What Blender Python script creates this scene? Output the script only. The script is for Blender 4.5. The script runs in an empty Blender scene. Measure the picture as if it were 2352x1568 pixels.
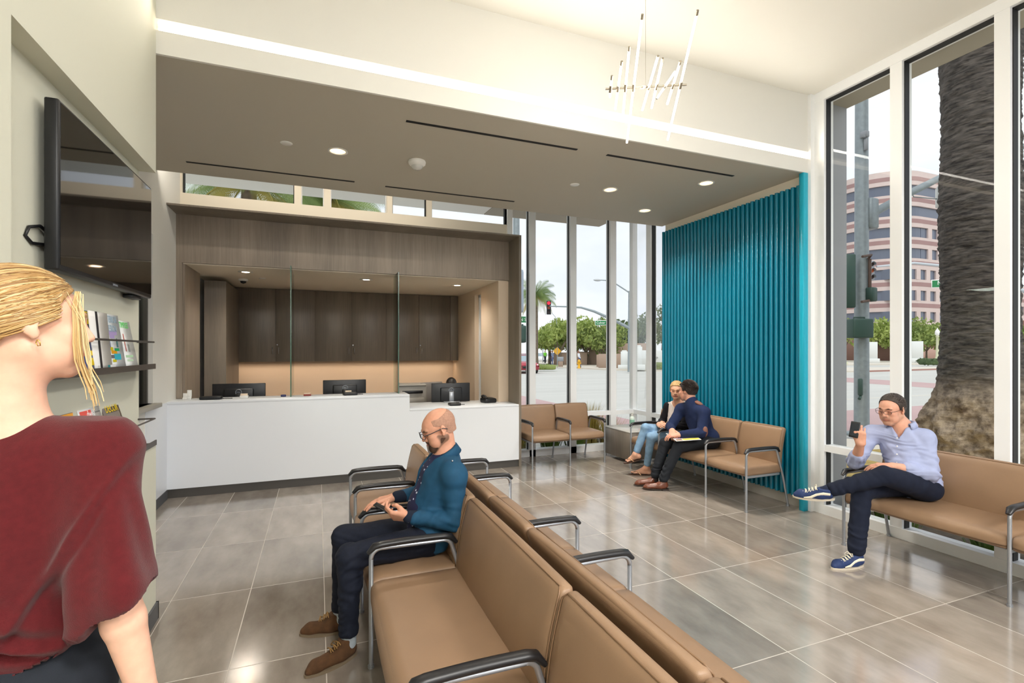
import bpy, bmesh, math, random
import numpy as np
from mathutils import Vector, Matrix, Euler
PI = math.pi
random.seed(7)
SC = bpy.context.scene
COL = SC.collection

# ------------------------------------------------------------------ materials
def lin(c):
    if isinstance(c, str):
        c = c.lstrip('#'); c = [int(c[i:i+2], 16)/255 for i in (0, 2, 4)]
    return tuple((x/12.92 if x <= .04045 else ((x+.055)/1.055)**2.4) for x in c[:3]) + (1.0,)

def new_mat(name):
    m = bpy.data.materials.new(name); m.use_nodes = True
    nt = m.node_tree
    return m, nt, nt.nodes['Principled BSDF'], nt.nodes['Material Output']

def N(nt, typ, **kw):
    n = nt.nodes.new(typ)
    for k, v in kw.items():
        if k in n.inputs: n.inputs[k].default_value = v
        else: setattr(n, k, v)
    return n

def mat(name, col, rough=.5, metal=0, noise=0, nscale=20, bump=0, bscale=None, spec=.5, coat=0, stretch=None, obj_coord=True, sheen=0):
    m, nt, b, out = new_mat(name)
    c = lin(col)
    b.inputs['Base Color'].default_value = c
    b.inputs['Roughness'].default_value = rough
    b.inputs['Metallic'].default_value = metal
    b.inputs['Specular IOR Level'].default_value = spec
    b.inputs['Coat Weight'].default_value = coat
    if sheen: b.inputs['Sheen Weight'].default_value = sheen
    if noise or bump:
        tc = N(nt, 'ShaderNodeTexCoord'); mp = N(nt, 'ShaderNodeMapping')
        nt.links.new(tc.outputs['Object'], mp.inputs[0])
        if stretch: mp.inputs['Scale'].default_value = stretch
    if noise:
        t = N(nt, 'ShaderNodeTexNoise', Scale=nscale, Detail=5.0)
        nt.links.new(mp.outputs[0], t.inputs['Vector'])
        mx = N(nt, 'ShaderNodeMix', data_type='RGBA')
        mx.inputs[6].default_value = tuple(max(0, x*(1-noise)) for x in c[:3]) + (1,)
        mx.inputs[7].default_value = tuple(min(1, x*(1+noise)) for x in c[:3]) + (1,)
        rp = N(nt, 'ShaderNodeMapRange'); rp.inputs[1].default_value = .3; rp.inputs[2].default_value = .7
        nt.links.new(t.outputs[0], rp.inputs[0]); nt.links.new(rp.outputs[0], mx.inputs[0])
        nt.links.new(mx.outputs[2], b.inputs['Base Color'])
    if bump:
        t2 = N(nt, 'ShaderNodeTexNoise', Scale=bscale or nscale, Detail=3.0)
        nt.links.new(mp.outputs[0], t2.inputs['Vector'])
        bp = N(nt, 'ShaderNodeBump', Strength=bump, Distance=.01)
        nt.links.new(t2.outputs[0], bp.inputs['Height']); nt.links.new(bp.outputs[0], b.inputs['Normal'])
    return m

def emit(name, col, strength):
    m, nt, b, out = new_mat(name)
    b.inputs['Base Color'].default_value = lin(col)
    b.inputs['Emission Color'].default_value = lin(col)
    b.inputs['Emission Strength'].default_value = strength
    return m

def glassy(name, tint=(.93, .96, .95), refl=1.0, rough=0.0):
    m, nt, b, out = new_mat(name)
    nt.nodes.remove(b)
    tr = N(nt, 'ShaderNodeBsdfTransparent'); tr.inputs[0].default_value = tint + (1,)
    gl = N(nt, 'ShaderNodeBsdfGlossy', Roughness=rough)
    fr = N(nt, 'ShaderNodeFresnel', IOR=1.42)
    ml = N(nt, 'ShaderNodeMath', operation='MULTIPLY'); ml.inputs[1].default_value = refl
    ms = N(nt, 'ShaderNodeMixShader')
    nt.links.new(fr.outputs[0], ml.inputs[0]); nt.links.new(ml.outputs[0], ms.inputs[0])
    nt.links.new(tr.outputs[0], ms.inputs[1]); nt.links.new(gl.outputs[0], ms.inputs[2])
    nt.links.new(ms.outputs[0], out.inputs[0])
    return m

def vcol_mat(name, rough=.6, sheen=0, bump=0, bscale=200, sss=0, spec=.4, noise=0, nscale=60):
    """material whose colour comes from the mesh's own colour attribute (skin / lips / stubble, magazine print ...)"""
    m, nt, b, out = new_mat(name)
    a = N(nt, 'ShaderNodeVertexColor'); a.layer_name = 'Col'
    b.inputs['Roughness'].default_value = rough
    b.inputs['Specular IOR Level'].default_value = spec
    if sheen: b.inputs['Sheen Weight'].default_value = sheen
    if sss:
        b.inputs['Subsurface Weight'].default_value = sss
        b.inputs['Subsurface Radius'].default_value = (1, .35, .2)
        b.inputs['Subsurface Scale'].default_value = .006
    src = a.outputs[0]
    if noise or bump:
        tc = N(nt, 'ShaderNodeTexCoord')
    if noise:
        t = N(nt, 'ShaderNodeTexNoise', Scale=nscale, Detail=4.0)
        nt.links.new(tc.outputs['Object'], t.inputs['Vector'])
        rp = N(nt, 'ShaderNodeMapRange'); rp.inputs[1].default_value = .3; rp.inputs[2].default_value = .7
        rp.inputs[3].default_value = 1-noise; rp.inputs[4].default_value = 1+noise
        nt.links.new(t.outputs[0], rp.inputs[0])
        vm = N(nt, 'ShaderNodeVectorMath', operation='SCALE')
        nt.links.new(src, vm.inputs[0]); nt.links.new(rp.outputs[0], vm.inputs['Scale'])
        src = vm.outputs[0]
    nt.links.new(src, b.inputs['Base Color'])
    if bump:
        t2 = N(nt, 'ShaderNodeTexNoise', Scale=bscale, Detail=3.0)
        nt.links.new(tc.outputs['Object'], t2.inputs['Vector'])
        bp = N(nt, 'ShaderNodeBump', Strength=bump, Distance=.004)
        nt.links.new(t2.outputs[0], bp.inputs['Height']); nt.links.new(bp.outputs[0], b.inputs['Normal'])
    return m

# ------------------------------------------------------------------ objects
def tag(o, label=None, cat=None, group=None, kind=None):
    if label: o['label'] = label
    if cat: o['category'] = cat
    if group: o['group'] = group
    if kind: o['kind'] = kind
    return o

def empty(name, loc=(0, 0, 0), rz=0, label=None, cat=None, group=None, parent=None):
    o = bpy.data.objects.new(name, None); COL.objects.link(o)
    o.location = loc; o.rotation_euler = (0, 0, rz); o.empty_display_size = .05
    if parent: o.parent = parent
    return tag(o, label, cat, group)

def copy_tree(o, parent=None):
    c = o.copy(); COL.objects.link(c)
    if parent: c.parent = parent
    for ch in [x for x in SC.objects if x.parent == o]:
        copy_tree(ch, c)
    return c

class MB:
    """collects shapes, links them as ONE mesh object"""
    def __init__(s): s.v = []; s.f = []; s.sm = []; s.mi = []; s.cur = 0; s.M = None
    def add(s, vs, fs, smooth=False):
        n = len(s.v)
        if s.M is not None: vs = [tuple(s.M @ Vector(p)) for p in vs]
        s.v += [tuple(p) for p in vs]; s.f += [tuple(i+n for i in f) for f in fs]
        s.sm += [smooth]*len(fs); s.mi += [s.cur]*len(fs); return s
    def box(s, x0, y0, z0, x1, y1, z1, bev=0, seg=2):
        if bev <= 0:
            vs = [(x, y, z) for x in (x0, x1) for y in (y0, y1) for z in (z0, z1)]
            return s.add(vs, [(0, 1, 3, 2), (4, 6, 7, 5), (0, 4, 5, 1), (2, 3, 7, 6), (0, 2, 6, 4), (1, 5, 7, 3)])
        bm = bmesh.new(); bmesh.ops.create_cube(bm, size=1)
        for v in bm.verts:
            v.co = Vector(((x0+x1)/2+v.co.x*(x1-x0), (y0+y1)/2+v.co.y*(y1-y0), (z0+z1)/2+v.co.z*(z1-z0)))
        bmesh.ops.bevel(bm, geom=bm.edges[:], offset=bev, segments=seg, profile=.5, affect='EDGES')
        return s.bm(bm, True)
    def bm(s, bm, smooth=False):
        bm.verts.index_update()
        s.add([v.co[:] for v in bm.verts], [[v.index for v in f.verts] for f in bm.faces], smooth); bm.free(); return s
    def tube(s, pts, r, n=10, cap=True, sx=1, smooth=True, up=None):
        """round tube along pts; r number or list; sx squashes across"""
        pts = [Vector(p) for p in pts]; k = len(pts)
        rs = r if isinstance(r, (list, tuple)) else [r]*k
        vs = []; fs = []; prev = None
        for i, p in enumerate(pts):
            d = (pts[min(i+1, k-1)]-pts[max(i-1, 0)])
            if d.length < 1e-9: d = Vector((0, 0, 1))
            d.normalize()
            if up is not None: a = Vector(up)
            elif prev is None: a = Vector((0, 0, 1)) if abs(d.z) < .9 else Vector((1, 0, 0))
            else: a = prev
            a = (a-d*a.dot(d))
            if a.length < 1e-6: a = d.orthogonal()
            a.normalize(); prev = a; b = d.cross(a)
            for j in range(n):
                t = 2*PI*j/n
                vs.append(p + a*(math.cos(t)*rs[i]) + b*(math.sin(t)*rs[i]*sx))
        for i in range(k-1):
            for j in range(n):
                j2 = (j+1) % n
                fs.append((i*n+j, i*n+j2, (i+1)*n+j2, (i+1)*n+j))
        s.add(vs, fs, smooth)
        if cap: s.add(vs[:n], [tuple(range(n))[::-1]]); s.add(vs[-n:], [tuple(range(n))])
        return s
    def cyl(s, a, b, r, n=16, r2=None): return s.tube([a, b], [r, r if r2 is None else r2], n)
    def lathe(s, prof, c=(0, 0, 0), n=24, smooth=True, cap=True):
        vs = []; fs = []; k = len(prof)
        for (r, z) in prof:
            for j in range(n):
                t = 2*PI*j/n; vs.append((c[0]+r*math.cos(t), c[1]+r*math.sin(t), c[2]+z))
        for i in range(k-1):
            for j in range(n):
                j2 = (j+1) % n; fs.append((i*n+j, i*n+j2, (i+1)*n+j2, (i+1)*n+j))
        s.add(vs, fs, smooth)
        if cap and prof[0][0] > 1e-4: s.add(vs[:n], [tuple(range(n))[::-1]])
        if cap and prof[-1][0] > 1e-4: s.add(vs[-n:], [tuple(range(n))])
        return s
    def sphere(s, c, r, nu=16, nv=10):
        r = r if isinstance(r, (tuple, list)) else (r, r, r)
        bm = bmesh.new(); bmesh.ops.create_uvsphere(bm, u_segments=nu, v_segments=nv, radius=1)
        for v in bm.verts: v.co = Vector((c[0]+v.co.x*r[0], c[1]+v.co.y*r[1], c[2]+v.co.z*r[2]))
        return s.bm(bm, True)
    def prism(s, poly, z0, z1, axis='z'):
        """extrude a 2D polygon; axis z: (x,y), y: (x,z), x: (y,z)"""
        def P(p, h): return {'z': (p[0], p[1], h), 'y': (p[0], h, p[1]), 'x': (h, p[0], p[1])}[axis]
        n = len(poly); vs = [P(p, z0) for p in poly]+[P(p, z1) for p in poly]
        fs = [tuple(range(n))[::-1], tuple(range(n, 2*n))]+[(i, (i+1) % n, n+(i+1) % n, n+i) for i in range(n)]
        return s.add(vs, fs)
    def quad(s, a, b, c, d): return s.add([a, b, c, d], [(0, 1, 2, 3)])
    def cushion(s, c, size, r, bulge=(0, 0, 0), n=10, fn=None):
        """upholstered block: rounded box whose faces swell"""
        hx, hy, hz = [d/2 for d in size]; vs = []; fs = []; idx = {}
        def vert(p):
            key = (round(p[0], 5), round(p[1], 5), round(p[2], 5))
            if key not in idx:
                q = Vector((p[0]*hx, p[1]*hy, p[2]*hz))
                inn = Vector((max(-hx+r, min(hx-r, q.x)), max(-hy+r, min(hy-r, q.y)), max(-hz+r, min(hz-r, q.z))))
                d = q-inn
                if d.length > 1e-9: q = inn+d.normalized()*r
                u, v, w = p
                q.x += bulge[0]*u*(1-v*v)*(1-w*w); q.y += bulge[1]*v*(1-u*u)*(1-w*w); q.z += bulge[2]*w*(1-u*u)*(1-v*v)
                q = q+Vector(c)
                if fn: q = fn(q)
                idx[key] = len(vs); vs.append(q)
            return idx[key]
        # denser near the edges
        def g(i):
            t = -1+2*i/n
            return math.sin(t*PI/2*.98)/math.sin(PI/2*.98)
        for ax in range(3):
            for sg in (-1, 1):
                for i in range(n):
                    for j in range(n):
                        q = []
                        for (a, b) in ((i, j), (i+1, j), (i+1, j+1), (i, j+1)):
                            p = [0, 0, 0]; p[ax] = sg; p[(ax+1) % 3] = g(a); p[(ax+2) % 3] = g(b)
                            q.append(vert(p))
                        fs.append(tuple(q) if sg > 0 else tuple(q[::-1]))
        return s.add(vs, fs, True)
    def build(s, name, material, parent=None, loc=None, fix=True):
        me = bpy.data.meshes.new(name)
        me.from_pydata(s.v, [], s.f)
        for m in (material if isinstance(material, (list, tuple)) else [material]): me.materials.append(m)
        me.polygons.foreach_set('use_smooth', s.sm)
        me.polygons.foreach_set('material_index', s.mi)
        if fix and len(s.f) < 20000:
            bm = bmesh.new(); bm.from_mesh(me); bmesh.ops.recalc_face_normals(bm, faces=bm.faces[:]); bm.to_mesh(me); bm.free()
        me.update()
        o = bpy.data.objects.new(name, me); COL.objects.link(o)
        if parent: o.parent = parent
        if loc: o.location = loc
        return o

def struct(o): o['kind'] = 'structure'; return o

def text_mesh(body, size, extrude=.001, align='CENTER', bold=False, sx=1.0, shear=0, offset=0):
    """lettering turned into plain mesh data (verts, faces) lying in the local XY plane"""
    cu = bpy.data.curves.new('t', 'FONT'); cu.body = body; cu.size = size; cu.extrude = extrude
    cu.align_x = align; cu.align_y = 'CENTER'; cu.offset = offset; cu.resolution_u = 3; cu.shear = shear
    o = bpy.data.objects.new('t', cu); COL.objects.link(o)
    bpy.context.view_layer.update()
    me = bpy.data.meshes.new_from_object(o)
    vs = [(v.co.x*sx, v.co.y, v.co.z) for v in me.vertices]; fs = [tuple(p.vertices) for p in me.polygons]
    bpy.data.objects.remove(o); bpy.data.meshes.remove(me); bpy.data.curves.remove(cu)
    return vs, fs

def arc(c, r, a0, a1, n, plane='yz', fixed=0):
    out = []
    for i in range(n+1):
        t = math.radians(a0+(a1-a0)*i/n); u = c[0]+r*math.cos(t); v = c[1]+r*math.sin(t)
        out.append({'yz': (fixed, u, v), 'xz': (u, fixed, v), 'xy': (u, v, fixed)}[plane])
    return out

# ------------------------------------------------------------------ shared materials
M = {}
M['paint'] = mat('wall_paint', '#eae9e4', .75, bump=.04, bscale=220)
M['paint_green'] = mat('wall_paint_sage', '#d8d8c8', .75, bump=.04, bscale=220)
M['paint_cream'] = mat('wall_paint_cream', '#e8dfce', .7, bump=.03, bscale=220)
M['paint_interior'] = mat('wall_paint_beige', '#d8c5ae', .7)
M['ceiling'] = mat('ceiling_paint', '#eceae2', .8)
M['soffit'] = mat('soffit_paint', '#c0baac', .8)
M['white_surface'] = mat('white_solid_surface', '#e7ebf1', .35)
M['base'] = mat('grey_base', '#55565a', .5)
M['base_dark'] = mat('counter_base', '#4a4744', .5)
M['alu'] = mat('white_window_metal', '#f3f5f7', .3)
M['gasket'] = mat('black_gasket', '#17181a', .6)
M['chrome'] = mat('satin_steel', '#b9bcc2', .28, metal=1)
M['steel'] = mat('grey_painted_steel', '#a9adb4', .38, metal=.75)
M['black'] = mat('black_plastic', '#101114', .42)
M['armpad'] = mat('black_urethane', '#1b1b1e', .38)
M['dark_metal'] = mat('dark_bronze_metal', '#4b4642', .45, metal=.3)
M['white'] = mat('white_plastic', '#ecebe6', .4)
M['glass'] = glassy('window_glass', (.97, .985, .98), .22)
M['glass_green'] = glassy('divider_glass', (.86, .93, .89), 1.0)
M['glass_edge'] = mat('green_glass_edge', '#3f6a58', .15, spec=.8)

def wood_mat(name, c1, c2, scale=1.0, rough=.45):
    m, nt, b, out = new_mat(name)
    tc = N(nt, 'ShaderNodeTexCoord'); mp = N(nt, 'ShaderNodeMapping'); mp.inputs['Scale'].default_value = (60*scale, 60*scale, 2.2*scale)
    nt.links.new(tc.outputs['Object'], mp.inputs[0])
    t = N(nt, 'ShaderNodeTexNoise', Scale=1.0, Detail=6.0, Roughness=.65); nt.links.new(mp.outputs[0], t.inputs['Vector'])
    mp2 = N(nt, 'ShaderNodeMapping'); mp2.inputs['Scale'].default_value = (5*scale, 5*scale, .5*scale)
    nt.links.new(tc.outputs['Object'], mp2.inputs[0])
    t2 = N(nt, 'ShaderNodeTexNoise', Scale=1.0, Detail=2.0); nt.links.new(mp2.outputs[0], t2.inputs['Vector'])
    ad = N(nt, 'ShaderNodeMath', operation='ADD'); nt.links.new(t.outputs[0], ad.inputs[0]); nt.links.new(t2.outputs[0], ad.inputs[1])
    rp = N(nt, 'ShaderNodeValToRGB'); rp.color_ramp.elements[0].position = .36; rp.color_ramp.elements[1].position = .64
    rp.color_ramp.elements[0].color = lin(c1); rp.color_ramp.elements[1].color = lin(c2)
    ml = N(nt, 'ShaderNodeMath', operation='MULTIPLY'); ml.inputs[1].default_value = .5
    nt.links.new(ad.outputs[0], ml.inputs[0]); nt.links.new(ml.outputs[0], rp.inputs[0])
    nt.links.new(rp.outputs[0], b.inputs['Base Color']); b.inputs['Roughness'].default_value = rough
    return m
M['wood'] = wood_mat('grey_brown_laminate', '#82766a', '#a09283')
M['wood_dark'] = wood_mat('dark_brown_laminate', '#6c6359', '#83796c')
M['wood_table'] = wood_mat('table_laminate', '#6f675f', '#8a8178', 1.0)
def leather_mat(name, c, rough=.42):
    m = mat(name, c, rough, noise=.05, nscale=6, bump=.12, bscale=500, spec=.45)
    return m
M['leather'] = leather_mat('tan_vinyl', '#8f735a')
M['piping'] = leather_mat('tan_vinyl_piping', '#7d6148')
# ================================================================== camera, world, light
CAM_H = 1.60
cd = bpy.data.cameras.new('camera'); cam = bpy.data.objects.new('camera', cd); COL.objects.link(cam)
cam.location = (0, 0, CAM_H); cam.rotation_euler = (PI/2, 0, -math.atan(446/1138))
cd.sensor_fit = 'HORIZONTAL'; cd.sensor_width = 36; cd.lens = 1138/2352*36
cd.shift_y = (805-784)/2352
cd.clip_end = 600; cd.clip_start = .02
SC.camera = cam
SC.view_settings.view_transform = 'Standard'; SC.view_settings.look = 'None'
SC.view_settings.gamma = 1; SC.view_settings.use_curve_mapping = False
SC.view_settings.exposure = 0.13
SC.cycles.max_bounces = 10; SC.cycles.diffuse_bounces = 5; SC.cycles.glossy_bounces = 4
SC.cycles.transparent_max_bounces = 24; SC.cycles.sample_clamp_indirect = 6
SC.cycles.caustics_reflective = False; SC.cycles.caustics_refractive = False

w = bpy.data.worlds.new('overcast_sky'); SC.world = w; w.use_nodes = True; nt = w.node_tree
bg = nt.nodes['Background']
tc = N(nt, 'ShaderNodeTexCoord'); mp = N(nt, 'ShaderNodeMapping'); mp.inputs['Scale'].default_value = (1.2, 1.2, 3.5)
nt.links.new(tc.outputs['Generated'], mp.inputs[0])
t = N(nt, 'ShaderNodeTexNoise', Scale=2.2, Detail=6.0, Roughness=.55); nt.links.new(mp.outputs[0], t.inputs['Vector'])
rp = N(nt, 'ShaderNodeValToRGB'); nt.links.new(t.outputs[0], rp.inputs[0])
rp.color_ramp.elements[0].position = .36; rp.color_ramp.elements[0].color = (.685, .715, .79, 1)
rp.color_ramp.elements[1].position = .60; rp.color_ramp.elements[1].color = (.80, .81, .842, 1)
nt.links.new(rp.outputs[0], bg.inputs[0]); bg.inputs[1].default_value = 1.28

def light(name, typ, loc, power, col=(1, 1, 1), rot=(0, 0, 0), **kw):
    l = bpy.data.lights.new(name, typ); l.energy = power; l.color = col
    for k, v in kw.items(): setattr(l, k, v)
    o = bpy.data.objects.new(name, l); COL.objects.link(o); o.location = loc; o.rotation_euler = rot
    return o
# veiled sun from behind the building on the camera side
light('sun_light', 'SUN', (0, -20, 40), 1.7, (1, .98, .95), (math.radians(38), 0, math.radians(-25)), angle=math.radians(35))

# ================================================================== floor
def tile_mat():
    m, nt, b, out = new_mat('porcelain_floor_tile')
    L = nt.links
    g = N(nt, 'ShaderNodeNewGeometry'); sp = N(nt, 'ShaderNodeSeparateXYZ'); L.new(g.outputs['Position'], sp.inputs[0])
    def math_(op, a, b_=None):
        n = N(nt, 'ShaderNodeMath', operation=op)
        for i, x in enumerate((a, b_)):
            if x is None: continue
            if isinstance(x, (int, float)): n.inputs[i].default_value = x
            else: L.new(x, n.inputs[i])
        return n.outputs[0]
    u = math_('DIVIDE', math_('SUBTRACT', sp.outputs[0], .04), .457)
    v = math_('DIVIDE', math_('SUBTRACT', sp.outputs[1], 3.745), .914)
    fu = math_('FLOOR', u); fv = math_('FLOOR', v)
    du = math_('MULTIPLY', math_('SUBTRACT', .5, math_('ABSOLUTE', math_('SUBTRACT', math_('SUBTRACT', u, fu), .5))), .457)
    dv = math_('MULTIPLY', math_('SUBTRACT', .5, math_('ABSOLUTE', math_('SUBTRACT', math_('SUBTRACT', v, fv), .5))), .914)
    d = math_('MINIMUM', du, dv)
    grout = math_('LESS_THAN', d, .0026)
    cx = N(nt, 'ShaderNodeCombineXYZ'); L.new(fu, cx.inputs[0]); L.new(fv, cx.inputs[1])
    wn = N(nt, 'ShaderNodeTexWhiteNoise', noise_dimensions='3D'); L.new(cx.outputs[0], wn.inputs[0])
    # mottling shifted per tile
    off = N(nt, 'ShaderNodeVectorMath', operation='MULTIPLY_ADD'); L.new(cx.outputs[0], off.inputs[0]); off.inputs[1].default_value = (3.7, 5.1, 0); L.new(g.outputs['Position'], off.inputs[2])
    mp = N(nt, 'ShaderNodeMapping'); mp.inputs['Scale'].default_value = (3.2, 1.3, 1); L.new(off.outputs[0], mp.inputs[0])
    n1 = N(nt, 'ShaderNodeTexNoise', Scale=1.6, Detail=7.0, Roughness=.6); L.new(mp.outputs[0], n1.inputs['Vector'])
    rp = N(nt, 'ShaderNodeValToRGB'); L.new(n1.outputs[0], rp.inputs[0])
    rp.color_ramp.elements[0].position = .3; rp.color_ramp.elements[0].color = lin('#82786e')
    rp.color_ramp.elements[1].position = .72; rp.color_ramp.elements[1].color = lin('#a79e94')
    hs = N(nt, 'ShaderNodeHueSaturation'); L.new(rp.outputs[0], hs.inputs['Color'])
    val = math_('ADD', math_('MULTIPLY', wn.outputs[0], .34), .80); L.new(val, hs.inputs['Value'])
    mx = N(nt, 'ShaderNodeMix', data_type='RGBA'); L.new(grout, mx.inputs[0]); L.new(hs.outputs[0], mx.inputs[6]); mx.inputs[7].default_value = lin('#b9b1a6')
    L.new(mx.outputs[2], b.inputs['Base Color'])
    rr = math_('ADD', math_('MULTIPLY', grout, .4), math_('ADD', math_('MULTIPLY', n1.outputs[0], .08), .09)); L.new(rr, b.inputs['Roughness'])
    b.inputs['IOR'].default_value = 2.3
    bp = N(nt, 'ShaderNodeBump', Strength=.3, Distance=.002); L.new(math_('SUBTRACT', 1, grout), bp.inputs['Height']); L.new(bp.outputs[0], b.inputs['Normal'])
    return m
M['tile'] = tile_mat()
XL, XTV, XW, XC = -1.52, -.90, 4.611, 4.89      # left wall, TV wall face, window wall, corner glazing
YB, YG, YS = 3.53, 6.92, -4.5                   # bulkhead plane, far glazing, wall behind the camera
ZC, ZS = 4.15, 3.38
struct(MB().box(-5, YS-.2, -.12, 4.66, YB, 0).box(-1.7, YB, -.12, 4.95, 9.4, 0).build('floor', M['tile']))

# ================================================================== ceilings
struct(MB().box(-1.7, YS-.2, ZC, 4.68, YB+.1, ZC+.2).build('ceiling', M['ceiling']))
# dropped soffit over the far half; it stops short of the far glazing
s = MB().box(XL, YB+.02, ZS, 4.60, 5.83, ZS+.10)
o = struct(s.build('ceiling_soffit', M['soffit']))
struct(MB().box(-1.7, 5.83, 3.98, 4.95, 7.0, 4.12).box(-1.7, YB+.1, 3.98, 4.95, 5.83, 4.12).build('ceiling_rear', M['ceiling']))
# bulkhead with a light slot
b = MB().box(-.95, YB, 3.585, XW, YB+.12, ZC).box(-.95, YB, ZS-.005, XW, YB+.02, 3.515).box(-.95, YB+.10, 3.48, XW, YB+.12, 3.6)
struct(b.build('wall_bulkhead', M['paint']))
M['cove'] = emit('cove_led', '#fff0dc', 4.2)
tag(MB().box(XTV+.002, YB+.045, 3.52, XW-.01, YB+.06, 3.58).build('cove_light_strip', M['cove']),
    'long glowing white light slot running across the white bulkhead wall', 'light')

# ================================================================== TV wall with niche
NX = -.985; NT = 2.66; NB = 1.04; NY0 = 2.03
b = MB().box(-1.25, YS, 0, XTV, YB, NB)                     # below the niche
b.box(-1.25, YS, NT, XTV, YB, ZC)                           # above
b.box(-1.25, YS, NB, XTV, NY0, NT)                          # camera side of the niche
b.box(-1.25, NY0, NB, NX, YB, NT)                           # back of the niche
struct(b.build('wall_left', M['paint_green']))
struct(MB().box(-1.26, YB-.002, 0, XTV+.012, YB+.012, .10).box(XTV, YS, 0, XTV+.012, YB+.012, .10).build('baseboard_left', M['base']))
# far left wall with sash window
b = MB()
b.box(XL-.15, YB, 0, XL, 4.9, 3.98).box(XL-.15, 4.9, 0, XL, 5.86, 1.08).box(XL-.15, 4.9, 2.75, XL, 5.86, 3.98).box(XL-.15, 5.86, 0, XL, 7.0, 3.98).box(XL-.15, 7.0, 0, XL, 9.4, 2.72)
struct(b.build('wall_left_far', M['paint']))
wf = struct(MB().box(XL-.10, 4.9, 1.08, XL-.04, 4.94, 2.75).box(XL-.10, 5.82, 1.08, XL-.04, 5.86, 2.75).box(XL-.10, 5.50, 1.08, XL-.04, 5.53, 2.75).box(XL-.10, 4.9, 2.71, XL-.04, 5.86, 2.75).build('window_1', M['dark_metal']))
MB().box(XL-.075, 4.94, 1.08, XL-.069, 5.82, 2.71).build('pane', M['glass_green'], wf)
MB().box(XL-.15, 4.88, 1.04, XL+.07, 5.90, 1.08, .004).build('window_sill', mat('grey_sill', '#a09c92', .5), wf)
# office behind that window, only glimpsed
struct(MB().box(-3.2, 3.4, -.1, -3.1, 7.5, 4).box(-3.2, 7.4, -.1, -1.7, 7.5, 4).box(-3.2, 3.4, -.1, -1.7, 7.5, 0).box(-3.2, 3.4, 2.8, -1.7, 7.5, 2.9).build('wall_office', M['paint_green']))
struct(MB().box(XL, YB, 0, XL+.012, 6.33, .10).build('baseboard_left_far', M['base']))
tag(MB().box(XL, 5.62, .10, XL+.006, 6.33, 1.04).build('white_wall_panel', M['white_surface']), 'low white panel on the left wall beside the reception counter', 'panel')

# ================================================================== wall above the reception, clerestory
YK = 6.9
ck = [(-1.5, -.28), (-.20, .075), (.155, .875), (.95, 1.42), (1.495, 2.62)]
b = MB().box(XL, YK, 2.9, 2.70, YK+.12, 3.475).box(XL, YK, 3.475, -1.50, YK+.12, 3.98)
for a, c in zip(ck[:-1], ck[1:]): b.box(a[1], YK, 3.475, c[0], YK+.12, 3.98)
b.box(2.62, YK, 3.475, 2.70, YK+.12, 3.98)
struct(b.build('wall_clerestory', M['paint_cream']))
for i, (a, c) in enumerate(ck):
    wn = struct(MB().box(a, YK+.05, 3.475, a+.012, YK+.11, 3.98).box(c-.012, YK+.05, 3.475, c, YK+.11, 3.98).box(a, YK+.05, 3.475, c, YK+.11, 3.485).build('window_%d' % (i+2), M['gasket'] if i in (0, 3, 4) else M['alu']))
    MB().box(a, YK+.075, 3.475, c, YK+.081, 3.98).build('pane', M['glass'], wn)
# wood portal
b = MB().box(XL, 6.33, 3.175, 2.62, 6.93, 3.195).box(2.585, 6.33, 0, 2.62, 6.93, 3.175)
struct(b.build('trim_portal', M['wood_dark']))
b = MB().box(XL, 6.72, 2.62, 2.585, 6.76, 3.175).box(XL, 6.72, 1.03, -1.46, 6.76, 2.62)
struct(b.build('wall_reception_header', M['wood']))
# back office shell
struct(MB().box(XL, 6.76, 2.61, 2.60, 9.35, 2.70).build('ceiling_reception', M['paint_cream']))
b = MB().box(XL+.001, 6.76, 0, -1.44, 7.55, 2.61).build('wall_reception_left', M['wood']); struct(b)
b = MB().box(2.43, 6.74, 0, 2.585, 7.56, 2.61).box(2.43, 7.90, 0, 2.585, 9.35, 2.61).box(2.43, 7.56, 0, 2.585, 7.90, .70).box(2.43, 7.56, 2.52, 2.585, 7.90, 2.61)
struct(b.build('wall_reception_right', M['paint_interior']))
wn = struct(MB().box(2.50, 7.56, .70, 2.54, 7.60, 2.52).box(2.50, 7.86, .70, 2.54, 7.90, 2.52).box(2.50, 7.56, 2.48, 2.54, 7.9, 2.52).build('window_7', M['alu']))
MB().box(2.515, 7.6, .70, 2.521, 7.86, 2.48).build('pane', M['glass'], wn)
struct(MB().box(XL, 9.33, 0, 2.60, 9.40, 2.61).build('wall_reception_back', M['paint_interior']))
struct(MB().box(-1.7, 9.40, -.1, 2.60, 9.5, 2.85).box(2.60, 6.99, -.1, 2.68, 7.56, 2.85).box(2.60, 7.90, -.1, 2.68, 9.5, 2.85).box(2.6, 7.5, -.1, 2.68, 7.95, .7).box(2.6, 7.5, 2.52, 2.68, 7.95, 2.85).box(-1.7, 6.99, 2.72, 2.68, 9.5, 2.85).build('wall_exterior_back', M['paint']))

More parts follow.
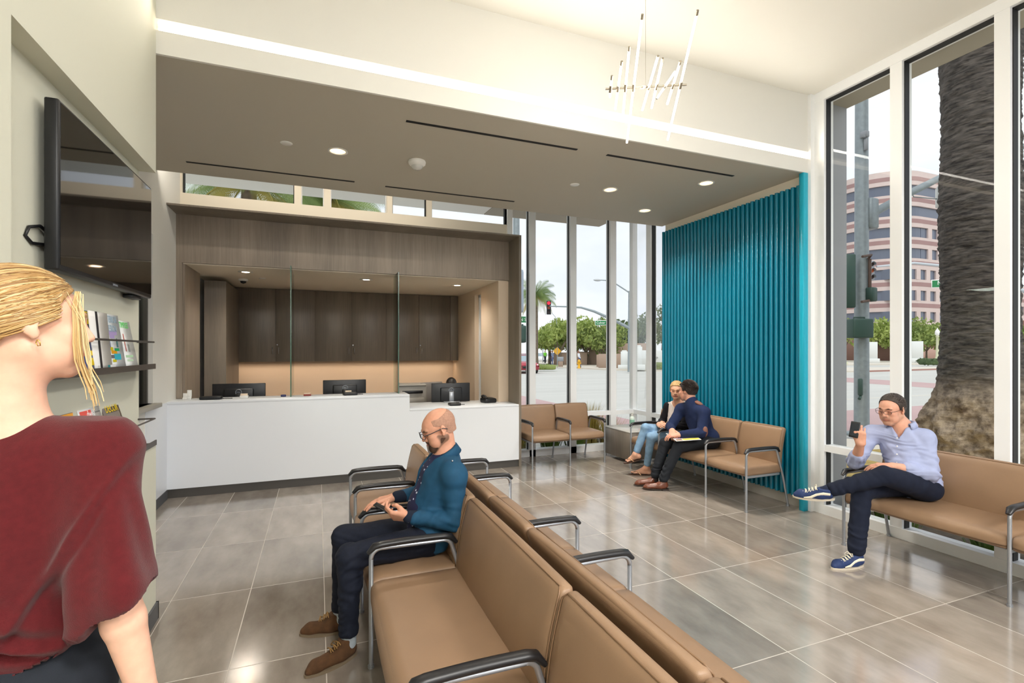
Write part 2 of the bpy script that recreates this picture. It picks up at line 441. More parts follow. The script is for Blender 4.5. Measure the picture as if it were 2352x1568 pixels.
# ================================================================== far glazing (mullions show white; black gaskets)
def mullion_run(name, spans, rails, x=None, y=None, z0=0.0, z1=4.0, wd=.10, dp=.14, idx=10):
    pass
far = [(2.62, 2.70), (2.975, 3.075), (3.672, 3.775), (4.400, 4.505)]
fr = MB(); gk = MB()
for a, c in far: fr.box(a, YG-.06, .0, c, YG+.08, 3.98)
fr.box(2.62, YG-.06, .0, 4.88, YG+.08, .10)
for a, c in zip([f[1] for f in far], [f[0] for f in far[1:]]+[4.84]):
    fr.box(a, YG-.055, .565, c, YG+.06, .632)
fr.box(2.62, YG-.06, 3.85, 4.88, YG+.08, 3.98)
for a, c in far[1:]: gk.box(a-.009, YG-.005, .10, a, YG+.03, 3.85)
o = struct(fr.build('window_8', M['alu'])); gk.build('gasket', M['gasket'], o)
spans = list(zip([f[1] for f in far], [f[0] for f in far[1:]]+[4.85]))
for a, c in spans: MB().box(a, YG+.01, .10, c, YG+.016, 3.85).build('pane', M['glass'], o)
# corner glazing that turns towards the camera behind the blue wall
fr = MB().box(4.84, YG-.03, 0, 4.93, YG+.06, 3.98)
fr.box(XC-.05, 6.42, 0, XC+.06, 6.53, 3.98).box(XC-.05, 5.70, 0, XC+.06, 5.80, 3.98)
fr.box(XC-.05, 5.70, 0, XC+.06, 6.92, .10).box(XC-.045, 5.70, .565, XC+.05, 6.92, .632).box(XC-.05, 5.70, 3.85, XC+.06, 6.92, 3.98)
o = struct(fr.build('window_9', M['alu'])); MB().box(XC-.02, 6.405, .1, XC+.04, 6.42, 3.85).build('gasket', M['gasket'], o)
MB().box(XC, 6.53, .1, XC+.006, 6.88, 3.85).build('pane', M['glass'], o); MB().box(XC, 5.8, .1, XC+.006, 6.42, 3.85).build('pane', M['glass'], o)

# ================================================================== blue ribbed wall
struct(MB().box(4.60, 3.53, 0, 5.05, 5.76, 3.98).build('wall_right_rib_backing', M['paint_cream']))
struct(MB().box(4.588, 3.56, 0, 4.60, 5.76, .10).build('baseboard_right', mat('pale_grey_base', '#b5b0a8', .5)))
M['teal'] = mat('teal_lacquer', '#037490', .22, coat=.25)
M['teal_face'] = mat('teal_lacquer_fin', '#12a7c4', .3, coat=.2)
rb = empty('ribbed_panel', (4.56, 4.65, .12), label='tall teal blue ribbed wall panel behind the bench', cat='wall panel')
prof = []
n = 34; pitch = (5.755-3.585)/n
b = MB().box(.015, -1.065, 0, .04, 1.105, 3.15)
for i in range(n):
    y = -1.065+pitch*(i+.5); hw = pitch*.27
    pts = [(.016, y-hw*1.15)]+[(-.032-.010*math.sin(a), y-hw*math.cos(a)) for a in np.linspace(.0, PI, 9)]+[(.016, y+hw*1.15)]
    k = len(b.v); m_ = len(pts)
    vs = [(p[0], p[1], 0) for p in pts]+[(p[0], p[1], 3.15) for p in pts]
    b.add(vs, [(j, j+1, m_+j+1, m_+j) for j in range(m_-1)], True)
    b.add(vs[m_:], [tuple(range(m_))]); b.add(vs[:m_], [tuple(range(m_))[::-1]])
b.build('ribbed_sheet', M['teal'], rb, fix=False)
MB().box(-.06, -1.12, -.12, .05, -1.068, 3.255, .002, 1).build('edge_fin', M['teal_face'], rb)

# ================================================================== right glazing
fr = MB(); gk = MB(); gl = []
mul = [(3.40, 3.50), (2.705, 2.80), (2.0, 2.09), (1.08, 1.17), (.2, .29), (-.7, -.61), (-1.6, -1.51), (-2.5, -2.41), (-3.4, -3.31), (-4.3, -4.21)]
for a, c in mul:
    fr.box(XW, a, 0, XW+.13, c, ZC)
    gk.box(XW+.03, c, .09, XW+.09, c+.012, 4.06); gk.box(XW+.03, a-.006, .09, XW+.09, a, 4.06)
fr.box(XW-.004, -4.3, 0, XW+.134, 3.499, .09).box(XW-.004, -4.3, 4.06, XW+.134, 3.499, ZC-.001)
for (a0, a1), (b0, b1) in zip(mul[:-1], mul[1:]):
    fr.box(XW+.005, b1, .615, XW+.12, a0, .68)
    gk.box(XW+.03, b1, 4.048, XW+.09, a0, 4.059)
o = struct(fr.build('window_10', M['alu'])); gk.build('gasket', M['gasket'], o)
for (a0, a1), (b0, b1) in zip(mul[:-1], mul[1:]):
    MB().box(XW+.055, b1, .09, XW+.061, a0, 4.06).build('pane', M['glass'], o)
struct(MB().box(4.56, 3.50, 0, XW+.13, 3.53, ZC).box(XW, 3.5, 0, XW+.12, 3.56, ZC).build('trim_1', M['alu']))
struct(MB().box(XW+.13, 3.5, -.1, 5.08, 3.9, 4.1).build('wall_exterior_fin', mat('grey_metal_panel', '#9a9ca0', .5)))
# unseen wall behind the camera, glazed to let skylight flood in
fr = MB().box(-1.25, YS-.12, 0, XW+.13, YS, .1).box(-1.25, YS-.12, 3.95, XW+.13, YS, ZC).box(-1.25, YS-.12, 0, -.2, YS, ZC)
for x in (-.2, .7, 1.6, 2.5, 3.4, 4.3, 4.64): fr.box(x, YS-.12, 0, x+.09, YS, ZC)
o = struct(fr.build('window_11', M['alu'])); MB().box(-.2, YS-.06, .1, 4.6, YS-.054, 3.95).build('pane', M['glass'], o)

# roof overhangs outside
M['eave'] = mat('eave_stucco', '#a8a193', .8)
struct(MB().box(4.75, -5.2, 4.10, 5.09, 8.4, 4.5).box(2.75, 7.0, 4.02, 5.12, 8.4, 4.4).build('trim_eave', M['eave']))
struct(MB().box(-1.9, 7.03, 4.02, 2.74, 8.4, 4.1).build('trim_eave_white', M['paint']))
struct(MB().box(-5, YS-.3, 4.36, 4.8, YB+.1, 4.5).box(-3.3, 3.66, 4.13, 5.1, 8.4, 4.5).build('ceiling_roof', M['eave']))
# ================================================================== ceiling fixtures
M['lamp_warm'] = emit('lamp_warm', '#ffe0b4', 14)
M['lamp_white'] = emit('lamp_white', '#fff3e2', 9)
M['reflector'] = mat('lamp_reflector', '#e9dfcf', .3, metal=.2)
def downlight(x, y, z, r=.085, label='', power=9, group='round downlights in the dropped ceiling', col=(1, .93, .83), lit=True):
    t = empty('downlight', (x, y, z), label=label, cat='ceiling light', group=group)
    b = MB().lathe([(r*.82, .0), (r, -.001), (r*1.02, -.006), (r*.80, -.007), (r*.78, -.002)], n=28, cap=False)
    b.build('trim_ring', M['white'], t)
    b = MB().lathe([(r*.80, -.004), (r*.74, .03), (r*.60, .07), (.0001, .085)], n=24, cap=False)
    b.build('reflector', M['reflector'], t)
    MB().lathe([(.0001, .035), (r*.50, .040), (r*.52, .060)], n=20, cap=False).build('bulb', M['lamp_warm'], t)
    # the reflector sits in a hole: keep the light just under the ceiling plane
    o = light('downlight_beam', 'SPOT', (x, y, z-.012), power, col, spot_size=math.radians(118), spot_blend=.9, shadow_soft_size=.10)
    return t
# holes for the lamps
def hole(o, pts):
    """rebuild the soffit slab with round openings for the lamps"""
    x0, y0, x1, y1 = XL, YB+.02, 4.60, 5.83
    bm = bmesh.new(); L = [bm.verts.new(p) for p in ((x0, y0, ZS), (x1, y0, ZS), (x1, y1, ZS), (x0, y1, ZS))]
    ed = [bm.edges.new((L[i], L[(i+1) % 4])) for i in range(4)]
    for (x, y, r) in pts:
        c = [bm.verts.new((x+r*math.cos(2*PI*k/24), y+r*math.sin(2*PI*k/24), ZS)) for k in range(24)]
        ed += [bm.edges.new((c[k], c[(k+1) % 24])) for k in range(24)]
    bmesh.ops.triangle_fill(bm, use_beauty=True, edges=ed)
    r = bmesh.ops.extrude_face_region(bm, geom=bm.faces[:])
    bmesh.ops.translate(bm, vec=(0, 0, .10), verts=[v for v in r['geom'] if isinstance(v, bmesh.types.BMVert)])
    bmesh.ops.recalc_face_normals(bm, faces=bm.faces[:])
    me = bpy.data.meshes.new('ceiling_soffit'); bm.to_mesh(me); bm.free(); me.materials.append(M['soffit']); o.data = me
dl = [(.166, 4.68, 'round recessed ceiling light left of the dome strobe in the dropped ceiling'),
      (3.008, 4.70, 'round recessed ceiling light right of the small white disc'),
      (3.838, 4.144, 'oval glowing recessed ceiling light nearest the tall right windows'),
      (3.863, 5.24, 'small glowing recessed ceiling light nearest the far glass corner')]
sof = bpy.data.objects['ceiling_soffit']
hole(sof, [(x, y, .072) for x, y, _ in dl])
for x, y, lb in dl: downlight(x, y, ZS, .085, lb, 170)
for x, y, lb in ((-.251, 4.666, 'small white disc cover on the ceiling left of the first downlight'), (2.565, 4.70, 'small white disc cover on the ceiling between the two long slots')):
    tag(MB().lathe([(.0001, -.006), (.045, -.006), (.05, -.001), (.05, .0)], n=24).build('ceiling_cover', M['white'], loc=(x, y, ZS)), lb, 'ceiling cover', 'white disc covers')
# dome strobe / detector
t = empty('smoke_detector', (.868, 4.66, ZS), label='white dome alarm strobe hanging from the dropped ceiling', cat='alarm')
MB().lathe([(.078, 0), (.082, -.012), (.078, -.03), (.06, -.045), (.055, -.047)], n=28).build('detector_base', M['white'], t)
MB().lathe([(.055, -.045), (.048, -.065), (.03, -.078), (.0001, -.082)], n=24).build('lens', mat('clear_lens', '#cfd0cc', .08, spec=.9), t)
# air slots
sl = [(.637, 2.138, 3.875, 'long black air slot in the ceiling nearest the light cove'), (2.446, 3.945, 3.88, 'black air slot in the ceiling above the blue ribbed wall'),
      (-1.156, .36, 5.47, 'black air slot in the ceiling above the left clerestory panes'), (.68, 2.184, 5.50, 'black air slot in the ceiling above the right clerestory panes')]
M['slot'] = mat('slot_black', '#121111', .8)
for x0, x1, y, lb in sl:
    tag(MB().box(x0, y-.016, ZS-.003, x1, y+.016, ZS+.0005).build('air_slot', M['slot']), lb, 'air vent', 'linear air slots in the dropped ceiling')
# inside the reception
light('office_fill_light', 'AREA', (-2.4, 5.3, 2.75), 45, (1, .97, .92), (0, 0, 0), shape='SQUARE', size=.6)  # added light, brightens the office glimpsed through the side window
ri = [(545, 617), (813, 632), (1038, 644)]
for i, (x, y) in enumerate([(-.86, 7.15), (.64, 7.30), (2.0, 7.42)]):
    t = empty('downlight', (x, y, 2.61), label=['left', 'middle', 'right'][i]+' small recessed light in the reception ceiling', cat='ceiling light', group='recessed lights in the reception ceiling')
    MB().lathe([(.05, -.001), (.085, -.002), (.09, -.006), (.05, -.008), (.045, -.004)], n=24, cap=False).build('trim_ring', M['white'], t)
    MB().lathe([(.0001, -.004), (.05, -.004)], n=20).build('bulb', M['lamp_white'], t)
    light('reception_beam', 'SPOT', (x, y, 2.595), 60, (1, .91, .79), spot_size=math.radians(140), spot_blend=.8, shadow_soft_size=.2)
t = empty('dome_camera', (-.98, 7.9, 2.61), label='small white dome camera on the reception ceiling', cat='camera')
MB().lathe([(.06, 0), (.062, -.02), (.05, -.03)], n=20).build('camera_base', M['white'], t); MB().lathe([(.04, -.03), (.032, -.055), (.0001, -.066)], n=20).build('dome', M['black'], t)
tag(MB().lathe([(.0001, -.008), (.04, -.008), (.045, 0)], n=20).build('sprinkler_cover', M['white'], loc=(-.72, 7.7, 2.61)), 'flat white sprinkler cover on the reception ceiling', 'ceiling cover')

# unseen lamps added behind the camera to brighten the tall room
for i, (x, y) in enumerate([(.6, -1.6), (3.1, -1.6), (.6, -3.4), (3.1, -3.4)]):
    t = empty('added_fill_lamp', (x, y, ZC), label='added square fill lamp over the waiting room behind the camera', cat='ceiling light', group='added square fill lamps behind the camera')
    MB().box(-.32, -.32, -.05, .32, .32, 0, .004).build('lamp_housing', M['white'], t)
    MB().box(-.29, -.29, -.054, .29, .29, -.049).build('diffuser', emit('diffuser_glow', '#fff4e4', 5), t)
    light('added_fill_light', 'AREA', (x, y, ZC-.06), 135, (1, .98, .95), shape='SQUARE', size=.58)
# light spilling from the cove
light('cove_light', 'AREA', (1.85, YB-.06, 3.62), 18, (1, .94, .85), (math.radians(-100), 0, 0), shape='RECTANGLE', size=5.3, size_y=.03)
# light in the pocket above the clerestory and rear edge of the soffit
light('pocket_light', 'AREA', (-.0, 5.95, 3.52), 13, (1, .92, .80), (math.radians(-25), 0, 0), shape='RECTANGLE', size=3.0, size_y=.05).rotation_euler = (math.radians(112), 0, 0)
# under-cabinet strips
light('under_cabinet_light', 'AREA', (.5, 9.15, 1.385), 6.5, (1, .74, .52), (0, 0, 0), shape='RECTANGLE', size=3.7, size_y=.04)

# ================================================================== pendant of glowing tubes
pz = 3.19; A = Vector((1.645, 2.589, pz)); AX = Vector((.8893, -.4572, 0)); PP = Vector((.4572, .8893, 0))
pend = empty('tube_chandelier', A, label='hanging chandelier of slanting glowing glass tubes on a thin brass bar', cat='chandelier')
M['tube_glow'] = emit('tube_glow', '#fff0dc', 5.5)
M['nickel'] = mat('brushed_nickel', '#a79f90', .35, metal=.9)
MB().cyl(-AX*.02, AX*.46, .006, 10).build('bar', M['nickel'], pend)
tubes = [(.013, -61, .056), (.057, -74, .17), (.101, -51, .203), (.149, -57, .373), (.21, 65, .10), (.241, -86, .254), (.284, -72, .169), (.337, 77, .256), (.381, -79, .164), (.424, -64, .40)]
for s_, th, L in tubes:
    th = math.radians(th); d = PP*math.sin(th)+Vector((0, 0, math.cos(th))); c = AX*s_
    tb = MB().cyl(c+d*.022, c+d*L, .0068, 10).build('light_tube', M['tube_glow'], pend)
    MB().cyl(c-d*.022, c-d*(L if L != .10 else .03), .0068, 10).build('light_tube', M['tube_glow'], pend)
    MB().cyl(c-d*.022, c+d*.022, .010, 10).build('socket', M['nickel'], pend)
    MB().cyl(c+d*L, c+d*(L+.026), .007, 10).build('end_cap', M['nickel'], tb)
MB().cyl(AX*.22, AX*.22+Vector((0, 0, ZC-pz)), .0012, 6).build('suspension_wire', M['nickel'], pend)
light('chandelier_light', 'POINT', A+AX*.22, 26, (1, .93, .84), shadow_soft_size=.25)

# ================================================================== reception counter
ct = empty('reception_counter', (0, 6.33, 0), label='long white reception counter with a stepped down right end and dark base', cat='counter')
MB().box(XL+.001, .0, .10, 1.085, .03, 1.012).box(1.085, 0, .10, 2.584, .03, .83).box(1.055, .03, .8, 1.085, .42, 1.012).build('front_panel', M['white_surface'], ct)
M['top'] = mat('counter_top', '#cfc5b6', .3)
MB().box(XL+.001, 0, 1.012, 1.085, .42, 1.045, .003, 1).build('upper_top', M['white_surface'], ct)
MB().box(1.086, 0, .83, 2.584, .75, .86, .003, 1).build('lower_top', M['white_surface'], ct)
MB().box(XL+.001, .02, 0, 2.584, .06, .10).build('toe_kick', M['base_dark'], ct)
MB().box(XL+.08, .42, .70, 1.08, .95, .74).build('desk_surface', M['top'], ct)
# glass dividers
for x, y0, y1, lb in ((-.301, 6.50, 7.25, 'left green edged glass divider standing on the reception counter'), (.972, 6.50, 6.93, 'right green edged glass divider standing near the counter step')):
    t = empty('glass_divider', (x, y0, 1.045), label=lb, cat='divider', group='glass dividers on the reception counter')
    MB().box(-.005, .006, 0, .005, y1-y0, 1.573).build('glass_sheet', M['glass_green'], t)
    MB().box(-.006, -.002, 0, .006, .006, 1.573).build('polished_edge', M['glass_edge'], t)
# monitors (backs towards us)
M['monitor'] = mat('monitor_black', '#15161a', .38)
M['logo'] = mat('logo_silver', '#a9b0ba', .35, metal=.4)
def monitor(x, y, zt, w, h, rz, zdesk, label, tilt=4, pale_stand=False):
    t = empty('monitor', (x, y, zdesk), rz, label=label, cat='monitor', group='computer monitors on the reception desk')
    b = MB(); b.cur = 0
    b.box(-w/2, 0, zt-h-zdesk, w/2, .028, zt-zdesk, .006, 2).box(-w*.28, -.03, zt-h*.80-zdesk, w*.28, .004, zt-h*.18-zdesk, .014, 2)
    b.build('housing', M['monitor'], t)
    MB().box(-w/2+.015, .0285, zt-h-zdesk+.015, w/2-.015, .0295, zt-zdesk-.015).build('screen', mat('screen_dark', '#20242c', .15), t)
    b = MB().box(-.035, -.055, .0, .035, -.028, zt-h*.35-zdesk, .005, 1).box(-.12, -.13, 0, .12, .10, .012, .004, 1)
    b.build('stand', M['steel'] if pale_stand else M['monitor'], t)
    lg = MB(); yy = -.0325
    zc = zt-h*.30-zdesk
    lg.tube([(.034*math.cos(a), yy, zc+.034*math.sin(a)) for a in np.linspace(0, 2*PI, 29)], .0035, 6)
    vs, fs = text_mesh('DELL', .021, .0008, sx=1.05)
    lg.add([(v[0], yy-v[2], zc+v[1]) for v in vs], fs)
    if pale_stand: zc = zt-h*.2
    lg.build('logo', M['logo'], t)
monitor(-.925, 7.08, 1.185, .60, .36, math.radians(-3), .74, 'left monitor, its back and round logo above the counter by the wood jamb')
monitor(.345, 7.15, 1.20, .56, .36, math.radians(2), .74, 'middle monitor behind the counter between the two glass dividers')
monitor(1.80, 7.02, 1.13, .56, .34, math.radians(-4), .86-.0, 'right monitor on a pale stand on the lower counter', pale_stand=True)
# small things on the counter
def gadget(x, y, z, w, label, rz=0):
    t = empty('card_terminal', (x, y, z), rz, label=label, cat='card terminal', group='small black terminals on the counter')
    MB().cushion((0, 0, .018), (w, .12, .036), .014, (0, 0, .004), 6).build('terminal_body', M['black'], t)
    MB().tube([(w*.45, 0, .01), (w*.7, .02, .006), (w*.95, .03, .004)], .004, 6).build('cord', M['black'], t)
gadget(-1.13, 6.50, 1.045, .22, 'flat black device on the counter before the left monitor')
gadget(.375, 6.50, 1.045, .17, 'flat black device on the counter before the middle monitor', .1)
gadget(1.72, 6.52, .86, .16, 'black device on the lower counter before the right monitor')
M['card'] = mat('card_cream', '#e7d3bb', .6)
def cardbox(x, y, z, w, h, label, m, name='card_holder'):
    t = empty(name, (x, y, z), label=label, cat='card holder')
    MB().box(-w/2, -.03, 0, w/2, .03, h*.6, .003, 1).build('holder', m, t); MB().box(-w/2+.006, -.018, h*.3, w/2-.006, .018, h, .001, 1).build('card_stack', M['card'], t)
cardbox(-.80, 6.52, 1.045, .085, .055, 'white holder of cream cards before the left monitor', M['white'])
cardbox(-.12, 6.60, 1.045, .085, .035, 'low holder of red and white cards right of the left glass divider', mat('card_red', '#8a3b34', .5))
cardbox(.36, 6.60, 1.045, .085, .05, 'holder of cream cards behind the middle black device', M['white'])
for x, h_, lb in ((-1.405, .07, 'shorter clear plastic holder at the left end of the counter'), (-1.365, .105, 'taller white plastic holder at the left end of the counter')):
    tag(MB().box(-.022, -.02, 0, .022, .02, h_*.35, .002, 1).box(-.022, .008, 0, .022, .02, h_, .002, 1).build('brochure_holder', M['white'], loc=(x, 6.60, 1.045)), lb, 'holder')
t = empty('desk_phone', (2.27, 6.72, .86), .2, label='black desk telephone on the lower counter by the slit window', cat='telephone')
MB().cushion((0, 0, .03), (.19, .17, .06), .02, (0, 0, .01), 6, lambda q: Vector((q.x, q.y, q.z*(1+.9*(q.y+.08))))).build('phone_base', M['black'], t)
MB().tube([(-.07, -.08, .06), (-.075, -.04, .095), (-.07, .02, .10), (-.06, .07, .085)], [.02, .015, .015, .02], 10).build('handset', M['black'], t)
t = empty('tape_dispenser', (-.385, 6.55, 1.045), label='tiny dark blue object on the counter left of the glass divider', cat='office item')
MB().cushion((0, 0, .014), (.06, .03, .028), .01, n=5).build('body', mat('dark_blue_plastic', '#2a2c5c', .4), t)
# printer on a stand behind the divider
t = empty('printer', (1.40, 8.0, .0), label='grey office printer behind the right glass divider', cat='printer')
M['printer'] = mat('printer_grey', '#a5a29c', .45)
MB().box(-.24, -.22, .72, .20, .22, 1.05, .02, 2).box(-.235, -.24, 1.04, .195, .20, 1.075, .015, 2).build('body', M['printer'], t)
MB().box(-.24, -.20, .0, .20, .2, .72, .01, 1).build('cabinet', M['monitor'], t)
MB().box(-.18, -.235, .93, .14, -.215, .975, .004, 1).build('output_slot', M['monitor'], t)
MB().box(-.20, -.228, .76, .16, -.218, .86, .004, 1).build('paper_drawer', M['printer'], t)
# cabinets
b = empty('wall_cabinets', (0, 8.93, 1.42), label='run of dark wood wall cabinets over the lit reception worktop', cat='cabinet')
MB().box(-1.435, .02, 0, 2.43, .40, 1.185).build('carcass', M['wood_dark'], b)
xs = [-1.43, -1.24, -.64, -.045, .54, 1.12, 1.70, 2.28, 2.425]
for i in range(len(xs)-1):
    d = MB().box(xs[i]+.003, 0, .0, xs[i+1]-.003, .019, 1.183, .001, 1).build('door', M['wood_dark'] , b)
    if 0 < i < 7:
        hx = xs[i+1]-.045 if i % 2 == 1 else xs[i]+.045
        MB().tube([(hx, 0, .13), (hx, -.03, .13), (hx, -.03, .23), (hx, 0, .23)], .006, 8).build('handle', M['chrome'], d)
        if i % 2 == 0: MB().cyl((hx-.022, .0, .275), (hx-.022, -.006, .275), .008, 10).build('lock', M['chrome'], d)
t = empty('tall_cabinet', (-1.30, 8.3, 0), label='tall dark wood cabinet in the left corner of the reception', cat='cabinet')
MB().box(-.13, -.55, 0, .13, .62, 2.55).build('body', M['wood_dark'], t)
b = empty('back_worktop', (.5, 9.05, 0), label='worktop along the back wall under the dark wall cabinets', cat='worktop')
MB().box(-1.65, -.25, .72, 1.92, .27, .75).build('top', M['top'], b); MB().box(-1.65, -.2, 0, 1.92, .27, .72).build('cupboard_front', M['wood'], b)

# ================================================================== television
tv = empty('television', (-.93, 2.93, 2.23), label='large black flat television mounted in the wall niche', cat='television')
W2 = .562; H2 = .325
MB().box(-.028, -W2, -H2, .018, W2, H2, .008, 2).build('housing', M['black'], tv)
M['tvglass'] = mat('tv_screen', '#0b0a0a', .04, spec=.9)
MB().box(.0175, -W2+.012, -H2+.022, .0195, W2-.010, H2-.012).build('screen', M['tvglass'], tv)
MB().box(-.052, -W2+.10, -H2+.10, -.027, W2-.10, H2-.06, .008, 1).build('rear_cover', M['black'], tv)
vs, fs = text_mesh('SAMSUNG', .014, .0004)
MB().add([(.0192+v[2], v[0], -H2+.011+v[1]) for v in vs], fs).build('logo', M['logo'], tv)
MB().box(-.045, .30, -H2-.02, .0, .45, -H2, .004, 1).build('sensor_box', M['black'], tv)
MB().tube([(-.03, -W2+.12, -.20), (-.045, -W2+.02, -.16), (-.048, -W2-.05, -.18), (-.05, -W2-.07, -.215), (-.048, -W2-.03, -.235), (-.045, -W2+.08, -.22)], .006, 8).build('cable', M['black'], tv)

# ================================================================== magazine shelves and magazines
def shelf(z, y0, y1, label):
    t = empty('magazine_shelf', (XTV, (y0+y1)/2, z), label=label, cat='shelf', group='dark metal magazine shelves')
    h = (y1-y0)/2
    MB().box(-.083, -h, -.012, .005, h, 0, .001, 1).box(.001, -h, -.012, .007, h, .018).build('tray', M['dark_metal'], t)
    MB().tube([(-.083, -h+.01, .145), (.0, -h+.01, .145), (.0, h-.01, .145), (-.083, h-.01, .145)], .005, 6, smooth=False).build('rail', M['dark_metal'], t)
shelf(1.505, 2.15, 3.50, 'upper dark metal magazine shelf under the television')
shelf(1.052, 2.15, 3.52, 'lower dark metal magazine shelf beside the woman in maroon')
def magazine(y, z, w, h, cover, lean, label, title, tcol, tsize, art, group, yaw=0, curl=0, sx=.8, ty=.0):
    t = empty('magazine', (XTV-.025, y, z), 0, label=label, cat='magazine', group=group)
    t.rotation_euler = (0, math.radians(-lean), math.radians(yaw))
    t.location.x = XTV-.012
    n = 10; b = MB()
    cu = lambda a: curl*max(0, (a-.55))**2*4
    vs = []
    for s_ in (0, -.006):
        for i in range(n+1):
            a = i/n
            for u in (-w/2, w/2): vs.append((s_+cu(a), u, h*a))
    m_ = 2*(n+1); fs = []
    for i in range(n):
        fs.append((2*i, 2*i+1, 2*i+3, 2*i+2)); fs.append((m_+2*i, m_+2*i+2, m_+2*i+3, m_+2*i+1))
        fs.append((2*i, 2*i+2, m_+2*i+2, m_+2*i)); fs.append((2*i+1, m_+2*i+1, m_+2*i+3, 2*i+3))
    fs += [(0, m_, m_+1, 1), (2*n, 2*n+1, m_+2*n+1, m_+2*n)]
    b.add(vs, fs, True); b.build('cover', mat('cover_'+label[:12], cover, .3), t)
    for q, (y0, z0, y1, z1, col) in enumerate(art):
        P_ = MB()
        if isinstance(y1, str): pass
        P_.add([(.0012+cu(z0), (y0-.5)*w, z0*h), (.0012+cu(z0), (y1-.5)*w, z0*h), (.0012+cu(z1), (y1-.5)*w, z1*h), (.0012+cu(z1), (y0-.5)*w, z1*h)], [(0, 1, 2, 3)])
        P_.build('printed_picture', mat('ink', col, .35), t, fix=False)
    k = 0
    for line in title:
        vs, fs = text_mesh(line, tsize, .0003, sx=sx)
        zc = h*(.90-ty)-k*tsize*.95
        MB().add([(.0022+cu(zc/h)+v[2], v[0], zc+v[1]) for v in vs], fs).build('title_lettering', mat('ink_title', tcol, .4), t, fix=False); k += 1
U = 'magazines on the upper shelf'; Lw = 'magazines on the lower shelf'
magazine(2.66, 1.51, .215, .268, '#1d2f6e', 8, 'dark blue magazine with a yellow masthead on the upper shelf', ['METROPOLIS'], '#2b2f66', .042, [(.02, .78, .98, .985, '#f2d50a'), (.1, .05, .5, .6, '#27499a'), (.55, .1, .9, .22, '#e6c814'), (.6, .26, .9, .34, '#e6c814'), (.84, .0, .98, .14, '#ece9e4')], U)
magazine(2.80, 1.51, .20, .268, '#e9e7e4', 5, 'thin white magazine tucked behind its neighbour on the upper shelf', [], '#333333', .03, [(.3, 0, .42, 1, '#2b2b30')], U)
magazine(2.965, 1.51, .235, .270, '#e3e9ee', 8, 'pale grey magazine with abstract cut paper shapes on its cover, upper shelf', ['INTERIOR', 'DESIGN'], '#9ab4c6', .048,
         [(0, 0, .12, .75, '#1f8f97'), (.25, .62, .75, .70, '#b6a3d8'), (.35, .56, .6, .62, '#b6a3d8'), (.12, .34, .42, .40, '#e7d81e'), (.30, .28, .60, .34, '#e8a61c'), (.5, .33, .75, .38, '#22b573'), (.2, .2, .42, .26, '#6c6f78'), (.42, .17, .78, .28, '#35b7cf'), (.24, .40, .32, .54, '#5f6fae'), (.66, .40, .72, .56, '#3c7f86'), (.30, .13, .5, .18, '#d8cf24'), (.1, .02, .4, .10, '#f2f3f5')], U)
magazine(3.165, 1.51, .20, .250, '#eef1f1', 10, 'white magazine with a light green title at the right end of the upper shelf', ['TIMPLES'], '#5fd86a', .044, [(.3, .35, .36, .72, '#d06a60'), (.5, .34, .62, .5, '#9fa6a2'), (.2, .22, .75, .27, '#bfe6c0'), (.25, .14, .7, .18, '#cfeccf')], U)
magazine(2.47, 1.06, .26, .285, '#2e2f63', 12, 'magazine with a purple and orange cover on the lower shelf', ['INTERIOR', 'DESIGN'], '#e9e6ef', .045, [(.55, .6, 1, .995, '#eda51c'), (.45, .2, 1, .6, '#8b3b2a'), (0, .8, .12, .99, '#dfe3ec')], Lw, curl=.02)
magazine(2.83, 1.06, .22, .285, '#dcdcdc', 14, 'grey and white magazine with a coral red title on the lower shelf', ['dwell'], '#ffffff', .05, [(.02, .82, .55, .97, '#f2635a'), (.6, .9, .98, .92, '#777777'), (.3, .2, .9, .75, '#f3f1ec'), (.42, .3, .8, .68, '#b79f86'), (.35, .05, .85, .12, '#7a5a44'), (.35, .14, .85, .18, '#9a7357')], Lw)
magazine(3.10, 1.06, .21, .285, '#6b625c', 16, 'dark magazine with yellow letters at the right end of the lower shelf', ['DECOR'], '#f0d21d', .06, [(.1, .5, .9, .82, '#8a827a'), (.3, .45, .75, .62, '#3d3735'), (.45, .05, .95, .35, '#a68fae'), (.05, .3, .4, .45, '#4b4340'), (0, 0, .15, .3, '#e6e3e0')], Lw)
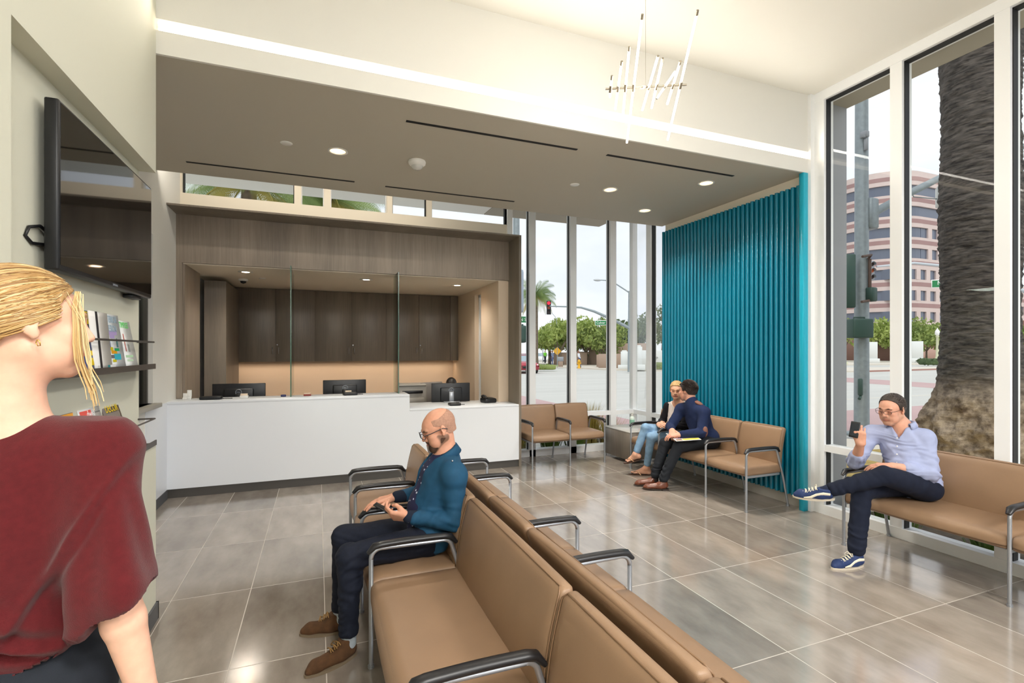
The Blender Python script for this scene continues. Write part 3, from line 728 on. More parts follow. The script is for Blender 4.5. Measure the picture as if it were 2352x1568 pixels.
# ================================================================== ganged waiting room benches
AH = .622
def bench(loc, rz, arms, label, group=None, end_vis=True, depth=.57):
    t = empty('waiting_bench', loc, rz, label=label, cat='bench', group=group)
    lean = lambda q: q
    for a, c in zip(arms[:-1], arms[1:]):
        w = c-a; xm = (a+c)/2
        # seat cushion
        def fs(q, xm=xm, w=w):
            e = max(0, 1-abs(q.y)/.07)
            q = q.copy(); q.z -= .03*max(0, (.06-q.y)/.06)**2*(1 if q.z > .38 else 0)*.5
            return q
        b = MB().cushion((xm, .245, .395), (w-.006, .50, .10), .028, (0, .012, .012), 14, fs)
        s = b.build('seat', M['leather'], t)
        MB().tube([(a+.03, .03, .352), (c-.03, .03, .352)], .012, 8).build('seat_rail', M['steel'], s)
        # backrest: leans back and curves, swelling in the middle
        def fb(q, xm=xm, w=w):
            v = (q.z-.36)/.46
            y = q.y + .015 + .075*v + .018*math.sin(PI*min(1, max(0, v)))*-1
            return Vector((q.x, y+.45, q.z))
        b = MB().cushion((xm, 0, .595), (w-.006, .062, .42), .026, (0, .014, .006), 14, fb)
        k = b.build('backrest', M['leather'], t)
        # welt along the side and top edges
        ys = lambda z: .45+.015+.075*((z-.36)/.46)-.018*math.sin(PI*min(1, max(0, (z-.36)/.46)))
        pts = [(c-.012, ys(z)-.028, z) for z in np.linspace(.42, .785, 9)]+[(x, ys(.803)-.020, .803) for x in np.linspace(c-.03, a+.03, 5)]+[(a+.012, ys(z)-.028, z) for z in np.linspace(.785, .42, 9)]
        MB().tube(pts, .0035, 6).build('welt', M['piping'], k)
    # rear beam
    MB().tube([(arms[0]+.0, .42, .345), (arms[-1], .42, .345)], .014, 8).build('rear_beam', M['steel'], t)
    for x in arms:
        f = MB().tube([(x, 0, .012), (x, 0, AH-.075)]+arc((.05, AH-.075), .05, 180, 90, 6, 'yz', x)+[(x, .375, AH-.028)]+arc((.375, AH-.073), .045, 90, 12, 5, 'yz', x)+[(x, .50, .30), (x, .565, .012)], .0115, 10)
        f.box(x-.008, .0, .335, x+.008, .44, .355)
        f.build('leg_frame', M['steel'], t)
        # urethane arm cap, thicker in front, wrapping the bend
        n = 14; path = []
        for i in range(n+1):
            u = i/n; y = -.016+.46*u
            z = AH-.010 - (.034*max(0, (.10-u)/.10)**1.7) - (.040*max(0, (u-.9)/.1)**1.6) + .006*math.sin(PI*u)
            path.append((x, y, z))
        MB().tube(path, [.010 if i in (0, n) else .0165 for i in range(n+1)], 10, sx=1.45, up=(0, 0, 1)).build('arm_pad', M['armpad'], t)
        for y in (0, .565): MB().cyl((x, y, 0), (x, y, .014), .016, 10).build('glide', M['steel'], t)
    return t
YA = [4.27, 3.73, 3.16, 2.59, 1.475, .36]
bench((.25, YA[0], 0), -PI/2, [YA[0]-y for y in YA], 'tan bench row in front facing the television, the bald man sits on it')
YBk = [-.13, .965, 2.06, 2.59, 3.69, 4.27]
bench((1.43, YBk[0], 0), PI/2, [y-YBk[0] for y in YBk], 'tan bench row back to back behind the front row, facing the windows')
YR = [5.66, 5.07, 4.27, 3.72]
bench((3.948, YR[0], 0), -PI/2, [YR[0]-y for y in YR], 'tan bench against the blue ribbed wall where the couple sits')
bench((2.70, 6.13, 0), 0, [0, .575, 1.13], 'two seat brown bench beside the reception counter under the far windows')
YQ = [2.80, 1.75, .70]
bench((4.03, YQ[0], 0), -PI/2, [YQ[0]-y for y in YQ], 'tan double bench by the tall right windows under the man with the phone')
# corner table
t = empty('side_table', (4.33, 6.22, 0), label='low grey wood cube table in the glass corner', cat='table')
MB().box(-.25, -.34, .05, .25, .34, .435, .002, 1).build('body', M['wood_table'], t)
MB().box(-.253, -.343, .435, .253, .343, .452, .003, 1).build('table_top', mat('table_top', '#b4b1ac', .22), t)
for x in (-.23, .23):
    for y in (-.31, .31): MB().cyl((x, y, 0), (x, y, .05), .014, 10).build('foot', M['chrome'], t)
t = empty('sanitizer_bottle', (4.50, 6.42, .452), label='clear pump bottle of hand sanitizer on the corner table', cat='bottle')
MB().lathe([(.0, 0), (.036, 0), (.038, .006), (.038, .11), (.03, .13), (.014, .142), (.014, .15)], n=20).build('body', mat('clear_gel', '#dbe9e2', .1, spec=.8), t)
MB().lathe([(.0385, .03), (.0385, .09)], n=20).build('bottle_label', mat('label_teal', '#8fc3ae', .4), t)
MB().lathe([(.0, .145), (.016, .145), (.016, .165), (.006, .168), (.006, .185), (.0, .186)], n=14).box(-.008, -.04, .180, .008, .008, .190, .002, 1).build('pump', M['white'], t)
tag(MB().box(-.09, -.06, 0, .09, .06, .003, .001, 1).build('leaflet', mat('leaflet_red', '#c98c86', .5), loc=(4.44, 6.0, .452)), 'pinkish leaflet lying on the corner table', 'leaflet')
# ================================================================== outside: street corner, trees, office block
from mathutils import noise as mn
G = -.12
_a = math.atan(446/1138); _F = (math.sin(_a), math.cos(_a)); _R = (math.cos(_a), -math.sin(_a))
def at(px, g, py=None):
    """world point seen at column px, g metres in front of the lens (and its height for row py)"""
    u = (px-1176)/1138
    p = ((_F[0]+_R[0]*u)*g, (_F[1]+_R[1]*u)*g)
    return Vector((p[0], p[1], G if py is None else CAM_H+(805-py)/1138*g))
M['road'] = mat('concrete_road', '#bdbcb6', .85, noise=.07, nscale=.35, stretch=(.25, 2.5, 1))
M['walk'] = mat('sidewalk', '#cdc5b8', .85, noise=.05, nscale=1.5)
M['pink'] = mat('pink_crosswalk', '#b79a98', .85, noise=.06, nscale=1)
M['lawn'] = mat('dry_lawn', '#a08a4e', .95, noise=.35, nscale=9, bump=.5, bscale=60)
M['soil'] = mat('soil', '#4a3f33', .95, noise=.4, nscale=14, bump=.6, bscale=30)
struct(MB().box(-60, 5.0, G-.4, 260, 260, G-.10).box(5.1, -80, G-.4, 260, 5.0, G-.10).build('ground_street', M['road']))
def slab(name, poly, z0, z1, m, lb=None, cat=None, kind='structure', group=None):
    o = MB().prism(poly, z0, z1).build(name, m); o['kind'] = kind
    return o
cor = [(10.4+2.2*math.cos(t)-2.2, 7.0+2.2*math.sin(t)-2.2+.2) for t in np.linspace(0, PI/2, 9)]
slab('sidewalk_corner', [(5.0, -60), (10.4, -60)]+cor+[(6.0, 7.2), (6.0, 9.0), (-40, 9.0), (-40, 7.2), (5.0, 7.2)], G-.1, G, M['walk'])
slab('crosswalk_pink', [(10.6, 7.3), (27, 7.3), (27, 10.3), (9.4, 10.3)], G-.10, G-.094, M['pink'])
slab('crosswalk_pink', [(4.6, 10.8), (7.65, 10.2), (7.65, 28), (4.6, 28)], G-.10, G-.094, M['pink'])
slab('crosswalk_pink', [(27.6, 13), (31.2, 13), (33.5, 25), (29.2, 25)], G-.10, G-.094, M['pink'])
slab('sidewalk_far', [(20.5, 60), (24.0, 46), (25.0, 39.1), (28.1, 35.7), (42, 28.3), (56.2, 29.2), (90, 28), (90, 31), (58, 32.5), (47, 35), (32, 41), (31, 44), (36, 60), (60, 120), (36, 120), (25, 75)], G-.1, G+.02, M['walk'])
slab('sidewalk_plaza', [(50, 43), (120, 33.5), (200, 30), (200, 90), (60, 110), (36, 52)], G-.1, G+.03, M['walk'])
slab('sidewalk_plaza', [(31.6, 43.5), (50, 43), (36, 52), (60, 110), (44, 120)], G-.1, G+.025, mat('plaza_tan', '#b7a692', .9, noise=.08, nscale=.8))
slab('curb_line', [(42, 28.22), (56.2, 29.12), (90, 27.9), (90, 27.7), (56.2, 28.95), (42, 28.05)], G-.1, G+.03, mat('curb_red', '#a2796e', .8))
slab('lane_marking', [(11, 12.6), (40, 12.6), (40, 12.7), (11, 12.7)], G-.10, G-.096, M['walk'])
slab('ground_lawn', [(5.6, 2.0), (9.6, 1.0), (11, 3.2), (10.2, 5.4), (7.4, 5.9), (5.6, 5.9)], G-.05, G+.03, M['lawn'])
slab('ground_planter', [(2.7, 7.0), (5.1, 7.0), (5.1, 8.1), (2.7, 8.1)], G-.05, G+.09, M['soil'])
slab('ground_planter', [(4.78, -4), (5.5, -4), (5.5, 3.4), (4.78, 3.4)], G-.05, G+.06, M['soil'])

# ---------------------------------------------------------------- plants
def leaf_mat(name, c1, c2, sc=.9):
    m, nt, b, out = new_mat(name)
    tc = N(nt, 'ShaderNodeTexCoord'); t = N(nt, 'ShaderNodeTexNoise', Scale=sc, Detail=4.0); nt.links.new(tc.outputs['Object'], t.inputs['Vector'])
    rp = N(nt, 'ShaderNodeValToRGB'); nt.links.new(t.outputs[0], rp.inputs[0])
    rp.color_ramp.elements[0].position = .35; rp.color_ramp.elements[1].position = .65
    rp.color_ramp.elements[0].color = lin(c1); rp.color_ramp.elements[1].color = lin(c2)
    nt.links.new(rp.outputs[0], b.inputs['Base Color']); b.inputs['Roughness'].default_value = .6
    tl = N(nt, 'ShaderNodeBsdfTranslucent'); nt.links.new(rp.outputs[0], tl.inputs[0])
    mx = N(nt, 'ShaderNodeMixShader'); mx.inputs[0].default_value = .35
    nt.links.new(b.outputs[0], mx.inputs[1]); nt.links.new(tl.outputs[0], mx.inputs[2]); nt.links.new(mx.outputs[0], out.inputs[0])
    return m
M['leaf1'] = leaf_mat('leaf_bright', '#869a48', '#bcc877')
M['leaf2'] = leaf_mat('leaf_mid', '#6a8142', '#a2b063')
M['leaf3'] = leaf_mat('leaf_olive', '#7a7f52', '#aca878')
M['leaf4'] = leaf_mat('leaf_dark', '#4b5f3c', '#76885a')
M['frond'] = leaf_mat('palm_frond', '#64804a', '#9cad68', .5)
M['frond_old'] = leaf_mat('palm_frond_old', '#8b8440', '#bfae5c', .5)
M['bark'] = mat('bark', '#6d6052', .9, noise=.3, nscale=6, bump=.5, bscale=20)
def leaves(center, rad, n, size, rng, blobs=9):
    bl = []
    for i in range(blobs):
        d = Vector((rng.gauss(0, 1), rng.gauss(0, 1), rng.gauss(0, .7))).normalized()
        bl.append((Vector((d.x*rad[0]*.6, d.y*rad[1]*.6, d.z*rad[2]*.6)), rng.uniform(.35, .6)))
    vs = []; fs = []
    for i in range(n):
        c, s = rng.choice(bl)
        d = Vector((rng.gauss(0, 1), rng.gauss(0, 1), rng.gauss(0, 1))).normalized()*(rng.random()**.35)
        p = Vector(center)+c+Vector((d.x*rad[0]*s, d.y*rad[1]*s, d.z*rad[2]*s))
        a = Vector((rng.gauss(0, 1), rng.gauss(0, 1), rng.gauss(0, .6))).normalized(); b_ = a.orthogonal().normalized()
        b_ = Matrix.Rotation(rng.uniform(0, 6.28), 3, a) @ b_
        z = size*rng.uniform(.6, 1.3); c2 = a.cross(b_)
        k = len(vs); vs += [p-b_*z, p+c2*z*.45, p+b_*z, p-c2*z*.45]; fs.append((k, k+1, k+2, k+3))
    return vs, fs
def tree(p, h, r, m, label, rng, trunk_h=None, lean=0, size=.28, n=1300, group='street trees across the intersection', tall=.5):
    t = empty('street_tree', p, label=label, cat='tree', group=group)
    th = trunk_h or h*.42
    b = MB(); top = Vector((lean, 0, th))
    b.tube([(0, 0, -.05), (lean*.3, 0, th*.5), top], [.20, .15, .13], 8)
    for i in range(5):
        an = i*1.26+rng.random(); e = Vector((math.cos(an)*r*.6+lean, math.sin(an)*r*.6, th+(h-th)*.55))
        b.tube([top-Vector((0, 0, .1)), (top+e)/2+Vector((0, 0, .2)), e], [.10, .06, .03], 6)
    b.build('trunk', M['bark'], t)
    vs, fs = leaves((lean, 0, (th+h)/2+.1), (r, r, (h-th)*tall+.35), n, size, rng)
    MB().add(vs, fs).build('foliage', m, t, fix=False)
    return t
rg = random.Random(11)
L_ = [(1262, 62, 4.3, 2.3, 'leaf1', 'bright green street tree just right of the palm across the road'),
      (1292, 58, 4.9, 2.5, 'leaf1', 'bright green street tree behind the yellow diamond sign'),
      (1318, 66, 5.2, 3.0, 'leaf3', 'pale olive street tree left of the second window post'),
      (1352, 60, 5.3, 2.9, 'leaf1', 'yellow green street tree behind the walking man'),
      (1382, 58, 5.0, 2.8, 'leaf2', 'mid green street tree under the hanging street name sign'),
      (1420, 62, 5.6, 3.1, 'leaf4', 'dark green street tree left of the lamp post'),
      (1482, 64, 6.4, 2.7, 'leaf4', 'dark tree rising behind the white wall, left of the window post'),
      (1520, 68, 9.0, 3.3, 'leaf4', 'tallest dark tree at the edge of the blue ribbed wall')]
for px, g, h, r, m, lb in L_:
    tree(at(px, g), h, r*1.12, M[m], lb, rg, trunk_h=h*(.42 if g > 61 and px < 1300 else .30), lean=rg.uniform(-.4, .4), n=1900, size=.26)
L_ = [(1935, 82, 7.0, 3.0, 'leaf1', 'leafy tree left of the galvanised signal pole'), (1998, 74, 6.3, 3.6, 'leaf1', 'leafy tree right of the galvanised signal pole below the office block'),
      (2030, 84, 6.0, 3.2, 'leaf2', 'green tree partly behind the tall white window post'), (2092, 78, 6.2, 4.2, 'leaf2', 'broad green tree in front of the office block between window post and palm trunk'),
      (2128, 86, 6.6, 4.0, 'leaf2', 'broad green tree left of the cream lamp post'), (2168, 80, 6.5, 3.8, 'leaf1', 'green tree beside the palm trunk in front of the office block'),
      (2338, 80, 6.6, 3.2, 'leaf2', 'green tree seen right of the last tall window post')]
for px, g, h, r, m, lb in L_:
    tree(at(px, g), h, r, M[m], lb, rg, trunk_h=1.7, size=.30, n=2000, group='trees in front of the office block')
def palm(p, h, r, label, rng, tr=.22, nf=26, droop=1.0, group=None, old=.25, fine=False):
    t = empty('palm_tree', p, label=label, cat='palm tree', group=group)
    b = MB(); pts = [(0, 0, -.05)]+[(0, 0, h*i/10) for i in range(1, 11)]
    b.tube(pts, [tr*1.25]+[tr*(1.0-.25*i/10+(.04 if i % 2 else 0)) for i in range(1, 11)], 12); b.build('trunk', M['bark'], t)
    v1 = MB(); v2 = MB()
    for k in range(nf):
        an = 2.4*k+rng.uniform(-.2, .2); el = math.radians(75-105*(k/nf)); L = r*rng.uniform(.9, 1.1)
        q = Vector((0, 0, h)); d = Vector((math.cos(an)*math.cos(el), math.sin(an)*math.cos(el), math.sin(el))); seg = 16; pts = [q.copy()]
        for i in range(seg):
            q = q+d*(L/seg); d = (d+Vector((0, 0, -1))*(.085*droop)*(.5+i/seg)).normalized(); pts.append(q.copy())
        B = v2 if k > nf*(1-old) else v1
        B.tube(pts, [.03*(1-i/(seg+1)) for i in range(seg+1)], 4)
        for i in range(1, seg):
            for hh in ((0, .2, .4, .6, .8) if fine else (0, .5)):
                a = pts[i]*(1-hh)+pts[i+1]*hh; dd = (pts[i+1]-pts[i]).normalized(); sd = dd.cross(Vector((0, 0, 1)))
                if sd.length < .1: sd = Vector((1, 0, 0))
                sd.normalize(); l = L*.26*math.sin(PI*(i+hh+1)/(seg+2))+.12
                for sg in (-1, 1):
                    e = (sd*sg*.75+dd*.45+Vector((0, 0, (-1.3 if fine else -.55)*droop))).normalized()
                    q_ = .28 if fine else 1; B.add([a-dd*.022*q_, a+e*l*.5+dd*.03*q_, a+e*l+Vector((0, 0, -.12*l)), a+e*l*.5-dd*.03*q_], [(0, 1, 2, 3)])
    v1.build('fronds', M['frond'], t, fix=False); v2.build('dry_fronds', M['frond_old'], t, fix=False)
palm(at(1231, 55), 7.9, 2.7, 'queen palm with drooping fronds behind the first far window post', rg, droop=1.7, tr=.26, nf=44, fine=True)
palm(at(572, 13.5), 6.4, 2.3, 'palm whose fronds and trunk show in the left clerestory pane', rg, tr=.24, nf=36, droop=1.1, group='palms behind the clerestory', fine=True)
palm(at(762, 15.0), 6.3, 1.7, 'palm whose fronds show in the middle clerestory pane', rg, tr=.2, nf=30, group='palms behind the clerestory', fine=True)
# massive near trunk outside the right window
def big_trunk():
    p = at(2250, 8.1); t = empty('palm_tree', p, label='massive rough dark palm trunk with bulging root base outside the right windows', cat='palm tree')
    nu, nv = 220, 300; vs = []; fs = []
    H = 9.0
    for j in range(nv+1):
        z = H*(j/nv)**1.15-.1
        base = .50 + .02*math.sin(z*2)+ .05*max(0, 2.2-z)/2.2
        flare = .15/(1+math.exp((z-1.0)*9.0))
        for i in range(nu):
            a = 2*PI*i/nu
            q = Vector((math.cos(a), math.sin(a), 0))
            rag = 1/(1+math.exp((z-1.05-.14*mn.noise(Vector((q.x*2, q.y*2, 3))))*14))   # 1 in the root zone
            ridge = mn.noise(Vector((q.x*2.2, q.y*2.2, z*15+1.2*mn.noise(Vector((q.x*2, q.y*2, z*2))))))
            ridge2 = mn.noise(Vector((q.x*9, q.y*9, z*34)))
            r1 = mn.fractal(Vector((q.x*2.2, q.y*2.2, z*2.6)), .9, 2.1, 5)
            r = base+(1-rag)*(.028*ridge+.014*ridge2)+rag*(flare*(.85+.45*mn.noise(Vector((q.x*1.5, q.y*1.5, z*1.6))))+.12*r1+.03*mn.noise(q*9+Vector((0, 0, z*9))))
            vs.append((q.x*r, q.y*r, z))
    for j in range(nv):
        for i in range(nu):
            i2 = (i+1) % nu; fs.append((j*nu+i, j*nu+i2, (j+1)*nu+i2, (j+1)*nu+i))
    m, nt, b, out = new_mat('palm_bark')
    tc = N(nt, 'ShaderNodeTexCoord'); mp = N(nt, 'ShaderNodeMapping'); mp.inputs['Scale'].default_value = (3, 3, 16)
    nt.links.new(tc.outputs['Object'], mp.inputs[0])
    tn = N(nt, 'ShaderNodeTexNoise', Scale=1.6, Detail=8.0, Roughness=.7); nt.links.new(mp.outputs[0], tn.inputs['Vector'])
    r1 = N(nt, 'ShaderNodeValToRGB'); nt.links.new(tn.outputs[0], r1.inputs[0])
    r1.color_ramp.elements[0].position = .38; r1.color_ramp.elements[0].color = lin('#1e1917'); r1.color_ramp.elements[1].position = .72; r1.color_ramp.elements[1].color = lin('#6f675f')
    tn2 = N(nt, 'ShaderNodeTexNoise', Scale=7.0, Detail=8.0, Roughness=.7); nt.links.new(tc.outputs['Object'], tn2.inputs['Vector'])
    r2 = N(nt, 'ShaderNodeValToRGB'); nt.links.new(tn2.outputs[0], r2.inputs[0])
    r2.color_ramp.elements[0].position = .36; r2.color_ramp.elements[0].color = lin('#5b4c3e'); r2.color_ramp.elements[1].position = .66; r2.color_ramp.elements[1].color = lin('#b5a38c')
    sp = N(nt, 'ShaderNodeSeparateXYZ'); nt.links.new(tc.outputs['Object'], sp.inputs[0])
    mr = N(nt, 'ShaderNodeMapRange'); mr.inputs[1].default_value = 1.35; mr.inputs[2].default_value = .85; nt.links.new(sp.outputs[2], mr.inputs[0])
    mx = N(nt, 'ShaderNodeMix', data_type='RGBA'); nt.links.new(mr.outputs[0], mx.inputs[0]); nt.links.new(r1.outputs[0], mx.inputs[6]); nt.links.new(r2.outputs[0], mx.inputs[7])
    nt.links.new(mx.outputs[2], b.inputs['Base Color']); b.inputs['Roughness'].default_value = .9
    bp = N(nt, 'ShaderNodeBump', Strength=.8, Distance=.03); nt.links.new(tn.outputs[0], bp.inputs['Height']); nt.links.new(bp.outputs[0], b.inputs['Normal'])
    MB().add(vs, fs, True).build('trunk', m, t, fix=False)
big_trunk()
def grass(x, y, z, h, r, n, label, m, rng, group):
    b = MB()
    for i in range(n):
        an = rng.uniform(0, 6.28); rr = r*rng.random()*.5; l = h*rng.uniform(.6, 1.1); out = rng.uniform(.15, .8)*r
        p0 = Vector((rr*math.cos(an), rr*math.sin(an), 0)); p1 = p0+Vector((out*.35*math.cos(an), out*.35*math.sin(an), l*.6)); p2 = p0+Vector((out*math.cos(an), out*math.sin(an), l))
        sd = Vector((-math.sin(an), math.cos(an), 0))*.006
        b.add([p0-sd, p0+sd, p1+sd, p1-sd, p2], [(0, 1, 2, 3), (3, 2, 4)])
    o = b.build('grass_clump', m, fix=False); o.location = (x, y, z)
    return tag(o, label, 'grass', group)
M['grass_g'] = leaf_mat('grass_green', '#4f6b26', '#86a046', 3); M['grass_y'] = leaf_mat('grass_straw', '#a08c3e', '#d2c079', 3)
gl_ = 'grass clumps in the planting bed outside the glass'
for x, y, h, m, lb in [(2.95, 7.45, .42, 'grass_y', 'straw coloured grass clump outside the glass behind the bench next to the counter'), (3.55, 7.3, .40, 'grass_g', 'green grass clump low behind the two seat bench, left one'),
                       (4.0, 7.35, .46, 'grass_g', 'green grass clump behind the right seat of the two seat bench'), (4.35, 7.45, .72, 'grass_y', 'tall straw grass clump between the bench arm and the corner table'), (4.62, 7.3, .5, 'grass_y', 'straw grass clump behind the corner table'), (3.2, 7.8, .35, 'grass_g', 'small green grass clump at the back of the planting bed')]:
    grass(x, y, G+.08, h, .34, 260, lb, M[m], rg, gl_)
for i, (x, y, h) in enumerate([(5.0, 2.95, .30), (5.1, 2.35, .28), (5.05, 1.5, .3), (5.0, .9, .26), (5.2, 3.2, .3)]):
    grass(x, y, G+.05, h, .25, 160, ['green grass tuft outside low glass by the standing shoe', 'green grass tuft outside the low glass under the double bench', 'green grass tuft outside glass beneath the right bench arm', 'green grass tuft outside glass past the last bench arm', 'green grass tuft outside the low glass next to the blue fin'][i], M['grass_g'], rg, 'grass tufts outside the low right glass')

# ---------------------------------------------------------------- street furniture
M['galv'] = mat('galvanised_steel', '#8f989b', .5, metal=.35, noise=.10, nscale=14)
M['sig_green'] = mat('signal_housing_green', '#2f4a41', .5)
M['sig_grey'] = mat('signal_housing_grey', '#8d9094', .5)
M['sign_green'] = mat('street_sign_green', '#1f7a45', .4)
M['sign_white'] = mat('sign_white', '#eeeee8', .4)
M['red_lit'] = emit('red_lit', '#ff1e2c', 3.0); M['green_lit'] = emit('green_lit', '#1ee6a0', 4.0)
M['lens_off'] = mat('lens_off', '#31211d', .3)
M['amber_off'] = mat('amber_lens', '#a4512a', .3)
def face_rz(p):  # turn a sign's face towards the waiting room
    return math.atan2(p.x, -p.y) if False else math.atan2(-p.x, p.y)
def signal_head(name, p, s, rz, label, lit=None, body='black', cols=('lens_off', 'amber_off', 'lens_off'), parent=None):
    t = empty(name, p, rz, label=label, cat='traffic light') if parent is None else empty(name, p, rz, parent=parent)
    MB().box(-.17*s, 0, -.53*s, .17*s, .16*s, .53*s, .02*s, 1).build('housing', M[body], t)
    for i, z in enumerate((.34, 0, -.34)):
        b = MB().tube([(.0, -.004, z*s), (0, -.012, z*s)], .12*s, 16)
        m = M[cols[i]]
        if lit == i: m = M['red_lit'] if i == 0 else M['green_lit']
        l = b.build('lens', m, t)
        v = MB(); pts = [(.135*s*math.cos(a), .135*s*math.sin(a)) for a in np.linspace(math.radians(-20), math.radians(200), 14)]
        vs = [(x, -.0, z*s+y_) for x, y_ in pts]+[(x, -.17*s, z*s+y_-.02*s) for x, y_ in pts]
        v.add(vs, [(j, j+1, 15+j, 14+j) for j in range(13)], True); v.build('visor', M[body], l, fix=False)
    return t
# near galvanised pole with arm
pp = at(1979, 10.04); pl = empty('signal_pole', pp, label='thick galvanised traffic signal pole outside the first right window', cat='signal pole')
MB().tube([(0, 0, .05), (0, 0, 9.2)], [.135, .105], 20).build('pole', M['galv'], pl)
MB().box(-.27, -.27, 0, .27, .27, .06, .01, 1).build('base_plate', M['galv'], pl)
a0 = Vector((.14, -.02, 4.45)); a1 = at(2172, 10.3, 402)-pp; a2 = a1+(a1-a0).normalized()*3.6+Vector((0, 0, -.45))
MB().tube([a0, a0.lerp(a1, .5)+Vector((0, 0, .02)), a1, a2], [.085, .075, .065, .055], 16).build('mast_arm', M['galv'], pl)
MB().box(.05, -.16, 4.18, .30, .12, 4.80, .03, 1).build('arm_bracket', M['galv'], pl)
MB().tube([(-.06, -.10, 6.0), (-.22, -.18, 5.96)], [.03, .02], 8).box(-.13, -.17, 5.98, -.02, -.05, 6.10, .01, 1).box(-.10, -.16, 5.72, -.04, -.10, 5.95, .01, 1).build('sensor', M['sig_grey'], pl)
MB().tube([(-.02, -.14, 3.55), (-.02, -.2, 3.62), (-.28, -.20, 3.57)], .025, 8).tube([(.0, -.16, 3.55), (0, -.16, 2.85)], .03, 8).tube([(-.02, -.18, 2.72), (-.3, -.2, 2.68)], .025, 8).build('conduit', mat('rusty_pipe', '#5d4a41', .7), pl)
MB().box(-.06, -.24, 2.70, .12, -.10, 2.98, .02, 1).build('terminal_box', M['sig_green'], pl)
sh = signal_head('vehicle_signal', Vector((-.44, .08, 3.10)), 1.0, math.radians(150), None, body='sig_green', parent=pl)
ph = empty('pedestrian_signal', (-.24, -.10, 2.16), math.radians(-20), parent=pl)
MB().box(-.20, -.14, -.19, .21, .12, .19, .03, 2).build('housing', M['sig_green'], ph)
MB().tube([(-.1, .0, .19), (-.1, .0, .22), (.12, .0, .22), (.12, 0, .19)], .015, 6).build('bracket', M['sig_green'], ph)
MB().box(-.20, -.12, .82, -.12, -.04, 1.16, .02, 1).tube([(-.16, -.08, .80), (-.22, -.1, .76)], .03, 8).build('push_button', M['sig_green'], pl)
# illuminated street name box hanging from that arm
sp_ = at(2160, 10.25, 452); t = empty('street_sign', sp_, label='boxy illuminated street name sign hanging from the mast arm at the palm trunk', cat='street sign')
rz = math.radians(-52)
t.rotation_euler = (0, 0, rz)
MB().box(-.06, -.15, -.20, 1.5, .15, .22, .02, 1).build('sign_box', mat('sign_box_white', '#c9cbc6', .5), t)
MB().box(.03, -.157, -.15, 1.45, -.149, .17).build('sign_face', M['sign_green'], t)
vs, fs = text_mesh('Culver', .30, .002, align='LEFT', sx=.9)
MB().add([(.12+v[0], -.158-v[2], v[1]) for v in vs], fs).build('lettering', M['sign_white'], t, fix=False)
MB().tube([(.1, 0, .22), (.1, 0, .42)], .02, 8).tube([(-.05, -.05, -.05), (-.45, -.08, .05), (-.5, -.05, .33)], .012, 6).build('hanger', M['galv'], t)
# far mast arm with signal and green sign
p2 = at(2400, 27); q = empty('signal_mast', p2, label='far thin mast arm signal crossing behind the palm trunk', cat='signal pole')
e1 = at(2013, 26, 612)-p2; e2 = at(2100, 26.2, 604)-p2; e3 = at(2180, 26.4, 612)-p2; e4 = at(2352, 26.9, 668)-p2
MB().tube([e1, e2, e3, e4, Vector((0, 0, 4.2))], [.05, .07, .08, .10, .12], 10).tube([(0, 0, -.0), (0, 0, 9)], [.15, .1], 12).build('mast_arm', mat('mast_white', '#b9bfc4', .5), q)
signal_head('vehicle_signal', at(2002, 26, 621)-p2, .98, math.radians(-20), None, body='sig_grey', parent=q)
t = empty('street_sign', at(2168, 26.3, 651), face_rz(at(2168, 26.3))*.6, label='green street name sign beginning Ma left of the palm trunk', cat='street sign')
MB().box(-.55, 0, -.22, 1.3, .03, .22, .01, 1).build('sign_border', M['sign_white'], t); MB().box(-.52, -.005, -.18, 1.27, .0, .18).build('sign_face', M['sign_green'], t)
vs, fs = text_mesh('M a i n', .30, .002, align='LEFT'); MB().add([(-.30+v[0], -.008-v[2], v[1]+.03) for v in vs], fs).build('lettering', M['sign_white'], t, fix=False)
MB().tube([(.2, .01, .22), (.3, .01, .9)], .03, 6).build('hanger', M['galv'], t)
# mid-window mast arm
gm = 40
p3 = at(1446, gm); q = empty('signal_mast', p3, label='mast arm with street lamp rising behind the glass corner post', cat='signal pole')
P_ = lambda x, y: at(x, gm, y)-p3
MB().tube([P_(1262, 703), P_(1300, 704), P_(1335, 706), P_(1365, 715), P_(1404, 732), P_(1447, 754)], [.05, .06, .08, .10, .12, .13], 10).tube([(0, 0, 0), P_(1446, 668)], [.16, .1], 12).build('mast_arm', M['galv'], q)
MB().tube([P_(1446, 672), P_(1412, 650), P_(1395, 644), P_(1380, 643)], [.06, .05, .045, .04], 8).build('lamp_arm', M['galv'], q)
b = MB(); c = P_(1372, 643); b.sphere(c, (.36, .18, .10), 14, 8); b.build('lamp_head', mat('lamp_head_grey', '#b9bcbe', .5), q)
signal_head('vehicle_signal', P_(1260.5, 706), 1.05, face_rz(at(1260, gm)), None, lit=0, body='sig_grey' if False else 'black', parent=q)
signal_head('vehicle_signal', P_(1457, 779), .8, face_rz(at(1457, gm)), None, lit=0, body='sig_grey', parent=q)
MB().tube([P_(1267, 718), P_(1276, 728), P_(1279, 745)], .02, 6).build('cable', M['galv'], q)
t = empty('street_sign', at(1383, gm-1, 741), face_rz(at(1383, gm)), label='green street name sign hanging under the curved mast arm', cat='street sign')
MB().box(-.55, 0, -.20, .75, .03, .20, .01, 1).build('sign_border', M['sign_white'], t); MB().box(-.52, -.006, -.16, .72, .0, .16).build('sign_face', M['sign_green'], t)
vs, fs = text_mesh('Culver Bl', .25, .002, align='LEFT', sx=1.0); MB().add([(-.45+v[0], -.01-v[2], v[1]) for v in vs], fs).build('lettering', M['sign_white'], t, fix=False)
MB().tube([(-.1, .01, .2), (-.1, .01, .6)], .02, 6).build('hanger', M['galv'], t)
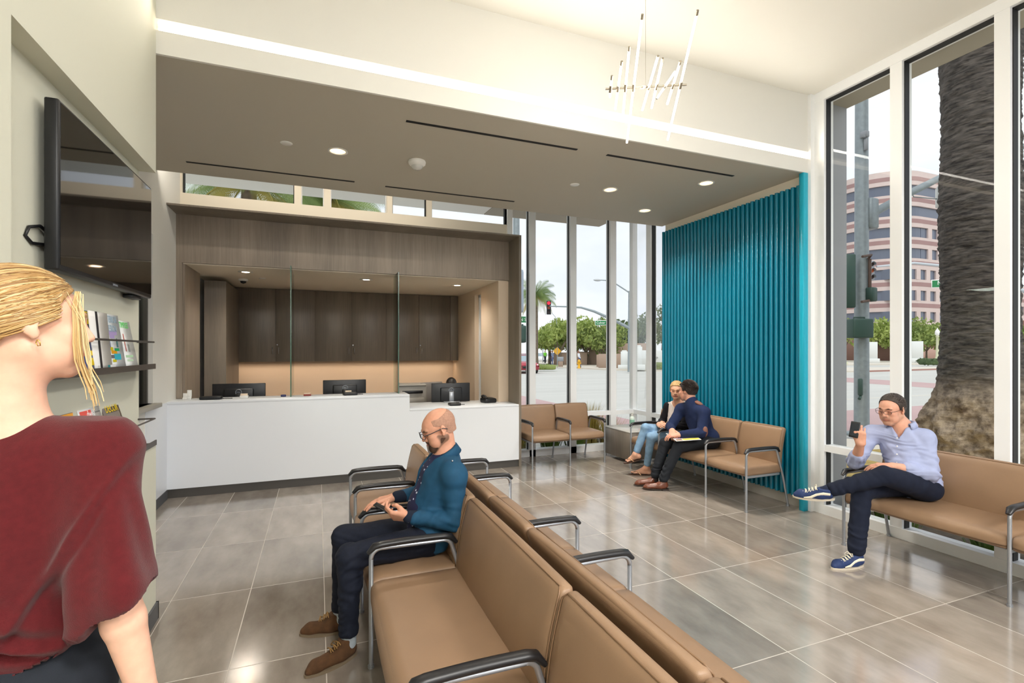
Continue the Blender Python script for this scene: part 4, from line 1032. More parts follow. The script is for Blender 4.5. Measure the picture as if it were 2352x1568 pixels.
# near pole hidden by the portal: grey plate, green sign, signal back
p4 = at(1186, 14); q = empty('signal_pole', p4, label='signal pole mostly hidden behind the dark wood portal edge', cat='signal pole')
P_ = lambda x, y: at(x, 14, y)-p4
MB().tube([(0, 0, 0), (0, 0, 6)], [.11, .09], 12).build('pole', M['galv'], q)
c = P_(1194, 668); MB().cushion(c, (.22, .10, 1.22), .05, n=6).build('luminaire_box', mat('plate_grey', '#9aa5b4', .4), q)
c = P_(1201, 734); MB().box(c.x-.5, c.y-.01, c.z-.08, c.x+.09, c.y+.01, c.z+.09).build('street_plate', M['sign_green'], q)
vs, fs = text_mesh('N S', .13, .002); MB().add([(c.x-.0+v[0], c.y-.013-v[2], c.z+v[1]) for v in vs], fs).build('lettering', M['sign_white'], q, fix=False)
c = P_(1200, 767); MB().cushion(c, (.22, .22, .46), .05, (0, 0, .02), 6).tube([c, c+Vector((0, 0, .28))], .03, 8).build('signal_back', M['sig_green'], q)

# lamp posts, monuments, low walls, hedges
M['lamp_post'] = mat('cream_lamp_post', '#c8c9a8', .6)
for px, g, lb in [(1938, 62, 'cream ornamental lamp post left of the galvanised pole'), (2153, 62, 'cream ornamental lamp post left of the palm trunk'), (2327, 66, 'cream ornamental lamp post right of the last window post')]:
    t = empty('lamp_post', at(px, g), label=lb, cat='lamp post', group='cream lamp posts across the road')
    MB().lathe([(.45, 0), (.45, .25), (.28, .35), (.24, .8), (.17, 1.0), (.13, 3.4), (.2, 3.5), (.10, 3.6)], n=14).build('post', M['lamp_post'], t)
    MB().lathe([(.12, 3.6), (.26, 3.8), (.24, 4.15), (.08, 4.4), (.0001, 4.6)], n=14).build('lantern', M['white'], t)
M['mon'] = mat('monument_white', '#d9dbd8', .8); M['planter_brown'] = mat('planter_brown', '#a08a79', .85)
def mon(px, g, w, h, label, cat='monument', name='monument', m=None, d=.8, round_=False, base=True):
    t = empty(name, at(px, g), label=label, cat=cat)
    t.rotation_euler = (0, 0, face_rz(at(px, g)))
    b = MB()
    if base: b.box(-w/2-.25, -d/2-.15, 0, w/2+.25, d/2+.15, h*.22, .03, 1)
    if round_: b.box(-w/2, -d/2, h*.2, w/2, d/2, h*.94, .02, 1).box(-w*.36, -d*.38, h*.93, w*.36, d*.38, h, .06, 2)
    else: b.box(-w/2, -d/2, 0 if not base else h*.2, w/2, d/2, h, .03, 1)
    b.build('block', m or M['mon'], t); return t
mon(1465, 44, .75, 2.2, 'white round topped gate pillar right of the glass corner post', 'pillar', 'gate_pillar', round_=True)
mon(1434, 46, .65, 1.75, 'smaller white gate pillar left of the glass corner post', 'pillar', 'gate_pillar', round_=True)
t = mon(1502, 46, 2.3, 1.75, 'white low wall with letters right of the round topped pillar', 'wall', 'low_wall', base=False, d=.3)
vs, fs = text_mesh('Y P', .38, .01); MB().add([(.1+v[0], -.16-v[2], 1.0+v[1]) for v in vs], fs).build('lettering', M['base'], t, fix=False)
mon(2000, 68, 1.5, 2.9, 'white monument block behind the galvanised pole base', d=1.2); mon(2100, 68, 1.9, 3.0, 'white monument block left of the clipped round shrub', d=1.2)
for px, g, w, h, lb in [(1310, 60, 4.0, 1.5, 'brown low planter wall left of the walking man'), (1352, 64, 5.0, 1.6, 'long brown planter wall behind the walking man'), (1388, 52, 1.6, 1.3, 'brown planter box below the hanging street sign'), (1403, 49, 2.4, 1.4, 'brown planter box left of the white gate pillar'), (1420, 60, 7, 2.6, 'tall tan wall behind the street trees')]:
    mon(px, g, w, h, lb, 'planter', 'planter_wall', M['planter_brown'], base=False, d=1.0)
mon(1975, 86, 14, 3.6, 'dark brick low building base left of the window post', 'wall', 'brick_wall', mat('brick_dark', '#7d5f55', .85), base=False)
mon(2140, 92, 22, 2.2, 'pink stone terrace wall behind the trees', 'wall', 'terrace_wall', mat('pink_stone', '#c3a093', .8), base=False)
def hedge(px, g, w, h, label, m='leaf4', d=.9):
    t = empty('hedge', at(px, g), face_rz(at(px, g)), label=label, cat='hedge')
    rr = random.Random(int(px)); vs = []; fs = []
    v_, f_ = leaves((0, 0, h*.5), (w/2, d/2, h*.5), 700, .12, rr, 14)
    MB().add(v_, f_).build('foliage', M[m], t, fix=False)
    MB().cushion((0, 0, h*.45), (w*.8, d*.7, h*.8), h*.25, n=6).build('inner_mass', M[m], t)
hedge(2141, 58, 3.2, .95, 'clipped dark shrub at the far kerb left of the palm trunk'); hedge(2338, 62, 4, 1.1, 'clipped hedge right of the last tall window post')
hedge(1230, 44, 4.5, .55, 'low green hedge on the traffic island by the red car', 'leaf2'); hedge(1510, 44.5, 1.6, .8, 'low shrubs in front of the white wall', 'leaf2'); hedge(1375, 62, 5, 1.5, 'dark hedge under the street trees', 'leaf4')
# hydrant
t = empty('fire_hydrant', at(1330, 48), label='yellow fire hydrant at the far kerb by the walking man', cat='hydrant')
MB().lathe([(.17, 0), (.17, .08), (.12, .1), (.12, .6), (.16, .62), (.14, .74), (.05, .84), (.04, .9)], n=14).tube([(-.2, 0, .5), (.2, 0, .5)], .07, 10).build('body', mat('hydrant_yellow', '#e0a81f', .5), t)
# signs on posts
t = empty('warning_sign', at(1280, 50), face_rz(at(1280, 50)), label='yellow diamond warning sign on a post under the trees', cat='road sign')
MB().tube([(0, .03, 0), (0, .03, 2.1)], .04, 8).build('post', M['galv'], t); MB().prism([(0, 1.25), (.42, 1.67), (0, 2.09), (-.42, 1.67)], 0, .02, 'y').build('sign_panel', mat('sign_yellow', '#cf9a25', .5), t)
t = empty('notice_board', at(1287.5, 50), face_rz(at(1287, 50)), label='brown notice board standing beside the yellow diamond sign', cat='sign')
MB().box(-.25, 0, .1, .25, .06, 1.05, .01, 1).build('board', M['planter_brown'], t); MB().box(-.3, -.02, .65, .3, .08, 1.1, .01, 1).build('top_panel', M['sig_grey'], t)
t = empty('traffic_light', at(1247, 70), label='distant green traffic light left of the street trees', cat='traffic light')
MB().tube([(0, 0, 0), (0, 0, 2.4)], .06, 8).build('pole', M['galv'], t)
signal_head('signal_unit', Vector((0, 0, 2.3)), .75, face_rz(at(1247, 70)), None, lit=2, body='black', parent=t)

# cars
def car(px, g, rz, col, label):
    t = empty('car', at(px, g), rz, label=label, cat='car', group='cars on the far street')
    t.location.z = G-.10
    body = [(-.85, .28), (-.86, .62), (-.80, .86), (-.70, .93), (.70, .93), (.80, .86), (.86, .62), (.85, .28)]
    cs = [(-2.15, .55, .92, .62), (-2.05, .28, .98, .80), (-1.2, .24, 1, .94), (-.9, .24, 1, .98), (1.6, .24, 1, .98), (2.1, .28, .96, .92), (2.2, .4, .9, .7)]
    b = MB(); vs = []; n = 10
    for (y, z0, wf, z1) in cs:
        for (x, z) in [(-.80, z0), (-.90, z0+.1), (-.92, (z0+z1)/2), (-.86, z1-.06), (-.72, z1), (.72, z1), (.86, z1-.06), (.92, (z0+z1)/2), (.90, z0+.1), (.80, z0)]:
            vs.append((x*wf, y, z))
    fs = [(i*n+j, i*n+(j+1) % n, (i+1)*n+(j+1) % n, (i+1)*n+j) for i in range(len(cs)-1) for j in range(n)]+[tuple(range(n)), tuple(range((len(cs)-1)*n, len(cs)*n))]
    b.add(vs, fs, True); b.build('body', mat('car_paint', col, .25, coat=.6), t)
    vs = []
    for (y, w_, z) in [(-.95, .78, .96), (-.25, .62, 1.42), (1.0, .62, 1.44), (1.75, .76, .98)]:
        vs += [(-w_, y, z), (w_, y, z)]
    vs += [(-.84, -.9, .9), (.84, -.9, .9), (-.84, 1.7, .9), (.84, 1.7, .9)]
    MB().add(vs, [(0, 1, 3, 2), (4, 5, 7, 6), (0, 2, 4, 6, 10, 8), (1, 9, 11, 7, 5, 3), (0, 8, 9, 1), (6, 7, 11, 10)]).build('glasshouse', mat('car_glass', '#8fa0a8', .1, spec=.9), t)
    MB().box(-.62, -.25, 1.40, .62, 1.0, 1.47, .03, 1).build('roof', mat('car_roof', col, .25, coat=.6), t)
    for x in (-.80, .80):
        for y in (-1.35, 1.35): MB().tube([(x-.1, y, .32), (x+.1, y, .32)], .32, 18).build('wheel', M['black'], t)
    for x in (-.68, .68): MB().sphere((x, -2.02, .66), (.18, .10, .10), 10, 6).build('headlamp', emit('headlamp', '#ffffff', 1.2), t)
    MB().box(-.5, -2.17, .42, .5, -2.08, .60, .02, 1).build('grille', M['black'], t)
    MB().box(-.22, -2.19, .38, .22, -2.17, .50).build('number_plate', M['white'], t)
car(1199, 41, face_rz(at(1199, 41))+.25, '#a32a3a', 'red car waiting at the far left of the intersection')
car(1196, 58, face_rz(at(1196, 58))+.25, '#b23340', 'second red car behind the first one on the left street')
car(1240, 78, face_rz(at(1240, 80))+1.0, '#e4e6e8', 'white car parked far down the street left of the trees')
car(1345, 72, face_rz(at(1345, 72))+1.5, '#6b7078', 'grey car parked behind the walking man and the trees')

# ---------------------------------------------------------------- office block with rounded corner
def office():
    cx0, cy0 = at(2050, 98.7).x, at(2050, 98.7).y; H = 38.6
    t = empty('office_building', (cx0, cy0, G), label='large pink and cream banded office block with rounded corner', cat='building')
    Rr = 9.0; X1 = 150-cx0; Yf = 70
    def path(off, n=14):
        p = [(-off, Yf)]
        for i in range(n+1):
            a = PI+ (PI/2)*i/n
            p.append((Rr+(Rr+off)*math.cos(a), Rr+(Rr+off)*math.sin(a)))
        p.append((X1, -off)); return p
    def band(z0, z1, off, m, name):
        p = path(off); q = [(X1, 18), (Rr+2, 18), (18, Yf)]
        MB().prism(p+q, z0, z1).build(name, m, t)
    cream = mat('office_cream', '#cbb9b3', .8, noise=.04, nscale=.5); pink = mat('office_pink', '#9c7d7a', .8, noise=.04, nscale=.5)
    glass = mat('office_glass', '#5b6272', .12, spec=.8); brick = mat('office_brick', '#7b5a50', .9)
    FH = 4.33
    back = [(X1, 18), (Rr+2, 18), (18, Yf)]
    band(H-1.17, H, 0, cream, 'parapet_band')
    z = H-1.17
    for k in range(7):
        band(z-.85, z, .02, pink, 'pink_band'); band(z-1.70, z-.85, 0, cream, 'cream_band')
        zt = z-1.70; zb = z-3.77
        xa = [60, 22, 9.5, 9.5, 2.5, 2.5, 2.5][k]
        p = [q for q in path(-.35) if q[0] < xa]+[(min(xa, X1), .35)]
        MB().prism(p+[(min(xa, X1), 5), (Rr+2, 18), (18, Yf)], zb, zt).build('ribbon_glass', glass, t)
        x = xa
        while x < X1-1.5:
            MB().box(x, .3, zb, min(x+1.9, X1), 1.2, zt).build('window', glass, t)
            MB().box(x+1.9, 0, zb, min(x+3.2, X1), 1.2, zt).build('pier', cream, t)
            x += 3.2
        band(z-4.33, zb, 0, cream, 'cream_band')
        z -= FH
    band(z-1.0, z, .02, cream, 'canopy_band'); z -= -.2
    MB().prism(path(-1.2)+[(X1, 18), (Rr+2, 18), (18, Yf)], 0, z-1.2).build('brick_base', brick, t)
    t2 = empty('office_annex', (150+.5, cy0+2, G), label='lower banded building wing at the right picture edge', cat='building')
    for i, (a, b_, m) in enumerate([(0, 9.0, brick), (9.0, 10.2, cream), (10.2, 12.3, glass), (12.3, 13.3, cream), (13.3, 14.1, pink), (14.1, 17.0, cream)]):
        MB().box(0, .3 if m is glass else 0, a, 60, 14, b_).build(['base', 'lower_band', 'window_band', 'middle_band', 'pink_band', 'parapet'][i], m, t2)
    for i in range(8): MB().box(i*3.2+1.9, 0, 10.2, i*3.2+3.2, .31, 12.3).build('pier', cream, t2)
office()
# ================================================================== people: implicit surfaces meshed as one skin
try:
    import openvdb as vdb
except Exception:
    vdb = None

class SDF:
    def __init__(s, res=.006, k=.012): s.pr = []; s.res = res; s.k = k; s.M = None; s.S = 1.0
    def P(s, p):
        p = Vector(p)
        return np.array(s.M @ p if s.M is not None else p, dtype=np.float64)
    def rc(s, a, b, ra, rb=None, k=None, col=None, sub=False):
        s.pr.append(('rc', s.P(a), s.P(b), ra*s.S, (ra if rb is None else rb)*s.S, s.k if k is None else k, col, sub)); return s
    def chain(s, pts, rs, k=None, col=None):
        for i in range(len(pts)-1): s.rc(pts[i], pts[i+1], rs[i], rs[i+1], k, col)
        return s
    def el(s, c, r, R=None, k=None, col=None, sub=False):
        """ellipsoid; R: 3x3 orientation in the current frame"""
        B = (s.M.to_3x3().normalized() if s.M is not None else Matrix.Identity(3))
        if R is not None: B = B @ R
        s.pr.append(('el', s.P(c), np.array([x*s.S for x in r]), np.array(B.transposed()), s.k if k is None else k, col, sub)); return s
    def bounds(s):
        lo = np.full(3, 1e9); hi = -lo
        for p in s.pr:
            if p[-1]: continue
            if p[0] == 'rc': m = max(p[3], p[4]); lo = np.minimum(lo, np.minimum(p[1], p[2])-m); hi = np.maximum(hi, np.maximum(p[1], p[2])+m)
            else: m = p[2].max(); lo = np.minimum(lo, p[1]-m); hi = np.maximum(hi, p[1]+m)
        return lo, hi
    @staticmethod
    def dist(p, X):
        if p[0] == 'rc':
            a, b, ra, rb = p[1], p[2], p[3], p[4]
            ba = b-a; L2 = float(ba@ba)
            pa = X-a
            if L2 < 1e-12: return np.sqrt((pa**2).sum(-1))-ra
            h = np.clip((pa@ba)/L2, 0, 1)
            return np.sqrt(((pa-h[..., None]*ba)**2).sum(-1))-(ra+(rb-ra)*h)
        c, r, B = p[1], p[2], p[3]
        q = (X-c)@B.T
        k0 = np.sqrt(((q/r)**2).sum(-1)); k1 = np.sqrt(((q/(r*r))**2).sum(-1))+1e-9
        return k0*(k0-1)/k1
    def field(s):
        lo, hi = s.bounds(); pad = .02+s.res*3; lo = lo-pad; hi = hi+pad
        n = np.ceil((hi-lo)/s.res).astype(int)+1
        D = np.full(n, .08, dtype=np.float32)
        for p in s.pr:
            if p[0] == 'rc': m = max(p[3], p[4]); l = np.minimum(p[1], p[2])-m; h = np.maximum(p[1], p[2])+m; k = p[5]
            else: m = p[2].max(); l = p[1]-m; h = p[1]+m; k = p[4]
            mg = k+.02
            i0 = np.maximum(0, ((l-mg-lo)/s.res).astype(int)); i1 = np.minimum(n, ((h+mg-lo)/s.res).astype(int)+2)
            if (i1 <= i0).any(): continue
            ax = [lo[a]+s.res*np.arange(i0[a], i1[a]) for a in range(3)]
            X = np.stack(np.meshgrid(*ax, indexing='ij'), -1)
            d = SDF.dist(p, X).astype(np.float32)
            sl = tuple(slice(i0[a], i1[a]) for a in range(3)); A = D[sl]
            if p[-1]:
                d = -d; h_ = np.maximum(k-np.abs(A-d), 0)/max(k, 1e-6); D[sl] = np.maximum(A, d)+h_*h_*k*.25
            else:
                h_ = np.maximum(k-np.abs(A-d), 0)/max(k, 1e-6); D[sl] = np.minimum(A, d)-h_*h_*k*.25
        return D, lo
    def mesh(s, name, material, parent=None, base=None, fn=None, clip=None, smooth=0, adapt=0.0):
        D, lo = s.field()
        if clip is not None:
            n = D.shape
            X = np.stack(np.meshgrid(*[lo[a]+s.res*np.arange(n[a]) for a in range(3)], indexing='ij'), -1).astype(np.float32)
            D = np.maximum(D, clip(X).astype(np.float32)); del X
        g = vdb.FloatGrid(.08); g.copyFromArray(np.ascontiguousarray(D)); 
        g.transform = vdb.createLinearTransform(voxelSize=1.0)
        pts, quads = g.convertToQuads(0.0)
        V = pts*s.res+lo; Q = quads
        me = bpy.data.meshes.new(name)
        if fn is not None:
            # outward normals from the field gradient
            idx = np.clip(((V-lo)/s.res).round().astype(int), 1, np.array(D.shape)-2)
            G_ = np.stack([D[idx[:, 0]+(a == 0), idx[:, 1]+(a == 1), idx[:, 2]+(a == 2)]-D[idx[:, 0]-(a == 0), idx[:, 1]-(a == 1), idx[:, 2]-(a == 2)] for a in range(3)], -1)
            G_ /= np.linalg.norm(G_, axis=1)[:, None]+1e-9
            V = V+G_*fn(V)[:, None]
        me.vertices.add(len(V)); me.vertices.foreach_set('co', V.astype(np.float32).ravel())
        me.loops.add(len(Q)*4); me.loops.foreach_set('vertex_index', Q[:, ::-1].astype(np.int32).ravel())
        me.polygons.add(len(Q)); me.polygons.foreach_set('loop_start', np.arange(0, len(Q)*4, 4, dtype=np.int32)); 
        me.polygons.foreach_set('use_smooth', np.ones(len(Q), dtype=bool))
        me.update(calc_edges=True); me.validate()
        # face orientation check
        vol = 0
        P_ = V[Q[:, ::-1][:, :3]]; vol = np.einsum('ij,ij->i', P_[:, 0], np.cross(P_[:, 1], P_[:, 2])).sum()
        if vol < 0: me.flip_normals()
        if base is not None:
            C = np.tile(np.array(lin(base)[:3]), (len(V), 1)); best = np.full(len(V), 1e9)
            for p in s.pr:
                if p[-1]: continue
                d = SDF.dist(p, V); col = p[-2]
                better = d < best if col is None else d < best+.0005
                cc = np.array(lin(col)[:3]) if col is not None else np.array(lin(base)[:3])
                w = 1/(1+np.exp(-(best-d)/.0012))[:, None]
                C = C*(1-w)+cc*w
                best = np.minimum(best, d)
            at_ = me.color_attributes.new('Col', 'FLOAT_COLOR', 'POINT')
            at_.data.foreach_set('color', np.concatenate([C, np.ones((len(V), 1))], 1).astype(np.float32).ravel())
        me.materials.append(material)
        o = bpy.data.objects.new(name, me); COL.objects.link(o)
        if parent:
            o.parent = parent; o.matrix_parent_inverse = parent.matrix_world.inverted() if False else Matrix.Translation(-Vector(parent.location))
        if smooth:
            md = o.modifiers.new('sm', 'SMOOTH'); md.factor = .5; md.iterations = smooth
        return o

def frame(origin, fwd, up=(0, 0, 1), s=1.0):
    """local x right, y forward, z up"""
    y = Vector(fwd).normalized(); z = Vector(up); z = (z-y*z.dot(y)).normalized(); x = y.cross(z)
    m = Matrix(((x.x, y.x, z.x), (x.y, y.y, z.y), (x.z, y.z, z.z))).to_4x4()
    return Matrix.Translation(Vector(origin)) @ m @ Matrix.Diagonal((s, s, s, 1))

def wave(V, seedv, freq, amp):
    """cheap band-limited cloth noise"""
    r = np.random.RandomState(seedv); out = np.zeros(len(V))
    W = V.copy()
    W = W+.03*np.sin(W[:, [1, 2, 0]]*freq*.5+r.rand(3)*6)
    for i in range(5):
        d = r.randn(3); d /= np.linalg.norm(d); out += np.sin((W@d)*freq*(1+.35*i)+r.rand()*6.28)/(1+.5*i)
    return out*amp/2
def folds(V, c, axis, rad, n, amp, seedv=0):
    """creases around a joint c, running across the limb axis, broken up so they never read as rings"""
    c = np.array(c); a = np.array(Vector(axis).normalized()); d = V-c; t = d@a
    r_ = np.random.RandomState(seedv+100); w1, w2, w3 = r_.randn(3), r_.randn(3), r_.randn(3)
    w1 -= a*(w1@a); w1 /= np.linalg.norm(w1)+1e-9
    q = t*(1+.3*np.sin(V@w2*14))+.55*(d@w1)*np.sin(V@w3*9+seedv)+.010*np.sin(V@w2*40)
    s_ = np.sin(q/rad*n*2.2+seedv); m = .5+.5*np.sin(V@w3*26+seedv*2)
    return .62*amp*np.sign(s_)*np.abs(s_)**.9*np.exp(-(d**2).sum(1)/(rad*rad))*(.3+m)

def head(s, M4, hs=1.0, lips='#b06a60', brow='#4a3426', stubble=None, lid='#c98f78', eyes_closed=False, female=False, ears=True, skin=None, mouth=True, iris='#3b2a20'):
    """adds a head to the SDF; M4: frame at the head centre (eye height), x right, y forward, z up"""
    s.M = M4 @ Matrix.Scale(hs, 4); s.S = hs
    k = .012*hs
    s.el((0, -.020, .030), (.075, .094, .084), k=k)
    s.el((0, .026, .022), (.066, .062, .066), k=k)              # forehead / brow zone
    s.el((0, .026, -.045), (.056 if not female else .052, .058, .066), k=.02, col=stubble)
    for sx in (-1, 1):
        s.rc((sx*.048, -.010, -.052), (sx*.018, .060, -.094), .019, .016, k=.026, col=stubble)
        s.el((sx*.036, .048, -.050), (.024, .030, .034), k=.02)
        s.el((sx*.041, .056, -.016), (.021, .022, .020), k=.018)
    s.rc((-.011, .064, -.096), (.011, .064, -.096), .0165, k=.014, col=stubble)
    s.rc((-.038, .073, .024), (-.010, .084, .020), .0085, k=.012); s.rc((.038, .073, .024), (.010, .084, .020), .0085, k=.012)
    s.rc((-.0, .080, .014), (0, .099, -.022), .0080, .0095, k=.012)
    s.el((0, .099, -.027), (.0105, .011, .009), k=.006)
    s.el((-.0125, .089, -.031), (.0075, .010, .0075), k=.006); s.el((.0125, .089, -.031), (.0075, .010, .0075), k=.006)
    s.rc((-.014, .072, -.050), (.014, .072, -.050), .016, k=.014, col=stubble)        # muzzle
    for sx in (-1, 1):
        s.el((sx*.031, .092, .004), (.013, .009, .008), k=.010, sub=True)
        s.el((sx*.031, .0730, .003), (.0125, .0120, .0100), k=.004, col='#e9e4de' if not eyes_closed else lid)
        if not eyes_closed:
            s.el((sx*.031, .0835, .002), (.0050, .0022, .0050), k=.0005, col=iris)
            s.rc((sx*.019, .0800, .0080), (sx*.043, .0765, .0075), .0042, k=.003, col=lid)
            s.rc((sx*.020, .0800, -.0050), (sx*.042, .0765, -.0045), .0030, k=.003, col=lid)
        else:
            s.rc((sx*.021, .0838, -.0035), (sx*.042, .0795, -.0030), .0014, k=.001, col='#4a3028')
        s.rc((sx*.011, .0895, .0205), (sx*.030, .0870, .0255), .0030, .0030, k=.003, col=brow)
        s.rc((sx*.030, .0870, .0255), (sx*.047, .0765, .0205), .0030, .0016, k=.003, col=brow)
    if mouth:
        for sx in (-1, 1):
            s.rc((sx*.021, .0800, -.0600), (0, .0875, -.0570), .0030, .0046, k=.004, col=lips)
            s.rc((sx*.018, .0800, -.0640), (0, .0865, -.0655), .0034, .0054, k=.004, col=lips)
        s.rc((-.021, .0905, -.0612), (.021, .0905, -.0612), .0010, k=.0015, sub=True)
    if ears:
        for sx in (-1, 1):
            R_ = Euler((math.radians(-10), 0, math.radians(sx*-24))).to_matrix()
            s.el((sx*.079, -.012, .002), (.0060, .0165, .027), R_, k=.005)
            s.el((sx*.0775, -.004, -.022), (.0065, .009, .012), R_, k=.006)
            s.el((sx*.0855, -.006, .003), (.0035, .0085, .014), R_, k=.003, sub=True)
    s.M = None; s.S = 1.0

def hand(s, M4, side=1, curl=(30, 40, 25), thumb=None, spread=4, sc=1.0, curls=None):
    """M4: frame at wrist: y towards the fingers, z out of the back of the hand, x right. side=+1 thumb on +x"""
    s.M = M4 @ Matrix.Scale(sc, 4); s.S = sc
    K = .008
    xs = [.030, .010, -.010, -.029]; L = [(.044, .025, .020), (.048, .029, .021), (.044, .027, .020), (.034, .021, .018)]
    kn = [(.088), (.091), (.086), (.078)]; rr = [.0088, .0088, .0084, .0075]
    for i in range(4):
        s.rc((side*xs[i]*.62, .0, 0), (side*xs[i], kn[i], 0), .0155, .0115, k=.014)
    s.rc((side*.012, .03, -.006), (side*-.022, .05, -.008), .013, .013, k=.012)
    for i in range(4):
        c_ = curls[i] if curls else curl
        p = Vector((side*xs[i], kn[i], 0)); a = 0; ya = math.radians(-side*(xs[i]*1000)*.12*spread/4)
        for j in range(3):
            a += math.radians(c_[j]); d = Vector((-math.sin(ya)*math.cos(a), math.cos(a)*math.cos(ya), -math.sin(a)))
            q = p+d*L[i][j]; s.rc(p, q, rr[i]*(1.0-.07*j), rr[i]*(.93-.08*j), k=.003 if j else .008); p = q
    th = thumb or [(.020, .022, -.006), (.046, .050, -.016), (.058, .078, -.020), (.060, .102, -.020)]
    th = [(side*t[0], t[1], t[2]) for t in th]
    s.rc(th[0], th[1], .0165, .0130, k=.014); s.rc(th[1], th[2], .0120, .0105, k=.005); s.rc(th[2], th[3], .0105, .0085, k=.004)
    s.M = None; s.S = 1.0

def hframe(wrist, fingers, back, s=1.0):
    """frame at the wrist: y along fingers, z = back of hand"""
    return frame(wrist, Vector(fingers), back, s)

SKIN = vcol_mat('skin', .5, sss=.15, spec=.35, noise=.05, nscale=50)

def shoe(p, heel, toe, up, m, sole_m, name='shoe', L=.285, w=.047, h=.10, heel_h=.018, lace=None, stripe=None, res=.004, pointy=0, low=True, sole_t=.013):
    """p parent; heel/toe world points on the sole line"""
    heel = Vector(heel); toe = Vector(toe); d = (toe-heel).normalized(); F_ = frame(heel, d, up)
    L = (toe-heel).length
    s = SDF(res, .02); s.M = F_
    s.rc((0, .040, .042), (0, .095, .040), .036, .036, k=.02)
    s.rc((0, .095, .036), (.004, L-.055, .026), .040, .034-.004*pointy, k=.03)
    s.rc((.004, L-.055, .025), (0, L-.022, .020), .034-.004*pointy, .020-.006*pointy, k=.02)
    s.rc((0, .045, .05), (0, .045, h-.01), .034, .036, k=.02); s.rc((0, .085, .06), (0, .07, h-.012), .030, .032, k=.02)
    Fi = np.array(F_.inverted())
    def clip(X):
        q = X@Fi[:3, :3].T+Fi[:3, 3]
        return np.maximum(.008-q[..., 2], q[..., 2]-h)
    o = s.mesh(name, m, p, clip=clip)
    b = MB(); n = 28; pts = []
    for i in range(n):
        t = 2*PI*i/n; y = L/2+(L/2+.003)*math.cos(t); ww = w*(1-.16*pointy*(y/L))*(.80+.22*math.sin(PI*min(1, max(0, y/L))**1.0))
        if y > L*.75: ww *= (1-(.10+.25*pointy)*((y/L-.75)/.25))
        pts.append((ww*math.sin(t)*abs(math.sin(t))**-.25 if abs(math.sin(t)) > 1e-3 else 0, y))
    b.M = F_; b.prism(pts, 0, sole_t)
    if heel_h > .019: b.box(-w*.8, -.0, -heel_h+.006, w*.8, .075, .004, .004, 1)
    so = b.build('sole', sole_m, None); so.parent = o; so.matrix_parent_inverse = Matrix.Identity(4)
    if lace:
        b = MB(); b.M = F_
        for i in range(5 if low else 3):
            y = .118+.022*i; z = .094-.0085*i
            if not low: y = .105+.02*i; z = .105-.008*i
            b.tube([(-.024, y-.004, z-.012), (-.010, y, z), (.012, y+.006, z), (.025, y+.002, z-.012)], .0032, 6)
            b.tube([(-.024, y+.008, z-.012), (0, y+.004, z+.002), (.025, y-.006, z-.012)], .0030, 6)
        b.tube([(0, .116, .098), (-.022, .118, .104), (-.034, .125, .088), (-.018, .122, .094)], .0025, 6); b.tube([(0, .116, .098), (.024, .114, .104), (.036, .125, .085)], .0025, 6)
        lo = b.build('laces', lace, None); lo.parent = o
    if stripe:
        for sx in (-1, 1):
            b = MB(); b.M = F_
            pts = [(sx*.0415, .205, .022), (sx*.0435, .16, .028), (sx*.042, .12, .052), (sx*.040, .075, .062), (sx*.038, .03, .058)]
            b.tube(pts, [.004, .010, .010, .012, .010], 8, sx=.35, up=(0, 0, 1)); so2 = b.build('side_stripe', stripe, None); so2.parent = o
    return o

def fuzz(parent, M4, hs, off, line, n, cols, seedv=1, L=.016, r=.0011, top=None, back=1.0, name='hair_strands'):
    """short individual hairs that break up the edge of a hair cap"""
    rr = random.Random(seedv); FM = M4 @ Matrix.Scale(hs, 4); vs = []; fs = []; cc = []; xs, zs = zip(*line); k = 0; C = Vector((0, -.020, .030))
    while k < n:
        d = Vector((rr.gauss(0, 1), rr.gauss(0, 1), rr.gauss(0, 1))).normalized(); p = C+Vector((d.x*(.075+off), d.y*(.094+off), d.z*(.084+off)))
        if p.y > .02:
            q = Vector((0, .026, .022)); p2 = q+Vector((d.x*(.066+off), abs(d.y)*(.062+off*.6), d.z*(.066+off)))
            if (p2-C).length > (p-C).length: p = p2
        if p.z < np.interp(p.y, xs, zs)-.002: continue
        if top is not None and top(p): continue
        k += 1; g = (Vector((rr.uniform(-.4, .4), -back, -.25 if p.z < .08 else .1))); g = (g-d*g.dot(d)).normalized()
        l = L*rr.uniform(.6, 1.2); a = p-g*l*.4; b_ = p+g*l*.3+d*l*.18; c_ = p+g*l*.9+d*l*rr.uniform(.0, .25)
        sd = g.cross(d).normalized()*r; o = len(vs); col = lin(rr.choice(cols))
        for q in (a-sd, a+sd, a+d*r*1.5, b_-sd, b_+sd, b_+d*r*1.5, c_): vs.append(tuple(FM @ q)); cc.append(col)
        fs += [(o, o+3, o+4, o+1), (o+1, o+4, o+5, o+2), (o+2, o+5, o+3, o), (o+3, o+6, o+4), (o+4, o+6, o+5), (o+5, o+6, o+3)]
    me = bpy.data.meshes.new(name); me.from_pydata(vs, [], fs)
    at_ = me.color_attributes.new('Col', 'FLOAT_COLOR', 'POINT'); at_.data.foreach_set('color', np.array(cc, dtype=np.float32).ravel())
    if 'fuzz' not in M: M['fuzz'] = vcol_mat('hair_strands', .5, spec=.4)
    me.materials.append(M['fuzz']); o = bpy.data.objects.new(name, me); COL.objects.link(o); o.parent = parent; o.matrix_parent_inverse = Matrix.Translation(-Vector(parent.location)); o['kind'] = 'stuff'
    return o
